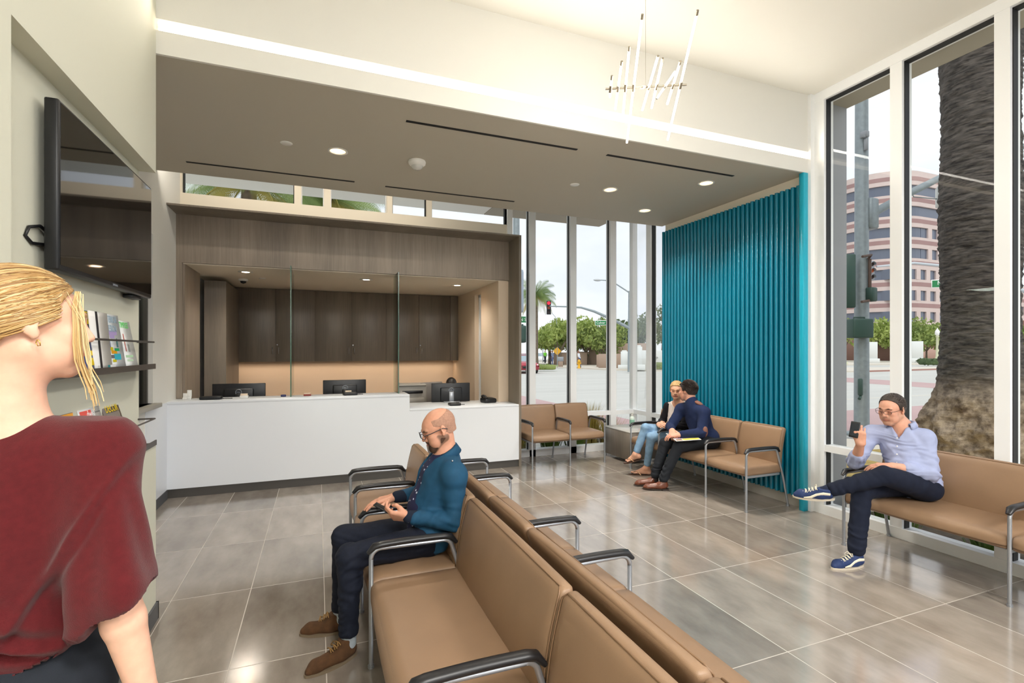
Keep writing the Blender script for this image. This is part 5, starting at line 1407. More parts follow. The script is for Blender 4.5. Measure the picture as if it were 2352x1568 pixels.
# ================================================================== the people
def cloth(name, col, rough=.8, noise=.06, nscale=40, bump=.25, bscale=900, sheen=.1):
    return mat(name, col, rough, noise=noise, nscale=nscale, bump=bump, bscale=bscale, spec=.25)
def limb(s, pts, rs, k=.02): s.chain([Vector(p) for p in pts], rs, k)
def torso(s, pel, chest, neck, fwd, wide=1.0, ex=0.0, sh=None, shr=.060, belly=0, k=.05, hipw=1.0):
    """blend of pelvis, waist, rib cage and shoulder girdle"""
    pel, chest, neck = Vector(pel), Vector(chest), Vector(neck)
    up = (chest-pel).normalized(); f = Vector(fwd)
    s.M = frame(pel, f, up); s.el((0, 0, 0), (.155*wide*hipw+ex, .105+ex, .10+ex), k=k)
    mid = (pel*.5+chest*.5); s.M = frame(mid, f, up); s.el((0, .008+belly*.5, 0), (.135*wide+ex, .098+belly+ex, .15+ex), k=k)
    s.M = frame(chest, f, (neck-chest).normalized()); s.el((0, 0, .01), (.158*wide+ex, .105+ex, .15+ex), k=k)
    s.M = None
    if sh:
        for q in sh:
            q = Vector(q); s.rc(neck*.75+chest*.25, q, .062+ex, shr+ex, k=.04)
        s.rc(neck+(neck-chest)*.05, neck-(neck-chest)*.5, .058+ex*.6, .085+ex, k=.03)
def band_collar(frm, r, h, flare, mt, parent, a0=-150, a1=150, thick=.004, name='collar', squash=.9, tilt=0.0):
    """fold collar: open at +y (front)"""
    b = MB(); n = 26; vs = []
    for (rr, z) in ((r, 0), (r+flare*.4, h), (r+flare, h*.92), (r+flare*1.6, h*.15)):
        for i in range(n+1):
            a = math.radians(90+180+a0+(a1-a0)*i/n)
            e = abs(a0+(a1-a0)*i/n)/150.0
            vs.append((rr*math.cos(a), rr*squash*math.sin(a), z-tilt*max(0, math.sin(a))-.012*e**4))
    m = n+1; fs = [(q*m+i, q*m+i+1, (q+1)*m+i+1, (q+1)*m+i) for q in range(3) for i in range(n)]
    b.M = frm; b.add(vs, fs, True); o = b.build(name, mt, None, fix=False)
    md = o.modifiers.new('s', 'SOLIDIFY'); md.thickness = thick
    o.parent = parent; o.matrix_parent_inverse = Matrix.Translation(-Vector(parent.location)); return o
def adopt(o, parent):
    o.parent = parent; o.matrix_parent_inverse = Matrix.Translation(-Vector(parent.location)) if parent.type == 'EMPTY' else Matrix.Identity(4); return o
def scalp(parent, M4, hs, name, mt, off, line, res=.004, top=None, seedv=1, amp=.0, freq=90, extra=None, wid=1.0):
    s = SDF(res, .01); s.M = M4 @ Matrix.Scale(hs, 4); s.S = hs
    s.el((0, -.020, .030), (.075+off*wid, .094+off, .084+off)); s.el((0, .026, .022), (.066+off, .062+off*.6, .066+off))
    s.el((0, -.045, -.02), (.060+off*.6, .060+off*.6, .06))
    if extra: extra(s)
    s.M = None; s.S = 1
    Fi = np.array((M4 @ Matrix.Scale(hs, 4)).inverted())
    xs, zs = zip(*line)
    def clip(X):
        q = X@Fi[:3, :3].T+Fi[:3, 3]
        h = np.interp(q[..., 1], xs, zs)
        d = (h-q[..., 2])*hs
        if top is not None: d = np.maximum(d, top(q)*hs)
        return d
    fn = (lambda V: wave(V, seedv, freq, amp)) if amp else None
    return s.mesh(name, mt, parent, clip=clip, fn=fn)
def glasses(parent, M4, mt, w=.026, h=.017, r=.0015, lens=None):
    b = MB(); b.M = M4
    for sx in (-1, 1):
        b.tube([(sx*.032+w*math.cos(t)*(abs(math.cos(t))**-.3 if abs(math.cos(t)) > .01 else 1), .104-.006*math.cos(t)*sx, .001+h*math.sin(t)) for t in np.linspace(0, 2*PI, 25)], r, 6)
        b.tube([(sx*.060, .099, .008), (sx*.080, .06, .010), (sx*.084, -.01, .012), (sx*.080, -.035, -.004)], r*1.1, 6)
    b.tube([(-.007, .106, .004), (0, .109, .007), (.007, .106, .004)], r, 6)
    o = adopt(b.build('eyeglasses', mt), parent)
    return o
def phone(p, rz, label, ang=(0, 0, 0), size=(.068, .009, .138)):
    t = empty('smartphone', p, label=label, cat='phone'); t.rotation_euler = ang
    x, y, z = [v/2 for v in size]
    MB().box(-x, -y, -z, x, y, z, .004, 2).build('case', M['black'], t)
    MB().box(-x+.004, y, -z+.012, x-.004, y+.0006, z-.012).build('screen', mat('phone_screen', '#1d232c', .08), t)
    return t

# ---------------------------------------------------------------- bald man in the blue jacket
def bald_man():
    P0 = Vector((.60, 2.87, 0)); t = empty('person', P0, label='bald bearded man in blue jacket and jeans sitting with a phone', cat='person')
    pel = Vector((.585, 2.87, .545)); chest = Vector((.655, 2.865, .815)); neck = Vector((.705, 2.865, .985))
    sl = Vector((.705, 2.70, .905)); sr = Vector((.700, 3.03, .900)); el = Vector((.715, 2.672, .655)); er = Vector((.640, 3.115, .705))
    wl = Vector((.462, 2.745, .685)); wr = Vector((.440, 3.150, .685))
    hl = Vector((.585, 2.785, .53)); hr = Vector((.585, 2.955, .53)); kl = Vector((.150, 2.730, .520)); kr = Vector((.135, 2.985, .535))
    al = Vector((.150, 2.725, .105)); ar = Vector((.120, 2.995, .105))
    H = frame((.655, 2.862, 1.142), (-.93, -.05, -.36))
    s = SDF(.0035); skin = '#d29a80'
    head(s, H, 1.0, stubble='#7b5a48', brow='#4e3628', eyes_closed=True)
    s.rc((.695, 2.863, 1.09), neck, .056, .062, k=.03); s.rc(neck, chest, .07, .06, k=.03)
    for a, b, c in ((sl, el, wl), (sr, er, wr)): s.rc(neck-Vector((0, 0, .05)), a, .04, .04); s.rc(a, b, .04, .036); s.rc(b, c, .038, .026)
    s.rc(chest, pel, .06, .06)
    hand(s, hframe(wl, (-1, .42, .10), (-.15, -.72, -.62)), 1, curl=(38, 38, 25), thumb=[(.020, .022, -.010), (.040, .048, -.026), (.040, .072, -.040), (.028, .092, -.046)])
    hand(s, hframe(wr, (-1, .05, -.13), (-.1, -.05, 1)), -1, curl=(10, 18, 12), spread=8, thumb=[(.020, .022, -.006), (.044, .048, -.010), (.058, .074, -.014), (.062, .096, -.018)])
    s.mesh('body', SKIN, t, base=skin)
    # shirt
    nm, nt, bb, out = new_mat('navy_dotted_shirt')
    tc = N(nt, 'ShaderNodeTexCoord'); vo = N(nt, 'ShaderNodeTexVoronoi', Scale=34.0); nt.links.new(tc.outputs['Object'], vo.inputs['Vector'])
    lt = N(nt, 'ShaderNodeMath', operation='LESS_THAN'); lt.inputs[1].default_value = .20; nt.links.new(vo.outputs['Distance'], lt.inputs[0])
    mx = N(nt, 'ShaderNodeMix', data_type='RGBA'); mx.inputs[6].default_value = lin('#1c1f45'); mx.inputs[7].default_value = lin('#c9cde0'); nt.links.new(lt.outputs[0], mx.inputs[0]); nt.links.new(mx.outputs[2], bb.inputs['Base Color']); bb.inputs['Roughness'].default_value = .8
    s = SDF(.006); torso(s, pel, chest, neck, (-1, 0, 0), .92, .004, (sl, sr), .05, belly=.022)
    lo_clip = lambda X: np.maximum(.50-X[..., 2], (X[..., 2]-1.0)-(.62-X[..., 0])*.5)
    s.mesh('shirt', nm, t, fn=lambda V: wave(V, 3, 45, .0022), clip=lambda X: X[..., 2]*0-1)
    band_collar(frame(neck+Vector((-.012, 0, -.005)), (-1, 0, -.35), (-.25, 0, 1)), .062, .032, .010, nm, t, -140, 140, name='shirt_collar')
    # jacket
    jk = cloth('blue_jacket_cotton', '#1d4a68', .7, noise=.10, nscale=25)
    s = SDF(.0055)
    torso(s, pel+Vector((.015, 0, -.0)), chest+Vector((.006, 0, 0)), neck, (-1, 0, 0), 1.02, .018, (sl, sr), .062, belly=.012)
    s.rc(sl, el, .066, .057, k=.03); s.rc(el, el.lerp(wl, .86), .056, .040, k=.02)
    s.rc(sr, er, .066, .055, k=.03); s.rc(er, er.lerp(wr, .72), .054, .038, k=.02)
    s.rc(pel+Vector((-.02, -.10, -.055)), pel+Vector((.05, -.13, -.03)), .045, .05, k=.03); s.rc(pel+Vector((-.02, .10, -.055)), pel+Vector((.05, .13, -.03)), .045, .05, k=.03)
    def clip(X):
        w_ = .052+.05*np.clip((.80-X[..., 2])/.3, 0, 1)+.02*np.clip((X[..., 2]-.88)/.1, 0, 1)
        front = np.minimum(w_-np.abs(X[..., 1]-2.868), (chest.x-.03)+(X[..., 2]-.8)*.25-X[..., 0])
        top = (X[..., 2]-1.02)-(X[..., 0]-.70)*.5
        under = np.minimum(.45-X[..., 2], 1)
        elbow_keep = front
        return np.maximum(np.maximum(front, top), under)
    def fn(V):
        return wave(V, 5, 38, .0030)+folds(V, el, el-sl, .10, 5, .006, 1)+folds(V, el.lerp(wl, .5), wl-el, .12, 6, .004, 2)+folds(V, er, wr-er, .10, 5, .006, 4)+folds(V, pel+Vector((0, -.1, .05)), (0, 0, 1), .14, 4, .007, 3)+folds(V, sl, el-sl, .10, 3, .004, 6)
    j = s.mesh('jacket', jk, t, fn=fn, clip=clip)
    band_collar(frame(neck+Vector((.010, 0, -.018)), (-1, 0, -.5), (-.35, 0, 1)), .078, .056, .012, jk, t, -118, 118, .005, name='jacket_collar')
    cf = cloth('dark_knit_cuff', '#1a2233', .85)
    s = SDF(.004); s.rc(el.lerp(wl, .80), el.lerp(wl, .97), .040, .037); s.mesh('cuff', cf, t)
    s = SDF(.004); s.rc(er.lerp(wr, .68), er.lerp(wr, .90), .040, .036); s.mesh('cuff', cf, t)
    b = MB().sphere((sl.x-.01, sl.y-.02, sl.z+.083), .006, 8, 6); adopt(b.build('button', M['chrome']), t)
    # watch
    wd = (wl-el).normalized(); wc = el.lerp(wl, 1.0)
    Fm = frame(wc, wd, (0, -.7, -.7)); b = MB(); b.M = Fm
    b.tube([(.031*math.cos(a), 0, .031*math.sin(a)) for a in np.linspace(0, 2*PI, 25)], .005, 8)
    wt = adopt(b.build('watch_strap', M['dark_metal']), t)
    b = MB(); b.M = frame(wc+Vector((0, -.033, -.004)), wd, (0, -1, -.1)); b.lathe([(.0001, .002), (.015, .002), (.018, 0), (.018, -.005)], n=20); o = b.build('watch_face', M['chrome']); adopt(o, t)
    # jeans
    dn = cloth('dark_denim', '#161b29', .8, noise=.18, nscale=60)
    s = SDF(.006)
    s.M = frame(pel, (-1, 0, 0)); s.el((0, -.01, -.01), (.158, .115, .098), k=.04); s.M = None
    for h_, k_, a_ in ((hl, kl, al), (hr, kr, ar)):
        s.rc(h_, k_, .088, .064, k=.045); s.rc(k_, a_+Vector((0, 0, .02)), .062, .046, k=.02); s.rc(k_+Vector((.02, 0, -.02)), k_.lerp(a_, .35)+Vector((.022, 0, 0)), .052, .05, k=.03)
        s.rc(a_+Vector((0, 0, .05)), a_+Vector((0, 0, .035)), .050, .051, k=.004)
    def fn(V):
        o = wave(V, 8, 32, .0028)
        for i, (h_, k_, a_) in enumerate(((hl, kl, al), (hr, kr, ar))):
            o = o+folds(V, k_+Vector((.04, 0, -.04)), (0, 0, 1), .11, 6, .007, 10+i)+folds(V, a_+Vector((0, 0, .09)), (0, 0, 1), .12, 8, .006, 20+i)+folds(V, h_+Vector((-.08, 0, .02)), k_-h_, .12, 4, .006, 30+i)+folds(V, k_.lerp(a_, .45), (0, 0, 1), .13, 5, .004, 40+i)
        return o
    s.mesh('jeans', dn, t, fn=fn, clip=lambda X: .118-X[..., 2])
    # boots, socks
    su = mat('brown_suede', '#54371d', .9, noise=.2, nscale=30, bump=.3, bscale=300); sole = mat('crepe_sole', '#7a6a55', .8)
    sk = cloth('light_sock', '#a9b2b8')
    for (a_, hh, tt) in ((al, (.190, 2.745, 0), (-.060, 2.625, 0)), (ar, (.160, 2.99, 0), (-.095, 3.03, 0))):
        s = SDF(.005); s.rc(a_+Vector((0, 0, .04)), a_+Vector((.0, 0, -.05)), .040, .038); s.mesh('sock', sk, t)
        shoe(t, hh, tt, (0, 0, 1), su, sole, 'shoe', h=.108, w=.048, lace=mat('tan_lace', '#8d6a3c', .8), low=False)
    # head details
    hs = mat('cropped_hair', '#ab836f', .9, noise=.15, nscale=90)
    scalp(t, H, 1.0, 'cropped_hair', hs, .0016, [(-.2, -.045), (-.03, -.04), (-.012, .02), (.02, .03), (.05, .05)], .003, top=lambda q: np.maximum(q[..., 1]-.034, (q[..., 2]-.070)-.25*np.maximum(0, -q[..., 1]-.01)))
    bd = mat('beard', '#4c3427', .95, noise=.25, nscale=160, bump=.5, bscale=400)
    s = SDF(.003, .012); s.M = H; o_ = .0035
    s.el((0, .026, -.047), (.055+o_, .058+o_, .066+o_), k=.02)
    for sx in (-1, 1): s.rc((sx*.048, -.010, -.052), (sx*.018, .060, -.096), .0185+o_, .0175+o_, k=.026)
    s.rc((-.012, .066, -.099), (.012, .066, -.099), .0185+o_, k=.014); s.rc((-.015, .074, -.048), (.015, .074, -.048), .0155+o_*.6, k=.012); s.M = None
    Fi = np.array(H.inverted())
    def clip(X):
        q = X@Fi[:3, :3].T+Fi[:3, 3]; x, y, z = q[..., 0], q[..., 1], q[..., 2]
        cheek = z-(-.048+.9*np.maximum(0, .03-y)*.9)+np.where(y > .045, -.006, 0)
        mouth = np.minimum(.017-np.abs(x), np.minimum(.0085-np.abs(z+.061), y-.07))
        return np.maximum(np.maximum(cheek, mouth), np.maximum(-.012-y, -.125-z))
    s.mesh('beard', bd, t, clip=clip)
    glasses(t, H, mat('dark_glasses', '#1d2028', .35), r=.0022)
    b = MB(); 
    phone((.352, 2.838, .712), 0, 'black phone held in the seated bald man hand', (math.radians(-62), math.radians(6), math.radians(70)))
bald_man()

# ---------------------------------------------------------------- man in the light blue shirt, right
def shirt_man():
    t = empty('person', (4.3, 2.45, 0), label='man in light blue shirt and glasses sitting cross legged looking at phone', cat='person')
    pel = Vector((4.33, 2.44, .55)); chest = Vector((4.30, 2.49, .815)); neck = Vector((4.285, 2.52, 1.000)); fw = (-.93, -.34, 0)
    sr = Vector((4.215, 2.695, .925)); sl = Vector((4.340, 2.385, .925)); er = Vector((4.045, 2.715, .700)); el = Vector((4.275, 2.310, .680))
    wr = Vector((3.925, 2.595, .880)); wl = Vector((4.055, 2.445, .725))
    hl = Vector((4.31, 2.36, .55)); hr = Vector((4.30, 2.53, .545)); kl = Vector((3.915, 2.415, .672)); kr = Vector((3.865, 2.545, .535))
    al = Vector((3.615, 2.640, .545)); ar = Vector((3.735, 2.500, .105))
    H = frame((4.215, 2.548, 1.137), (-.96, -.02, -.20))
    s = SDF(.0035); skin = '#d6a088'
    head(s, H, 1.0, stubble='#c4967f', brow='#3c2c24', eyes_closed=True, lips='#bb7c6b')
    s.rc((4.255, 2.54, 1.08), neck, .055, .062, k=.03); s.rc(neck, chest, .07, .06, k=.03); s.rc(chest, pel, .06, .06)
    for a, b, c in ((sl, el, wl), (sr, er, wr)): s.rc(neck-Vector((0, 0, .05)), a, .04, .04); s.rc(a, b, .04, .038); s.rc(b, b.lerp(c, .35), .040, .040, k=.01); s.rc(b.lerp(c, .35), c, .040, .027, k=.01)
    hand(s, hframe(wr, (-.18, -.05, 1), (-.85, -.5, -.1)), -1, curl=(42, 40, 20), thumb=[(.020, .022, -.008), (.040, .046, -.024), (.040, .072, -.034), (.034, .094, -.036)])
    hand(s, hframe(wl, (-.55, .83, -.08), (-.1, -.15, 1)), 1, curl=(16, 20, 15))
    s.mesh('body', SKIN, t, base=skin)
    sh = cloth('light_blue_shirt', '#a2abcd', .75, noise=.03, nscale=30, bump=.12)
    s = SDF(.0055)
    torso(s, pel+Vector((0, 0, .015)), chest, neck, fw, 1.0, .012, (sl, sr), .058, belly=.03)
    s.rc(sl, el, .060, .056, k=.03); s.rc(el, el.lerp(wl, .50), .056, .050, k=.02); s.rc(el.lerp(wl, .42), el.lerp(wl, .56), .054, .053, k=.003)
    s.rc(sr, er, .060, .056, k=.03); s.rc(er, er.lerp(wr, .28), .056, .052, k=.02); s.rc(er.lerp(wr, .18), er.lerp(wr, .34), .057, .054, k=.003)
    Fc = frame(neck, fw, (0, 0, 1)); Fi = np.array(Fc.inverted())
    def clip(X):
        q = X@Fi[:3, :3].T+Fi[:3, 3]; x, y, z = q[..., 0], q[..., 1], q[..., 2]
        vee = np.minimum(np.minimum(.040+.5*(z+.01)-np.abs(x), y-.02), z+.085)
        return np.maximum(vee, z-.018+y*.25)
    def fn(V):
        return wave(V, 15, 34, .0042)+folds(V, el, el-sl, .13, 7, .014, 1)+folds(V, er, er-sr, .12, 7, .013, 2)+folds(V, chest+Vector((-.1, 0, -.12)), (0, .5, 1), .18, 8, .012, 3)+folds(V, sl+Vector((-.05, .05, -.05)), (-.6, .4, -.7), .12, 4, .005, 4)+folds(V, el.lerp(wl, .3), wl-el, .09, 5, .005, 7)
    s.mesh('shirt', sh, t, fn=fn, clip=clip)
    band_collar(frame(neck+Vector((-.004, 0, .0)), fw, (-.18, -.05, 1)), .070, .048, .022, sh, t, -132, 132, .003, name='collar', tilt=.016)
    for i in range(5):
        z = -.075-.062*i; p = Fc @ Vector((0, .128+.008*i-.002*i*i, z)); b = MB(); b.sphere(p, .0058, 8, 6); adopt(b.build('button', M['white']), t)
    pk = MB(); 
    dn = cloth('navy_trousers', '#171d2e', .85, noise=.10, nscale=30)
    s = SDF(.006)
    s.M = frame(pel, fw); s.el((0, -.005, -.005), (.165, .120, .100), k=.04); s.M = None
    s.rc(hl, kl, .092, .070, k=.045); s.rc(kl, al+Vector((.03, -.03, .005)), .068, .052, k=.02)
    s.rc(hr, kr, .090, .068, k=.045); s.rc(kr, ar+Vector((0, 0, .02)), .068, .058, k=.02)
    def clip(X):
        d = (X-np.array(al))@np.array((al-kl).normalized()); near = np.linalg.norm(X-np.array(al), axis=-1)
        low = .075-X[..., 2]
        return np.maximum(low, np.where(near < .16, d+.005, -1))
    def fn(V):
        return wave(V, 18, 30, .0030)+folds(V, kl.lerp(al, .6), al-kl, .16, 6, .007, 1)+folds(V, kr+Vector((.02, 0, -.05)), (0, 0, 1), .12, 5, .006, 2)+folds(V, ar+Vector((0, 0, .07)), (0, 0, 1), .12, 5, .007, 3)+folds(V, hl.lerp(kl, .3), kl-hl, .14, 4, .006, 4)+folds(V, kr.lerp(ar, .5), (0, 0, 1), .14, 4, .004, 5)
    s.mesh('trousers', dn, t, fn=fn, clip=clip)
    nv = mat('navy_sneaker', '#1d3260', .7, noise=.12, nscale=60); rub = mat('sneaker_sole', '#c9bfae', .6); lc = mat('cream_lace', '#e8e0cc', .7)
    sk = cloth('navy_sock', '#20283f')
    for (a_, b_) in ((ar+Vector((0, 0, .02)), ar+Vector((0, 0, -.05))), (al+Vector((.03, -.02, .01)), al+Vector((-.03, .03, -.03)))):
        s = SDF(.005); s.rc(a_, b_, .038, .036); s.mesh('sock', sk, t)
    shoe(t, (3.785, 2.488, 0), (3.505, 2.525, 0), (0, 0, 1), nv, rub, 'sneaker', h=.088, lace=lc, stripe=lc, L=.28)
    shoe(t, (3.655, 2.610, .470), (3.470, 2.815, .455), (-.25, -.10, 1), nv, rub, 'sneaker', h=.088, lace=lc, stripe=lc)
    hr_ = mat('dark_brown_hair', '#3a2f29', .55, noise=.35, nscale=70, bump=.8, bscale=120, stretch=(1, 1, .35))
    ln_ = [(-.2, -.045), (-.035, -.045), (-.022, .0), (.0, .016), (.010, .0), (.016, .010), (.026, .052), (.044, .080), (.058, .092)]
    scalp(t, H, 1.0, 'hair', hr_, .008, ln_, .0035, amp=.0018, freq=120)
    fuzz(t, H, 1.0, .007, ln_, 1500, ['#2e2522', '#40342d', '#574b45', '#6b625d'], 3)
    glasses(t, H, mat('thin_glasses', '#241f1f', .3), w=.025, h=.013, r=.0015)
    phone((3.893, 2.620, .985), 0, 'dark phone held up by the man in the light blue shirt', (math.radians(12), math.radians(-6), math.radians(112)), (.062, .009, .125))
shirt_man()

# ---------------------------------------------------------------- couple on the blue wall bench
def couple_man():
    t = empty('person', (4.28, 4.64, 0), label='dark haired man in navy sweater with elbow patches turned to the woman', cat='person')
    pel = Vector((4.30, 4.63, .55)); chest = Vector((4.20, 4.68, .80)); neck = Vector((4.135, 4.70, .965)); fw = (-.98, .12, 0)
    sl = Vector((4.165, 4.53, .885)); sr = Vector((4.125, 4.87, .885)); el = Vector((4.085, 4.475, .665)); er = Vector((3.985, 4.90, .675))
    wl = Vector((3.855, 4.590, .635)); wr = Vector((3.865, 4.725, .665))
    hl = Vector((4.29, 4.54, .545)); hr = Vector((4.28, 4.72, .545)); kl = Vector((3.855, 4.60, .50)); kr = Vector((3.835, 4.81, .50))
    al = Vector((3.700, 4.665, .115)); ar = Vector((3.715, 4.835, .12))
    H = frame((4.125, 4.765, 1.120), (-.42, .90, -.10), (0, .06, 1))
    s = SDF(.0045); head(s, H, 1.0, stubble='#c09080', brow='#2c211c', eyes_closed=True)
    s.rc((4.135, 4.72, 1.06), neck, .054, .060, k=.03); s.rc(neck, chest, .07, .06, k=.03); s.rc(chest, pel, .06, .06)
    for a, b, c in ((sl, el, wl), (sr, er, wr)): s.rc(neck-Vector((0, 0, .05)), a, .04, .04); s.rc(a, b, .04, .036); s.rc(b, c, .038, .027)
    hand(s, hframe(wl, (-.80, .58, -.12), (-.1, -.25, 1)), 1, curl=(22, 28, 18)); hand(s, hframe(wr, (-.55, -.75, -.30), (-.5, .1, .8)), -1, curl=(30, 30, 20))
    s.mesh('body', SKIN, t, base='#d39b84')
    kn = cloth('navy_sweater', '#1f2b4d', .9, noise=.08, nscale=50, bump=.4)
    s = SDF(.006); torso(s, pel+Vector((.0, 0, .02)), chest, neck, fw, 1.0, .014, (sl, sr), .060, belly=.01)
    s.rc(sl, el, .064, .056, k=.03); s.rc(el, el.lerp(wl, .86), .055, .040, k=.02); s.rc(sr, er, .064, .056, k=.03); s.rc(er, er.lerp(wr, .86), .055, .040, k=.02)
    s.rc(neck+Vector((.0, 0, -.02)), neck+Vector((0, .0, .035)), .073, .066, k=.02)
    s.mesh('sweater', kn, t, fn=lambda V: wave(V, 25, 32, .0032)+folds(V, el, el-sl, .1, 5, .007, 1)+folds(V, er, er-sr, .1, 5, .006, 2)+folds(V, pel+Vector((0, 0, .1)), (0, 0, 1), .16, 4, .006, 3))
    pt = mat('brown_patch', '#7e5547', .8)
    s = SDF(.004); s.M = frame(el+Vector((.012, -.030, .015)), (0, -1, 0), (0, .12, 1)); s.el((0, .0, 0), (.036, .031, .062)); s.M = None; s.mesh('elbow_patch', pt, t)
    s = SDF(.004); s.M = frame(sl.lerp(neck, .55)+Vector((.012, 0, .046)), (0, -1, 0), (.3, 0, 1)); s.el((0, 0, .010), (.050, .066, .024), Euler((-.30, 0, 0)).to_matrix()); s.M = None; s.mesh('shoulder_patch', pt, t)
    dn = cloth('charcoal_trousers', '#23262c', .85)
    s = SDF(.006); s.M = frame(pel, fw); s.el((0, -.005, -.005), (.158, .118, .098), k=.04); s.M = None
    s.rc(hl, kl, .088, .066, k=.045); s.rc(kl, al+Vector((0, 0, .02)), .064, .054, k=.02); s.rc(hr, kr, .088, .066, k=.045); s.rc(kr, ar+Vector((0, 0, .02)), .064, .054, k=.02)
    s.mesh('trousers', dn, t, clip=lambda X: .095-X[..., 2], fn=lambda V: wave(V, 28, 30, .003)+folds(V, al+Vector((0, 0, .09)), (0, 0, 1), .12, 6, .007, 2)+folds(V, ar+Vector((0, 0, .09)), (0, 0, 1), .12, 6, .007, 3)+folds(V, kl+Vector((.03, 0, -.05)), (0, 0, 1), .1, 5, .006, 4)+folds(V, kr+Vector((.03, 0, -.05)), (0, 0, 1), .1, 5, .006, 5))
    lt = mat('brown_leather_shoe', '#6b3a26', .3, coat=.3); sl_ = mat('dark_sole', '#30231d', .6)
    for a_ in (al, ar):
        s = SDF(.005); s.rc(a_+Vector((0, 0, .03)), a_+Vector((0, 0, -.05)), .036, .036); s.mesh('sock', cloth('dark_sock', '#2a2220'), t)
    shoe(t, (3.745, 4.640, .012), (3.475, 4.760, .012), (0, 0, 1), lt, sl_, 'shoe', h=.085, heel_h=.03, pointy=1, sole_t=.009)
    shoe(t, (3.755, 4.835, .012), (3.475, 4.925, .012), (0, 0, 1), lt, sl_, 'shoe', h=.085, heel_h=.03, pointy=1, sole_t=.009)
    hr_ = mat('black_hair', '#231a17', .5, noise=.4, nscale=60, bump=.9, bscale=110)
    ln_ = [(-.2, -.055), (-.035, -.055), (-.022, -.005), (.0, .012), (.018, .0), (.026, .0), (.032, .045), (.060, .07), (.085, .085)]
    scalp(t, H, 1.0, 'hair', hr_, .015, ln_, .004, amp=.0035, freq=100)
    fuzz(t, H, 1.0, .015, ln_, 900, ['#1d1614', '#2b201c', '#3a2d27'], 4, L=.026, r=.0016)
    # magazine on his lap
    m = empty('magazine', (3.945, 4.63, .602), math.radians(30), label='open magazine on the lap of the man in the navy sweater', cat='magazine')
    m.rotation_euler = (math.radians(-4), math.radians(-3), math.radians(68))
    MB().box(-.20, -.14, 0, .0, .14, .006, .002, 1).box(.0, -.14, 0, .20, .14, .006, .002, 1).build('pages', mat('paper', '#e5e3e2', .6), m)
    for (a, b_, c, d, col) in ((-.19, -.13, -.12, .05, '#e8d64a'), (-.11, -.06, -.03, .12, '#c9b9d6'), (-.19, .06, -.12, .13, '#8a7060')):
        MB().quad((a, b_, .0066), (c, b_, .0066), (c, d, .0066), (a, d, .0066)).build('printed_picture', mat('ink', col, .5), m)
couple_man()

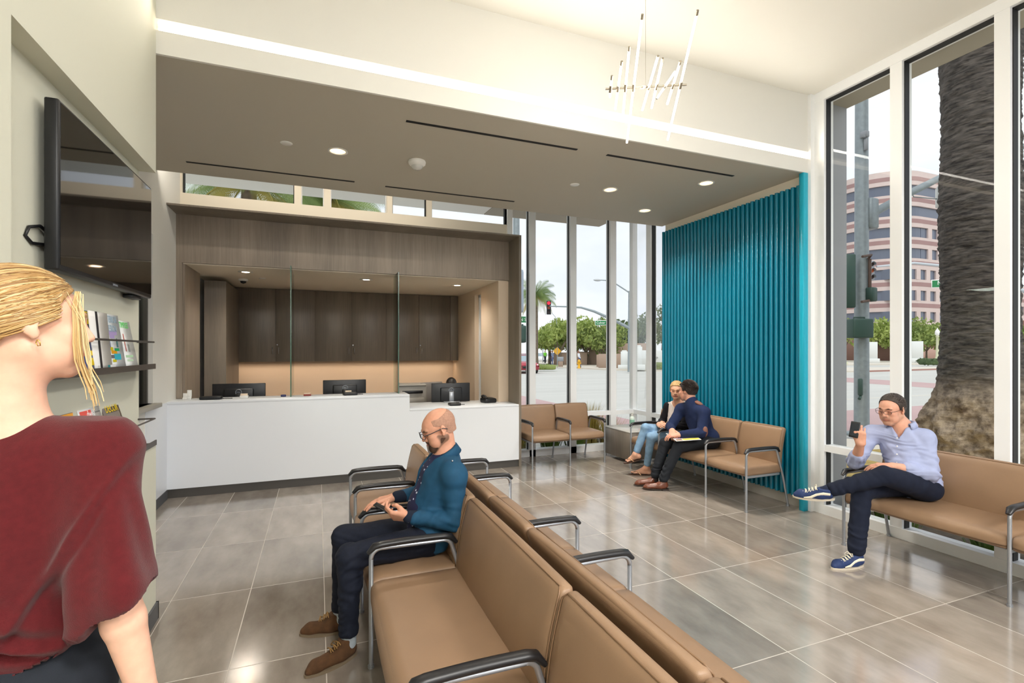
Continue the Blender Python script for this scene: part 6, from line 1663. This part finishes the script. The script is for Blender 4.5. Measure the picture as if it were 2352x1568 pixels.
def couple_woman():
    t = empty('person', (4.30, 5.18, 0), label='blonde woman in black cardigan, white blouse and light jeans sitting cross legged', cat='person')
    pel = Vector((4.33, 5.19, .54)); chest = Vector((4.33, 5.17, .785)); neck = Vector((4.32, 5.145, .945)); fw = (-.95, -.20, 0)
    sl = Vector((4.345, 5.010, .870)); sr = Vector((4.285, 5.300, .865)); el = Vector((4.245, 4.965, .660)); er = Vector((4.205, 5.340, .670))
    wl = Vector((4.045, 5.075, .665)); wr = Vector((4.030, 5.185, .665))
    hl = Vector((4.32, 5.11, .535)); hr = Vector((4.31, 5.27, .535)); kl = Vector((3.90, 5.16, .515)); kr = Vector((3.895, 5.265, .615))
    al = Vector((3.925, 5.285, .10)); ar = Vector((3.775, 5.315, .275))
    H = frame((4.255, 5.115, 1.098), (-.72, -.66, -.16), (.06, .02, 1)); hs = .95
    s = SDF(.0042); head(s, H, hs, brow='#a07a52', eyes_closed=True, female=True, lips='#b5605c')
    s.rc((4.285, 5.13, 1.045), neck, .046, .052, k=.03); s.rc(neck, chest, .07, .06, k=.03)
    torso(s, pel, chest, neck, fw, .84, -.006, (sl, sr), .044)
    for a, b, c in ((sl, el, wl), (sr, er, wr)): s.rc(a, b, .036, .032); s.rc(b, c, .033, .023)
    hand(s, hframe(wl, (-.25, .95, 0), (-.8, -.2, .5)), 1, curl=(35, 35, 20), sc=.9); hand(s, hframe(wr, (-.3, -.95, .0), (-.85, .1, .5)), -1, curl=(35, 35, 20), sc=.9)
    # lower legs and bare feet belong to the body
    for k_, a_, h0, t0, upv in ((kl, al, (3.955, 5.275, .02), (3.765, 5.395, .018), (0, 0, 1)), (kr, ar, (3.825, 5.290, .235), (3.700, 5.415, .165), (-.55, .15, .8))):
        s.rc(k_, a_, .045, .033, k=.01); h0 = Vector(h0); t0 = Vector(t0); d = (t0-h0).normalized(); u = Vector(upv).normalized()
        s.rc(a_, h0+u*.025, .033, .028, k=.015); s.rc(a_, h0.lerp(t0, .62)+u*.024, .030, .022, k=.025); s.rc(h0+u*.022, h0.lerp(t0, .7)+u*.014, .024, .020, k=.02)
        sd = d.cross(u)
        for i in range(5):
            off = sd*(.026-.013*i)*(1 if k_ is kl else 1); s.rc(h0.lerp(t0, .68)+off*.9+u*.016, h0.lerp(t0, .97-.035*i)+off+u*.010, .011 if i else .013, .008 if i else .011, k=.004)
    s.mesh('body', SKIN, t, base='#dba88e')
    bl = cloth('white_blouse', '#d8cdc8', .85)
    s = SDF(.0055); torso(s, pel+Vector((0, 0, .02)), chest, neck, fw, .86, .006, (sl, sr), .05, belly=.015)
    Fi = np.array(frame(neck, fw).inverted())
    def clip(X):
        q = X@Fi[:3, :3].T+Fi[:3, 3]; return np.maximum(q[..., 2]+.075-1.6*np.abs(q[..., 0])*.5+np.where(q[..., 1] > 0, 0, -.06), -1)
    s.mesh('blouse', bl, t, clip=clip, fn=lambda V: wave(V, 33, 50, .003))
    cg = cloth('black_cardigan', '#17151a', .9)
    s = SDF(.006); torso(s, pel+Vector((.01, 0, .0)), chest, neck, fw, .90, .016, (sl, sr), .052)
    s.rc(sl, el, .052, .044, k=.03); s.rc(el, el.lerp(wl, .85), .044, .034, k=.02); s.rc(sr, er, .052, .044, k=.03); s.rc(er, er.lerp(wr, .85), .044, .034, k=.02)
    Fc = np.array(frame(chest, fw).inverted())
    def clip2(X):
        q = X@Fc[:3, :3].T+Fc[:3, 3]; return np.maximum(np.minimum(.085-np.abs(q[..., 0]), q[..., 1]-.0), q[..., 2]-.145-.25*np.abs(q[..., 0])*0+.25*q[..., 1])
    s.mesh('cardigan', cg, t, clip=clip2, fn=lambda V: wave(V, 36, 34, .003)+folds(V, el, el-sl, .09, 5, .006, 1)+folds(V, er, er-sr, .09, 5, .006, 2))
    dn = cloth('light_denim', '#7f9fbd', .85, noise=.15, nscale=18)
    s = SDF(.006); s.M = frame(pel, fw); s.el((0, -.005, -.005), (.165, .112, .095), k=.04); s.M = None
    s.rc(hl, kl, .082, .058, k=.04); s.rc(kl, kl.lerp(al, .86), .055, .042, k=.02); s.rc(hr, kr, .082, .058, k=.04); s.rc(kr, kr.lerp(ar, .86), .055, .042, k=.02)
    s.mesh('jeans', dn, t, fn=lambda V: wave(V, 38, 34, .0025)+folds(V, kr+Vector((.03, 0, -.04)), (0, 0, 1), .09, 5, .005, 1)+folds(V, kr.lerp(ar, .7), (0, 0, 1), .1, 6, .004, 2))
    fl = mat('sandal_dark', '#4a3428', .6); fg = mat('sandal_strap', '#c9a07a', .4)
    for h0, t0, upv, in (((3.955, 5.275, .0), (3.755, 5.400, .0), (0, 0, 1)), ((3.840, 5.280, .222), (3.695, 5.425, .150), (-.55, .15, .8))):
        h0 = Vector(h0); t0 = Vector(t0); F_ = frame(h0, t0-h0, upv); L = (t0-h0).length+.01
        b = MB(); b.M = F_; n = 22
        b.prism([(.038*math.sin(2*PI*i/n)*(.95+.12*math.cos(2*PI*i/n))*1.1, L/2+(L/2+.012)*math.cos(2*PI*i/n)) for i in range(n)], -.004, .010)
        so = adopt(b.build('sandal', fl), t)
        b = MB(); b.M = F_; b.tube([(-.036, L*.42, .008), (-.024, L*.58, .052), (.004, L*.76, .040), (.024, L*.58, .052), (.036, L*.42, .008)], .0055, 6)
        o = b.build('strap', fg); o.parent = so
    bh = vcol_mat('blonde_hair_far', .5, noise=.25, nscale=70)
    hm = mat('blonde_hair', '#b0905f', .5, noise=.25, nscale=60, bump=.7, bscale=120, stretch=(1, 1, .3))
    def extra(s): s.el((0, -.10, -.06), (.035, .035, .05)); s.rc((.070, .01, .03), (.078, .03, -.03), .012, .006)
    scalp(t, H, hs, 'hair', hm, .012, [(-.2, -.10), (-.035, -.07), (-.022, -.02), (.0, .018), (.012, .012), (.026, .015), (.034, .05), (.056, .070), (.075, .078)], .004, amp=.0012, freq=110, extra=extra)
couple_woman()

# ---------------------------------------------------------------- receptionist behind the right monitor
def receptionist():
    t = empty('person', (1.98, 7.75, 0), label='dark haired receptionist mostly hidden behind the right monitor', cat='person')
    pel = Vector((1.98, 7.85, .52)); chest = Vector((1.98, 7.80, .76)); neck = Vector((1.98, 7.76, .92))
    sl = Vector((1.82, 7.78, .85)); sr = Vector((2.14, 7.78, .85)); H = frame((1.985, 7.72, 1.045), (-.15, -.95, -.35)); 
    s = SDF(.006); head(s, H, .98, female=True, eyes_closed=True, brow='#20160f'); s.rc((1.98, 7.75, 1.0), neck, .05, .055); torso(s, pel, chest, neck, (0, -1, 0), .86, 0, (sl, sr), .045)
    for sg, a in ((-1, sl), (1, sr)):
        e = a+Vector((sg*.05, -.08, -.22)); w_ = e+Vector((-sg*.08, -.20, .06)); s.rc(a, e, .04, .036); s.rc(e, w_, .035, .025); hand(s, hframe(w_, (0, -1, -.1), (0, 0, 1)), -sg, sc=.9)
    for sg in (-1, 1): s.rc(pel+Vector((sg*.09, 0, 0)), pel+Vector((sg*.1, -.42, 0)), .08, .06, k=.03); s.rc(pel+Vector((sg*.1, -.42, 0)), (1.98+sg*.1, 7.45, .06), .055, .035)
    s.mesh('body', SKIN, t, base='#9c6b54')
    s = SDF(.007); torso(s, pel, chest, neck, (0, -1, 0), .88, .012, (sl, sr), .05)
    for sg, a in ((-1, sl), (1, sr)): s.rc(a, a+Vector((sg*.05, -.08, -.22)), .05, .045, k=.02)
    for sg in (-1, 1): s.rc(pel+Vector((sg*.09, 0, 0)), pel+Vector((sg*.1, -.42, 0)), .09, .07, k=.03); s.rc(pel+Vector((sg*.1, -.42, 0)), (1.98+sg*.1, 7.45, .05), .065, .05)
    s.mesh('dark_dress', cloth('dark_uniform', '#3a2c2c'), t, clip=lambda X: X[..., 2]-.93)
    hm = mat('black_long_hair', '#171210', .4, noise=.3, nscale=60)
    def extra(s): s.rc((0, -.06, -.02), (-.02, -.06, -.20), .060, .035, k=.03); s.rc((.055, -.0, 0), (.06, .0, -.14), .025, .015, k=.02)
    scalp(t, H, .98, 'hair', hm, .012, [(-.2, -.3), (-.02, -.2), (.02, -.15), (.03, .03), (.056, .065), (.08, .078)], .005, extra=extra)
    c = empty('office_chair', (1.72, 7.98, 0), math.radians(25), label='grey office chair back left of the receptionist', cat='chair')
    MB().cushion((0, .0, .86), (.44, .06, .46), .03, (0, .01, .0), 8).build('backrest', mat('chair_grey', '#8f8a86', .6), c)
    MB().cushion((0, -.25, .47), (.46, .44, .08), .03, n=8).build('seat', mat('chair_black', '#26262a', .7), c)
    b = MB().cyl((0, -.25, .05), (0, -.25, .43), .025, 12); [b.tube([(0, -.25, .10), (.28*math.cos(a), -.25+.28*math.sin(a), .05)], .018, 8) for a in np.arange(5)*1.2566]; b.build('pedestal', M['black'], c)
    for a in np.arange(5)*1.2566: MB().sphere((.28*math.cos(a), -.25+.28*math.sin(a), .028), .028, 10, 6).build('caster', M['black'], c)
    MB().tube([(0, -.06, .46), (0, .03, .60), (0, .03, .8)], .02, 8).build('back_support', M['black'], c)
receptionist()

# ---------------------------------------------------------------- woman in maroon, foreground
def maroon_woman():
    t = empty('person', (-.60, 1.36, 0), label='blonde woman in maroon sweater standing at left with her back turned', cat='person')
    fw = Vector((.02, 1, 0)); pel = Vector((-.605, 1.375, .93)); chest = Vector((-.605, 1.36, 1.24)); neck = Vector((-.600, 1.335, 1.455))
    sr = Vector((-.440, 1.320, 1.385)); sl = Vector((-.770, 1.335, 1.385)); er = Vector((-.388, 1.245, 1.110)); el = Vector((-.820, 1.27, 1.12))
    wr = Vector((-.345, 1.270, .870)); wl = Vector((-.84, 1.36, .88))
    H = frame((-.562, 1.337, 1.655), (.86, .51, -.02)); hs = .97
    s = SDF(.004); skin = '#e2b49b'
    head(s, H, hs, female=True, brow='#b08a5c', eyes_closed=False, lips='#c9706a')
    s.rc((-.578, 1.325, 1.585), neck, .049, .056, k=.03)
    torso(s, pel, chest, neck, fw, .84, 0, (sl, sr), .050)
    for a, b, c in ((sl, el, wl), (sr, er, wr)): s.rc(a, b, .044, .038); s.rc(b, b.lerp(c, .3), .039, .038, k=.01); s.rc(b.lerp(c, .3), c, .038, .025, k=.01)
    hand(s, hframe(wr, (-.05, .15, -1), (1, -.1, 0)), -1, curl=(15, 20, 15), sc=.92); hand(s, hframe(wl, (0, .15, -1), (-1, -.1, 0)), 1, curl=(15, 20, 15), sc=.92)
    for sg in (-1, 1): s.rc(pel+Vector((sg*.09, 0, -.05)), (-.605+sg*.09, 1.37, .5), .07, .05, k=.03); s.rc((-.605+sg*.09, 1.37, .5), (-.605+sg*.09, 1.38, .08), .048, .033)
    s.mesh('body', SKIN, t, base=skin)
    sw = mat('maroon_knit', '#56161a', .9, noise=.10, nscale=70, bump=.35, bscale=700, spec=.2, sheen=.15)
    s = SDF(.005)
    s.M = frame((-.605, 1.352, 1.19), fw); s.el((0, 0, .0), (.196, .142, .25), k=.05); s.M = None
    s.rc((-.66, 1.335, 1.365), (-.55, 1.335, 1.365), .085, .085, k=.06)
    for a, e in ((sr, er), (sl, el)):
        sg = 1 if a is sr else -1
        s.rc(neck-Vector((0, 0, .06)), a, .058, .068, k=.04); s.rc(a, e, .068, .070, k=.04); s.rc(e, e+Vector((sg*.004, .004, -.06)), .070, .068, k=.02)
        s.rc(a+Vector((-sg*.04, .01, -.08)), e+Vector((-sg*.07, .03, .06)), .06, .035, k=.05)
    s.rc((-.68, 1.37, 1.0), (-.53, 1.37, 1.0), .118, .118, k=.04)
    s.rc((-.69, 1.37, .955), (-.52, 1.37, .955), .108, .108, k=.02)
    def clip(X):
        x, y, z = X[..., 0], X[..., 1], X[..., 2]
        neckline = z-(1.462-.10*np.maximum(0, np.abs(x+.60)-.08)+.0*y)
        arm = np.where((x > -.485+.0) , 1.075+.12*np.clip(-.33-x, -.1, .2)-z, -1)
        arm = np.where(x > -.475, 1.075+.60*np.clip(x+.385, -.08, .08)-z, -1)
        arml = np.where(x < -.725, 1.085-z, -1)
        return np.maximum(np.maximum(neckline, arm), np.maximum(arml, .935+.35*np.clip(x+.60, 0, .2)-z))
    def fn(V):
        o = wave(V, 44, 18, .0055)
        ang = np.arctan2(V[:, 1]-1.28, V[:, 0]+.40)
        near = np.exp(-((V[:, 0]+.40)**2)/.010)*np.clip((1.33-V[:, 2])/.2, 0, 1)
        o = o+near*.012*np.sin(ang*5+V[:, 2]*6)
        # soft vertical drape under the arm and blousing above the hem
        back = np.exp(-((V[:, 0]+.50)**2)/.004)*np.clip((1.35-V[:, 2])/.15, 0, 1)
        o = o-back*.012*np.clip((V[:, 2]-1.0)/.1, 0, 1)
        z = V[:, 2]; x = V[:, 0]
        bk = np.clip((1.36-V[:, 1])/.05, 0, 1)
        for (x0, z0, sl_, wd, am) in ((-.62, 1.10, -.35, .016, .012), (-.70, 1.17, -.5, .014, .010), (-.58, 1.03, -.15, .014, .013), (-.66, 1.055, -.25, .012, .010), (-.50, 1.16, 1.6, .018, .010), (-.72, 1.27, -.8, .018, .008)):
            dd = (z-z0)-sl_*(x-x0)+.012*np.sin(x*22); o = o+bk*am*np.exp(-(dd/wd)**2)*np.exp(-((x-x0)/.13)**2)-bk*am*.8*np.exp(-((dd+wd*1.8)/wd)**2)*np.exp(-((x-x0)/.13)**2)
        o = o+.010*np.exp(-((z-1.045+.10*(V[:, 0]+.6)+.03*np.sin(V[:, 0]*14))/.035)**2)-.010*np.exp(-((z-.985+.12*(V[:, 0]+.6)+.02*np.sin(V[:, 0]*20))/.02)**2)+.006*np.exp(-((z-.955+.05*np.sin(V[:, 0]*9))/.02)**2)
        return o
    s.mesh('sweater', sw, t, fn=fn, clip=clip)
    # ribbed neck edge
    # dark trousers
    dn = cloth('charcoal_jeans', '#22262d', .85)
    s = SDF(.007); s.M = frame(pel-Vector((0, 0, .03)), fw); s.el((0, -.01, -.01), (.175, .125, .13), k=.04); s.M = None
    for sg in (-1, 1): s.rc(pel+Vector((sg*.09, 0, -.06)), (-.605+sg*.09, 1.37, .5), .088, .065, k=.04); s.rc((-.605+sg*.09, 1.37, .5), (-.605+sg*.09, 1.38, .10), .062, .050, k=.03)
    s.mesh('jeans', dn, t, clip=lambda X: np.maximum(X[..., 2]-.99, .08-X[..., 2]))
    for sg in (-1, 1): shoe(t, (-.605+sg*.09, 1.33, 0), (-.605+sg*.11, 1.58, 0), (0, 0, 1), M['black'], M['dark_metal'], 'shoe', h=.08, res=.006)
    # hair: smooth cap plus strands gathered low at the nape
    hm = mat('blonde_hair_base', '#9c7848', .45, noise=.22, nscale=50, bump=.6, bscale=120, stretch=(1, 1, .5))
    def extra(s):
        s.rc((-.01, -.085, -.03), (-.03, -.125, -.055), .045, .040, k=.03); s.rc((-.03, -.125, -.055), (-.055, -.150, -.075), .040, .028, k=.02)
    scalp(t, H, hs, 'hair', hm, .010, [(-.2, -.12), (-.075, -.065), (-.045, -.030), (-.018, -.002), (-.005, .022), (.012, .020), (.030, .032), (.050, .062), (.070, .082)], .004, extra=extra, amp=.0006, freq=80)
    rr = random.Random(5); FM = H @ Matrix.Scale(hs, 4); cols = ['#c9ab78', '#b9935c', '#d8bf90', '#a07a48', '#c4a36c', '#b08a55', '#8d683c']
    vsA = []; fsA = []; cA = []
    def strand(pts, r0, col, n=5):
        b = MB(); k = len(pts); b.tube([FM @ Vector(p) for p in pts], [r0*(.35+.65*math.sin(PI*min(1, .12+.83*i/(k-1)))) for i in range(k)], n, cap=False)
        o = len(vsA); vsA.extend([tuple(v) for v in b.v]); fsA.extend([tuple(q+o for q in f) for f in b.f]); c = lin(col); cA.extend([c]*len(b.v))
    C = Vector((0, -.020, .030)); end = Vector((-.015, -.118, -.048))
    for i in range(1150):
        # hairline start around the face, from one temple over the crown to the other
        a = rr.uniform(-1.25, 1.25); u = rr.random()
        st = Vector((.079*math.sin(a)*1.0, .070*math.cos(a)**.6*(1-u*.9)-.02*u*0, .052+.048*math.cos(a)+.02*u))
        if rr.random() < .5: st = Vector((rr.choice((-1, 1))*.074, rr.uniform(-.02, .030), rr.uniform(.015, .06)))
        d0 = (st-C).normalized(); d1 = (end-C+Vector((rr.uniform(-.02, .03), 0, rr.uniform(-.02, .02)))).normalized()
        n = 12; pts = []; off = rr.uniform(.009, .0145)
        bow = rr.uniform(.0, .16)*(1 if st.x >= 0 else -1)
        for j in range(n+1):
            w_ = j/n; d = d0.slerp(d1, w_) if d0.angle(d1) < 3.1 else d0
            d = (d+Vector((bow*math.sin(PI*w_)*.6, 0, .22*math.sin(PI*w_)))).normalized()
            e = Vector((d.x*(.075+off), d.y*(.094+off), d.z*(.084+off)))
            p = C+e
            if w_ > .8: p = p.lerp(end+Vector((0, 0, 0)), (w_-.8)/.2*.6)
            pts.append(p)
        strand(pts, rr.uniform(.0010, .0020), rr.choice(cols), 4)
    for i in range(110):   # knot of hair at the nape
        a = rr.uniform(0, 6.28); c0 = Vector((-.035, -.130, -.060)); r_ = rr.uniform(.032, .042); ax_ = Vector((rr.gauss(0, .3), 1, rr.gauss(0, .5))).normalized(); q = ax_.orthogonal().normalized(); q2 = ax_.cross(q)
        pts = [c0+(q*math.cos(a+w_)*r_+q2*math.sin(a+w_)*r_)+ax_*rr.uniform(-.002, .002) for w_ in np.linspace(0, 2.6, 10)]
        strand(pts, rr.uniform(.0016, .0028), rr.choice(cols))
    for i in range(15):   # loose lock in front of the ear falling past the jaw
        j_ = rr.uniform(-.004, .004); k_ = rr.uniform(-.0045, .0045); L = rr.uniform(.75, 1.08)
        base = [(.040, .070, .076), (.060, .064, .038), (.069, .066, -.005), (.069, .068, -.045), (.064, .074, -.085), (.066, .084, -.120), (.071, .094, -.150), (.076, .098, -.178)]
        pts = [(x+j_*(1+.3*q), y+k_*(1+.35*q), z*L if z < 0 else z) for q, (x, y, z) in enumerate(base)]
        strand(pts, rr.uniform(.0012, .0022), rr.choice(['#dcc69a', '#cfb07c', '#c2a069', '#d9c193']))
    for i in range(10):  # flyaways near the jaw and brow
        x0 = rr.uniform(.05, .075); pts = [(x0, .06+rr.uniform(-.02, .02), .07), (x0+.012, .075, .0), (x0+rr.uniform(0, .02), .085, -.07), (x0+rr.uniform(-.01, .02), .09, -.13)]
        strand(pts, .0007, '#ecd5a0', 4)
    me = bpy.data.meshes.new('hair_strands'); me.from_pydata(vsA, [], fsA)
    me.polygons.foreach_set('use_smooth', [True]*len(fsA)); at_ = me.color_attributes.new('Col', 'FLOAT_COLOR', 'POINT'); at_.data.foreach_set('color', np.array(cA, dtype=np.float32).ravel())
    hmat = vcol_mat('blonde_strands', .38, spec=.5); me.materials.append(hmat)
    o = bpy.data.objects.new('hair_strands', me); COL.objects.link(o); adopt(o, t); o['kind'] = 'stuff'
    b = MB(); b.M = FM; b.tube([(.084, .000, -.034), (.088, .003, -.039), (.087, .004, -.046), (.083, .001, -.047), (.081, -.002, -.040), (.084, .0, -.034)], .0011, 6)
    adopt(b.build('earring', mat('gold', '#d8b060', .25, metal=1)), t)
maroon_woman()

# ---------------------------------------------------------------- pedestrians across the road
def pedestrian(px, g, label, top, trousers, walk=.2, rz=0, bend=0, hs=1.0):
    p = at(px, g); t = empty('person', p, label=label, cat='person', group='pedestrians across the road')
    fw = Vector((math.cos(rz), math.sin(rz), 0)); sd = fw.cross(Vector((0, 0, 1)))
    U = Vector((0, 0, 1)); o_ = p
    pel = o_+U*.93*hs; chest = o_+U*1.24*hs+fw*bend; neck = o_+U*1.45*hs+fw*bend*1.5; H = frame(o_+U*1.63*hs+fw*(bend*1.9+.02), fw)
    s = SDF(.016); head(s, H, hs, eyes_closed=True, mouth=False); s.rc(neck, neck+U*.1, .055); 
    sh = [neck+sd*.17*sg-U*.06 for sg in (-1, 1)]; torso(s, pel, chest, neck, fw, .9, -.01, sh, .05)
    ft = []
    for sg in (-1, 1):
        e = sh[(sg+1)//2]+sd*.04*sg-U*.27+fw*.03*sg; w_ = e-U*.22+fw*(.08+.06*sg); s.rc(sh[(sg+1)//2], e, .045, .038); s.rc(e, w_, .036, .028); s.rc(w_, w_-U*.10, .03, .02)
        k_ = pel+sd*.09*sg-U*.45+fw*walk*sg*.6; a_ = o_+sd*.09*sg+fw*walk*sg+U*.07; s.rc(pel+sd*.09*sg, k_, .08, .055, k=.03); s.rc(k_, a_, .052, .035); s.rc(a_-U*.03, a_-U*.035+fw*.16, .035, .028); ft.append((k_, a_))
    s.mesh('body', SKIN, t, base='#8a6350')
    s = SDF(.018); torso(s, pel+U*.04, chest, neck, fw, .95, .012, sh, .055)
    for sg in (-1, 1): s.rc(sh[(sg+1)//2], sh[(sg+1)//2]+sd*.04*sg-U*.27+fw*.03*sg, .055, .05)
    s.mesh('shirt', cloth('shirt', top), t, clip=lambda X: X[..., 2]-(neck.z))
    s = SDF(.018); s.rc(pel+sd*.08, pel-sd*.08, .105)
    for i, (k_, a_) in enumerate(ft): s.rc(pel+sd*.09*(i*2-1), k_, .092, .068, k=.03); s.rc(k_, a_, .066, .055)
    s.mesh('trousers', cloth('trousers', trousers), t)
pedestrian(1331, 50, 'pedestrian in white shirt and blue jeans walking by the yellow hydrant', '#d9dce2', '#4c5a80', .16, 2.3, .06)
pedestrian(1265, 58, 'distant pedestrian in dark clothes left of the yellow diamond sign', '#3a3c46', '#4a4d5a', .1, 2.0)
pedestrian(1269, 57, 'distant pedestrian in blue beside the one in dark clothes', '#7f8aa8', '#5a6486', .1, 2.0)
pedestrian(1252, 68, 'distant pedestrian in a bright lime vest near the green light', '#7ed348', '#3a4048', .1, 1.5)
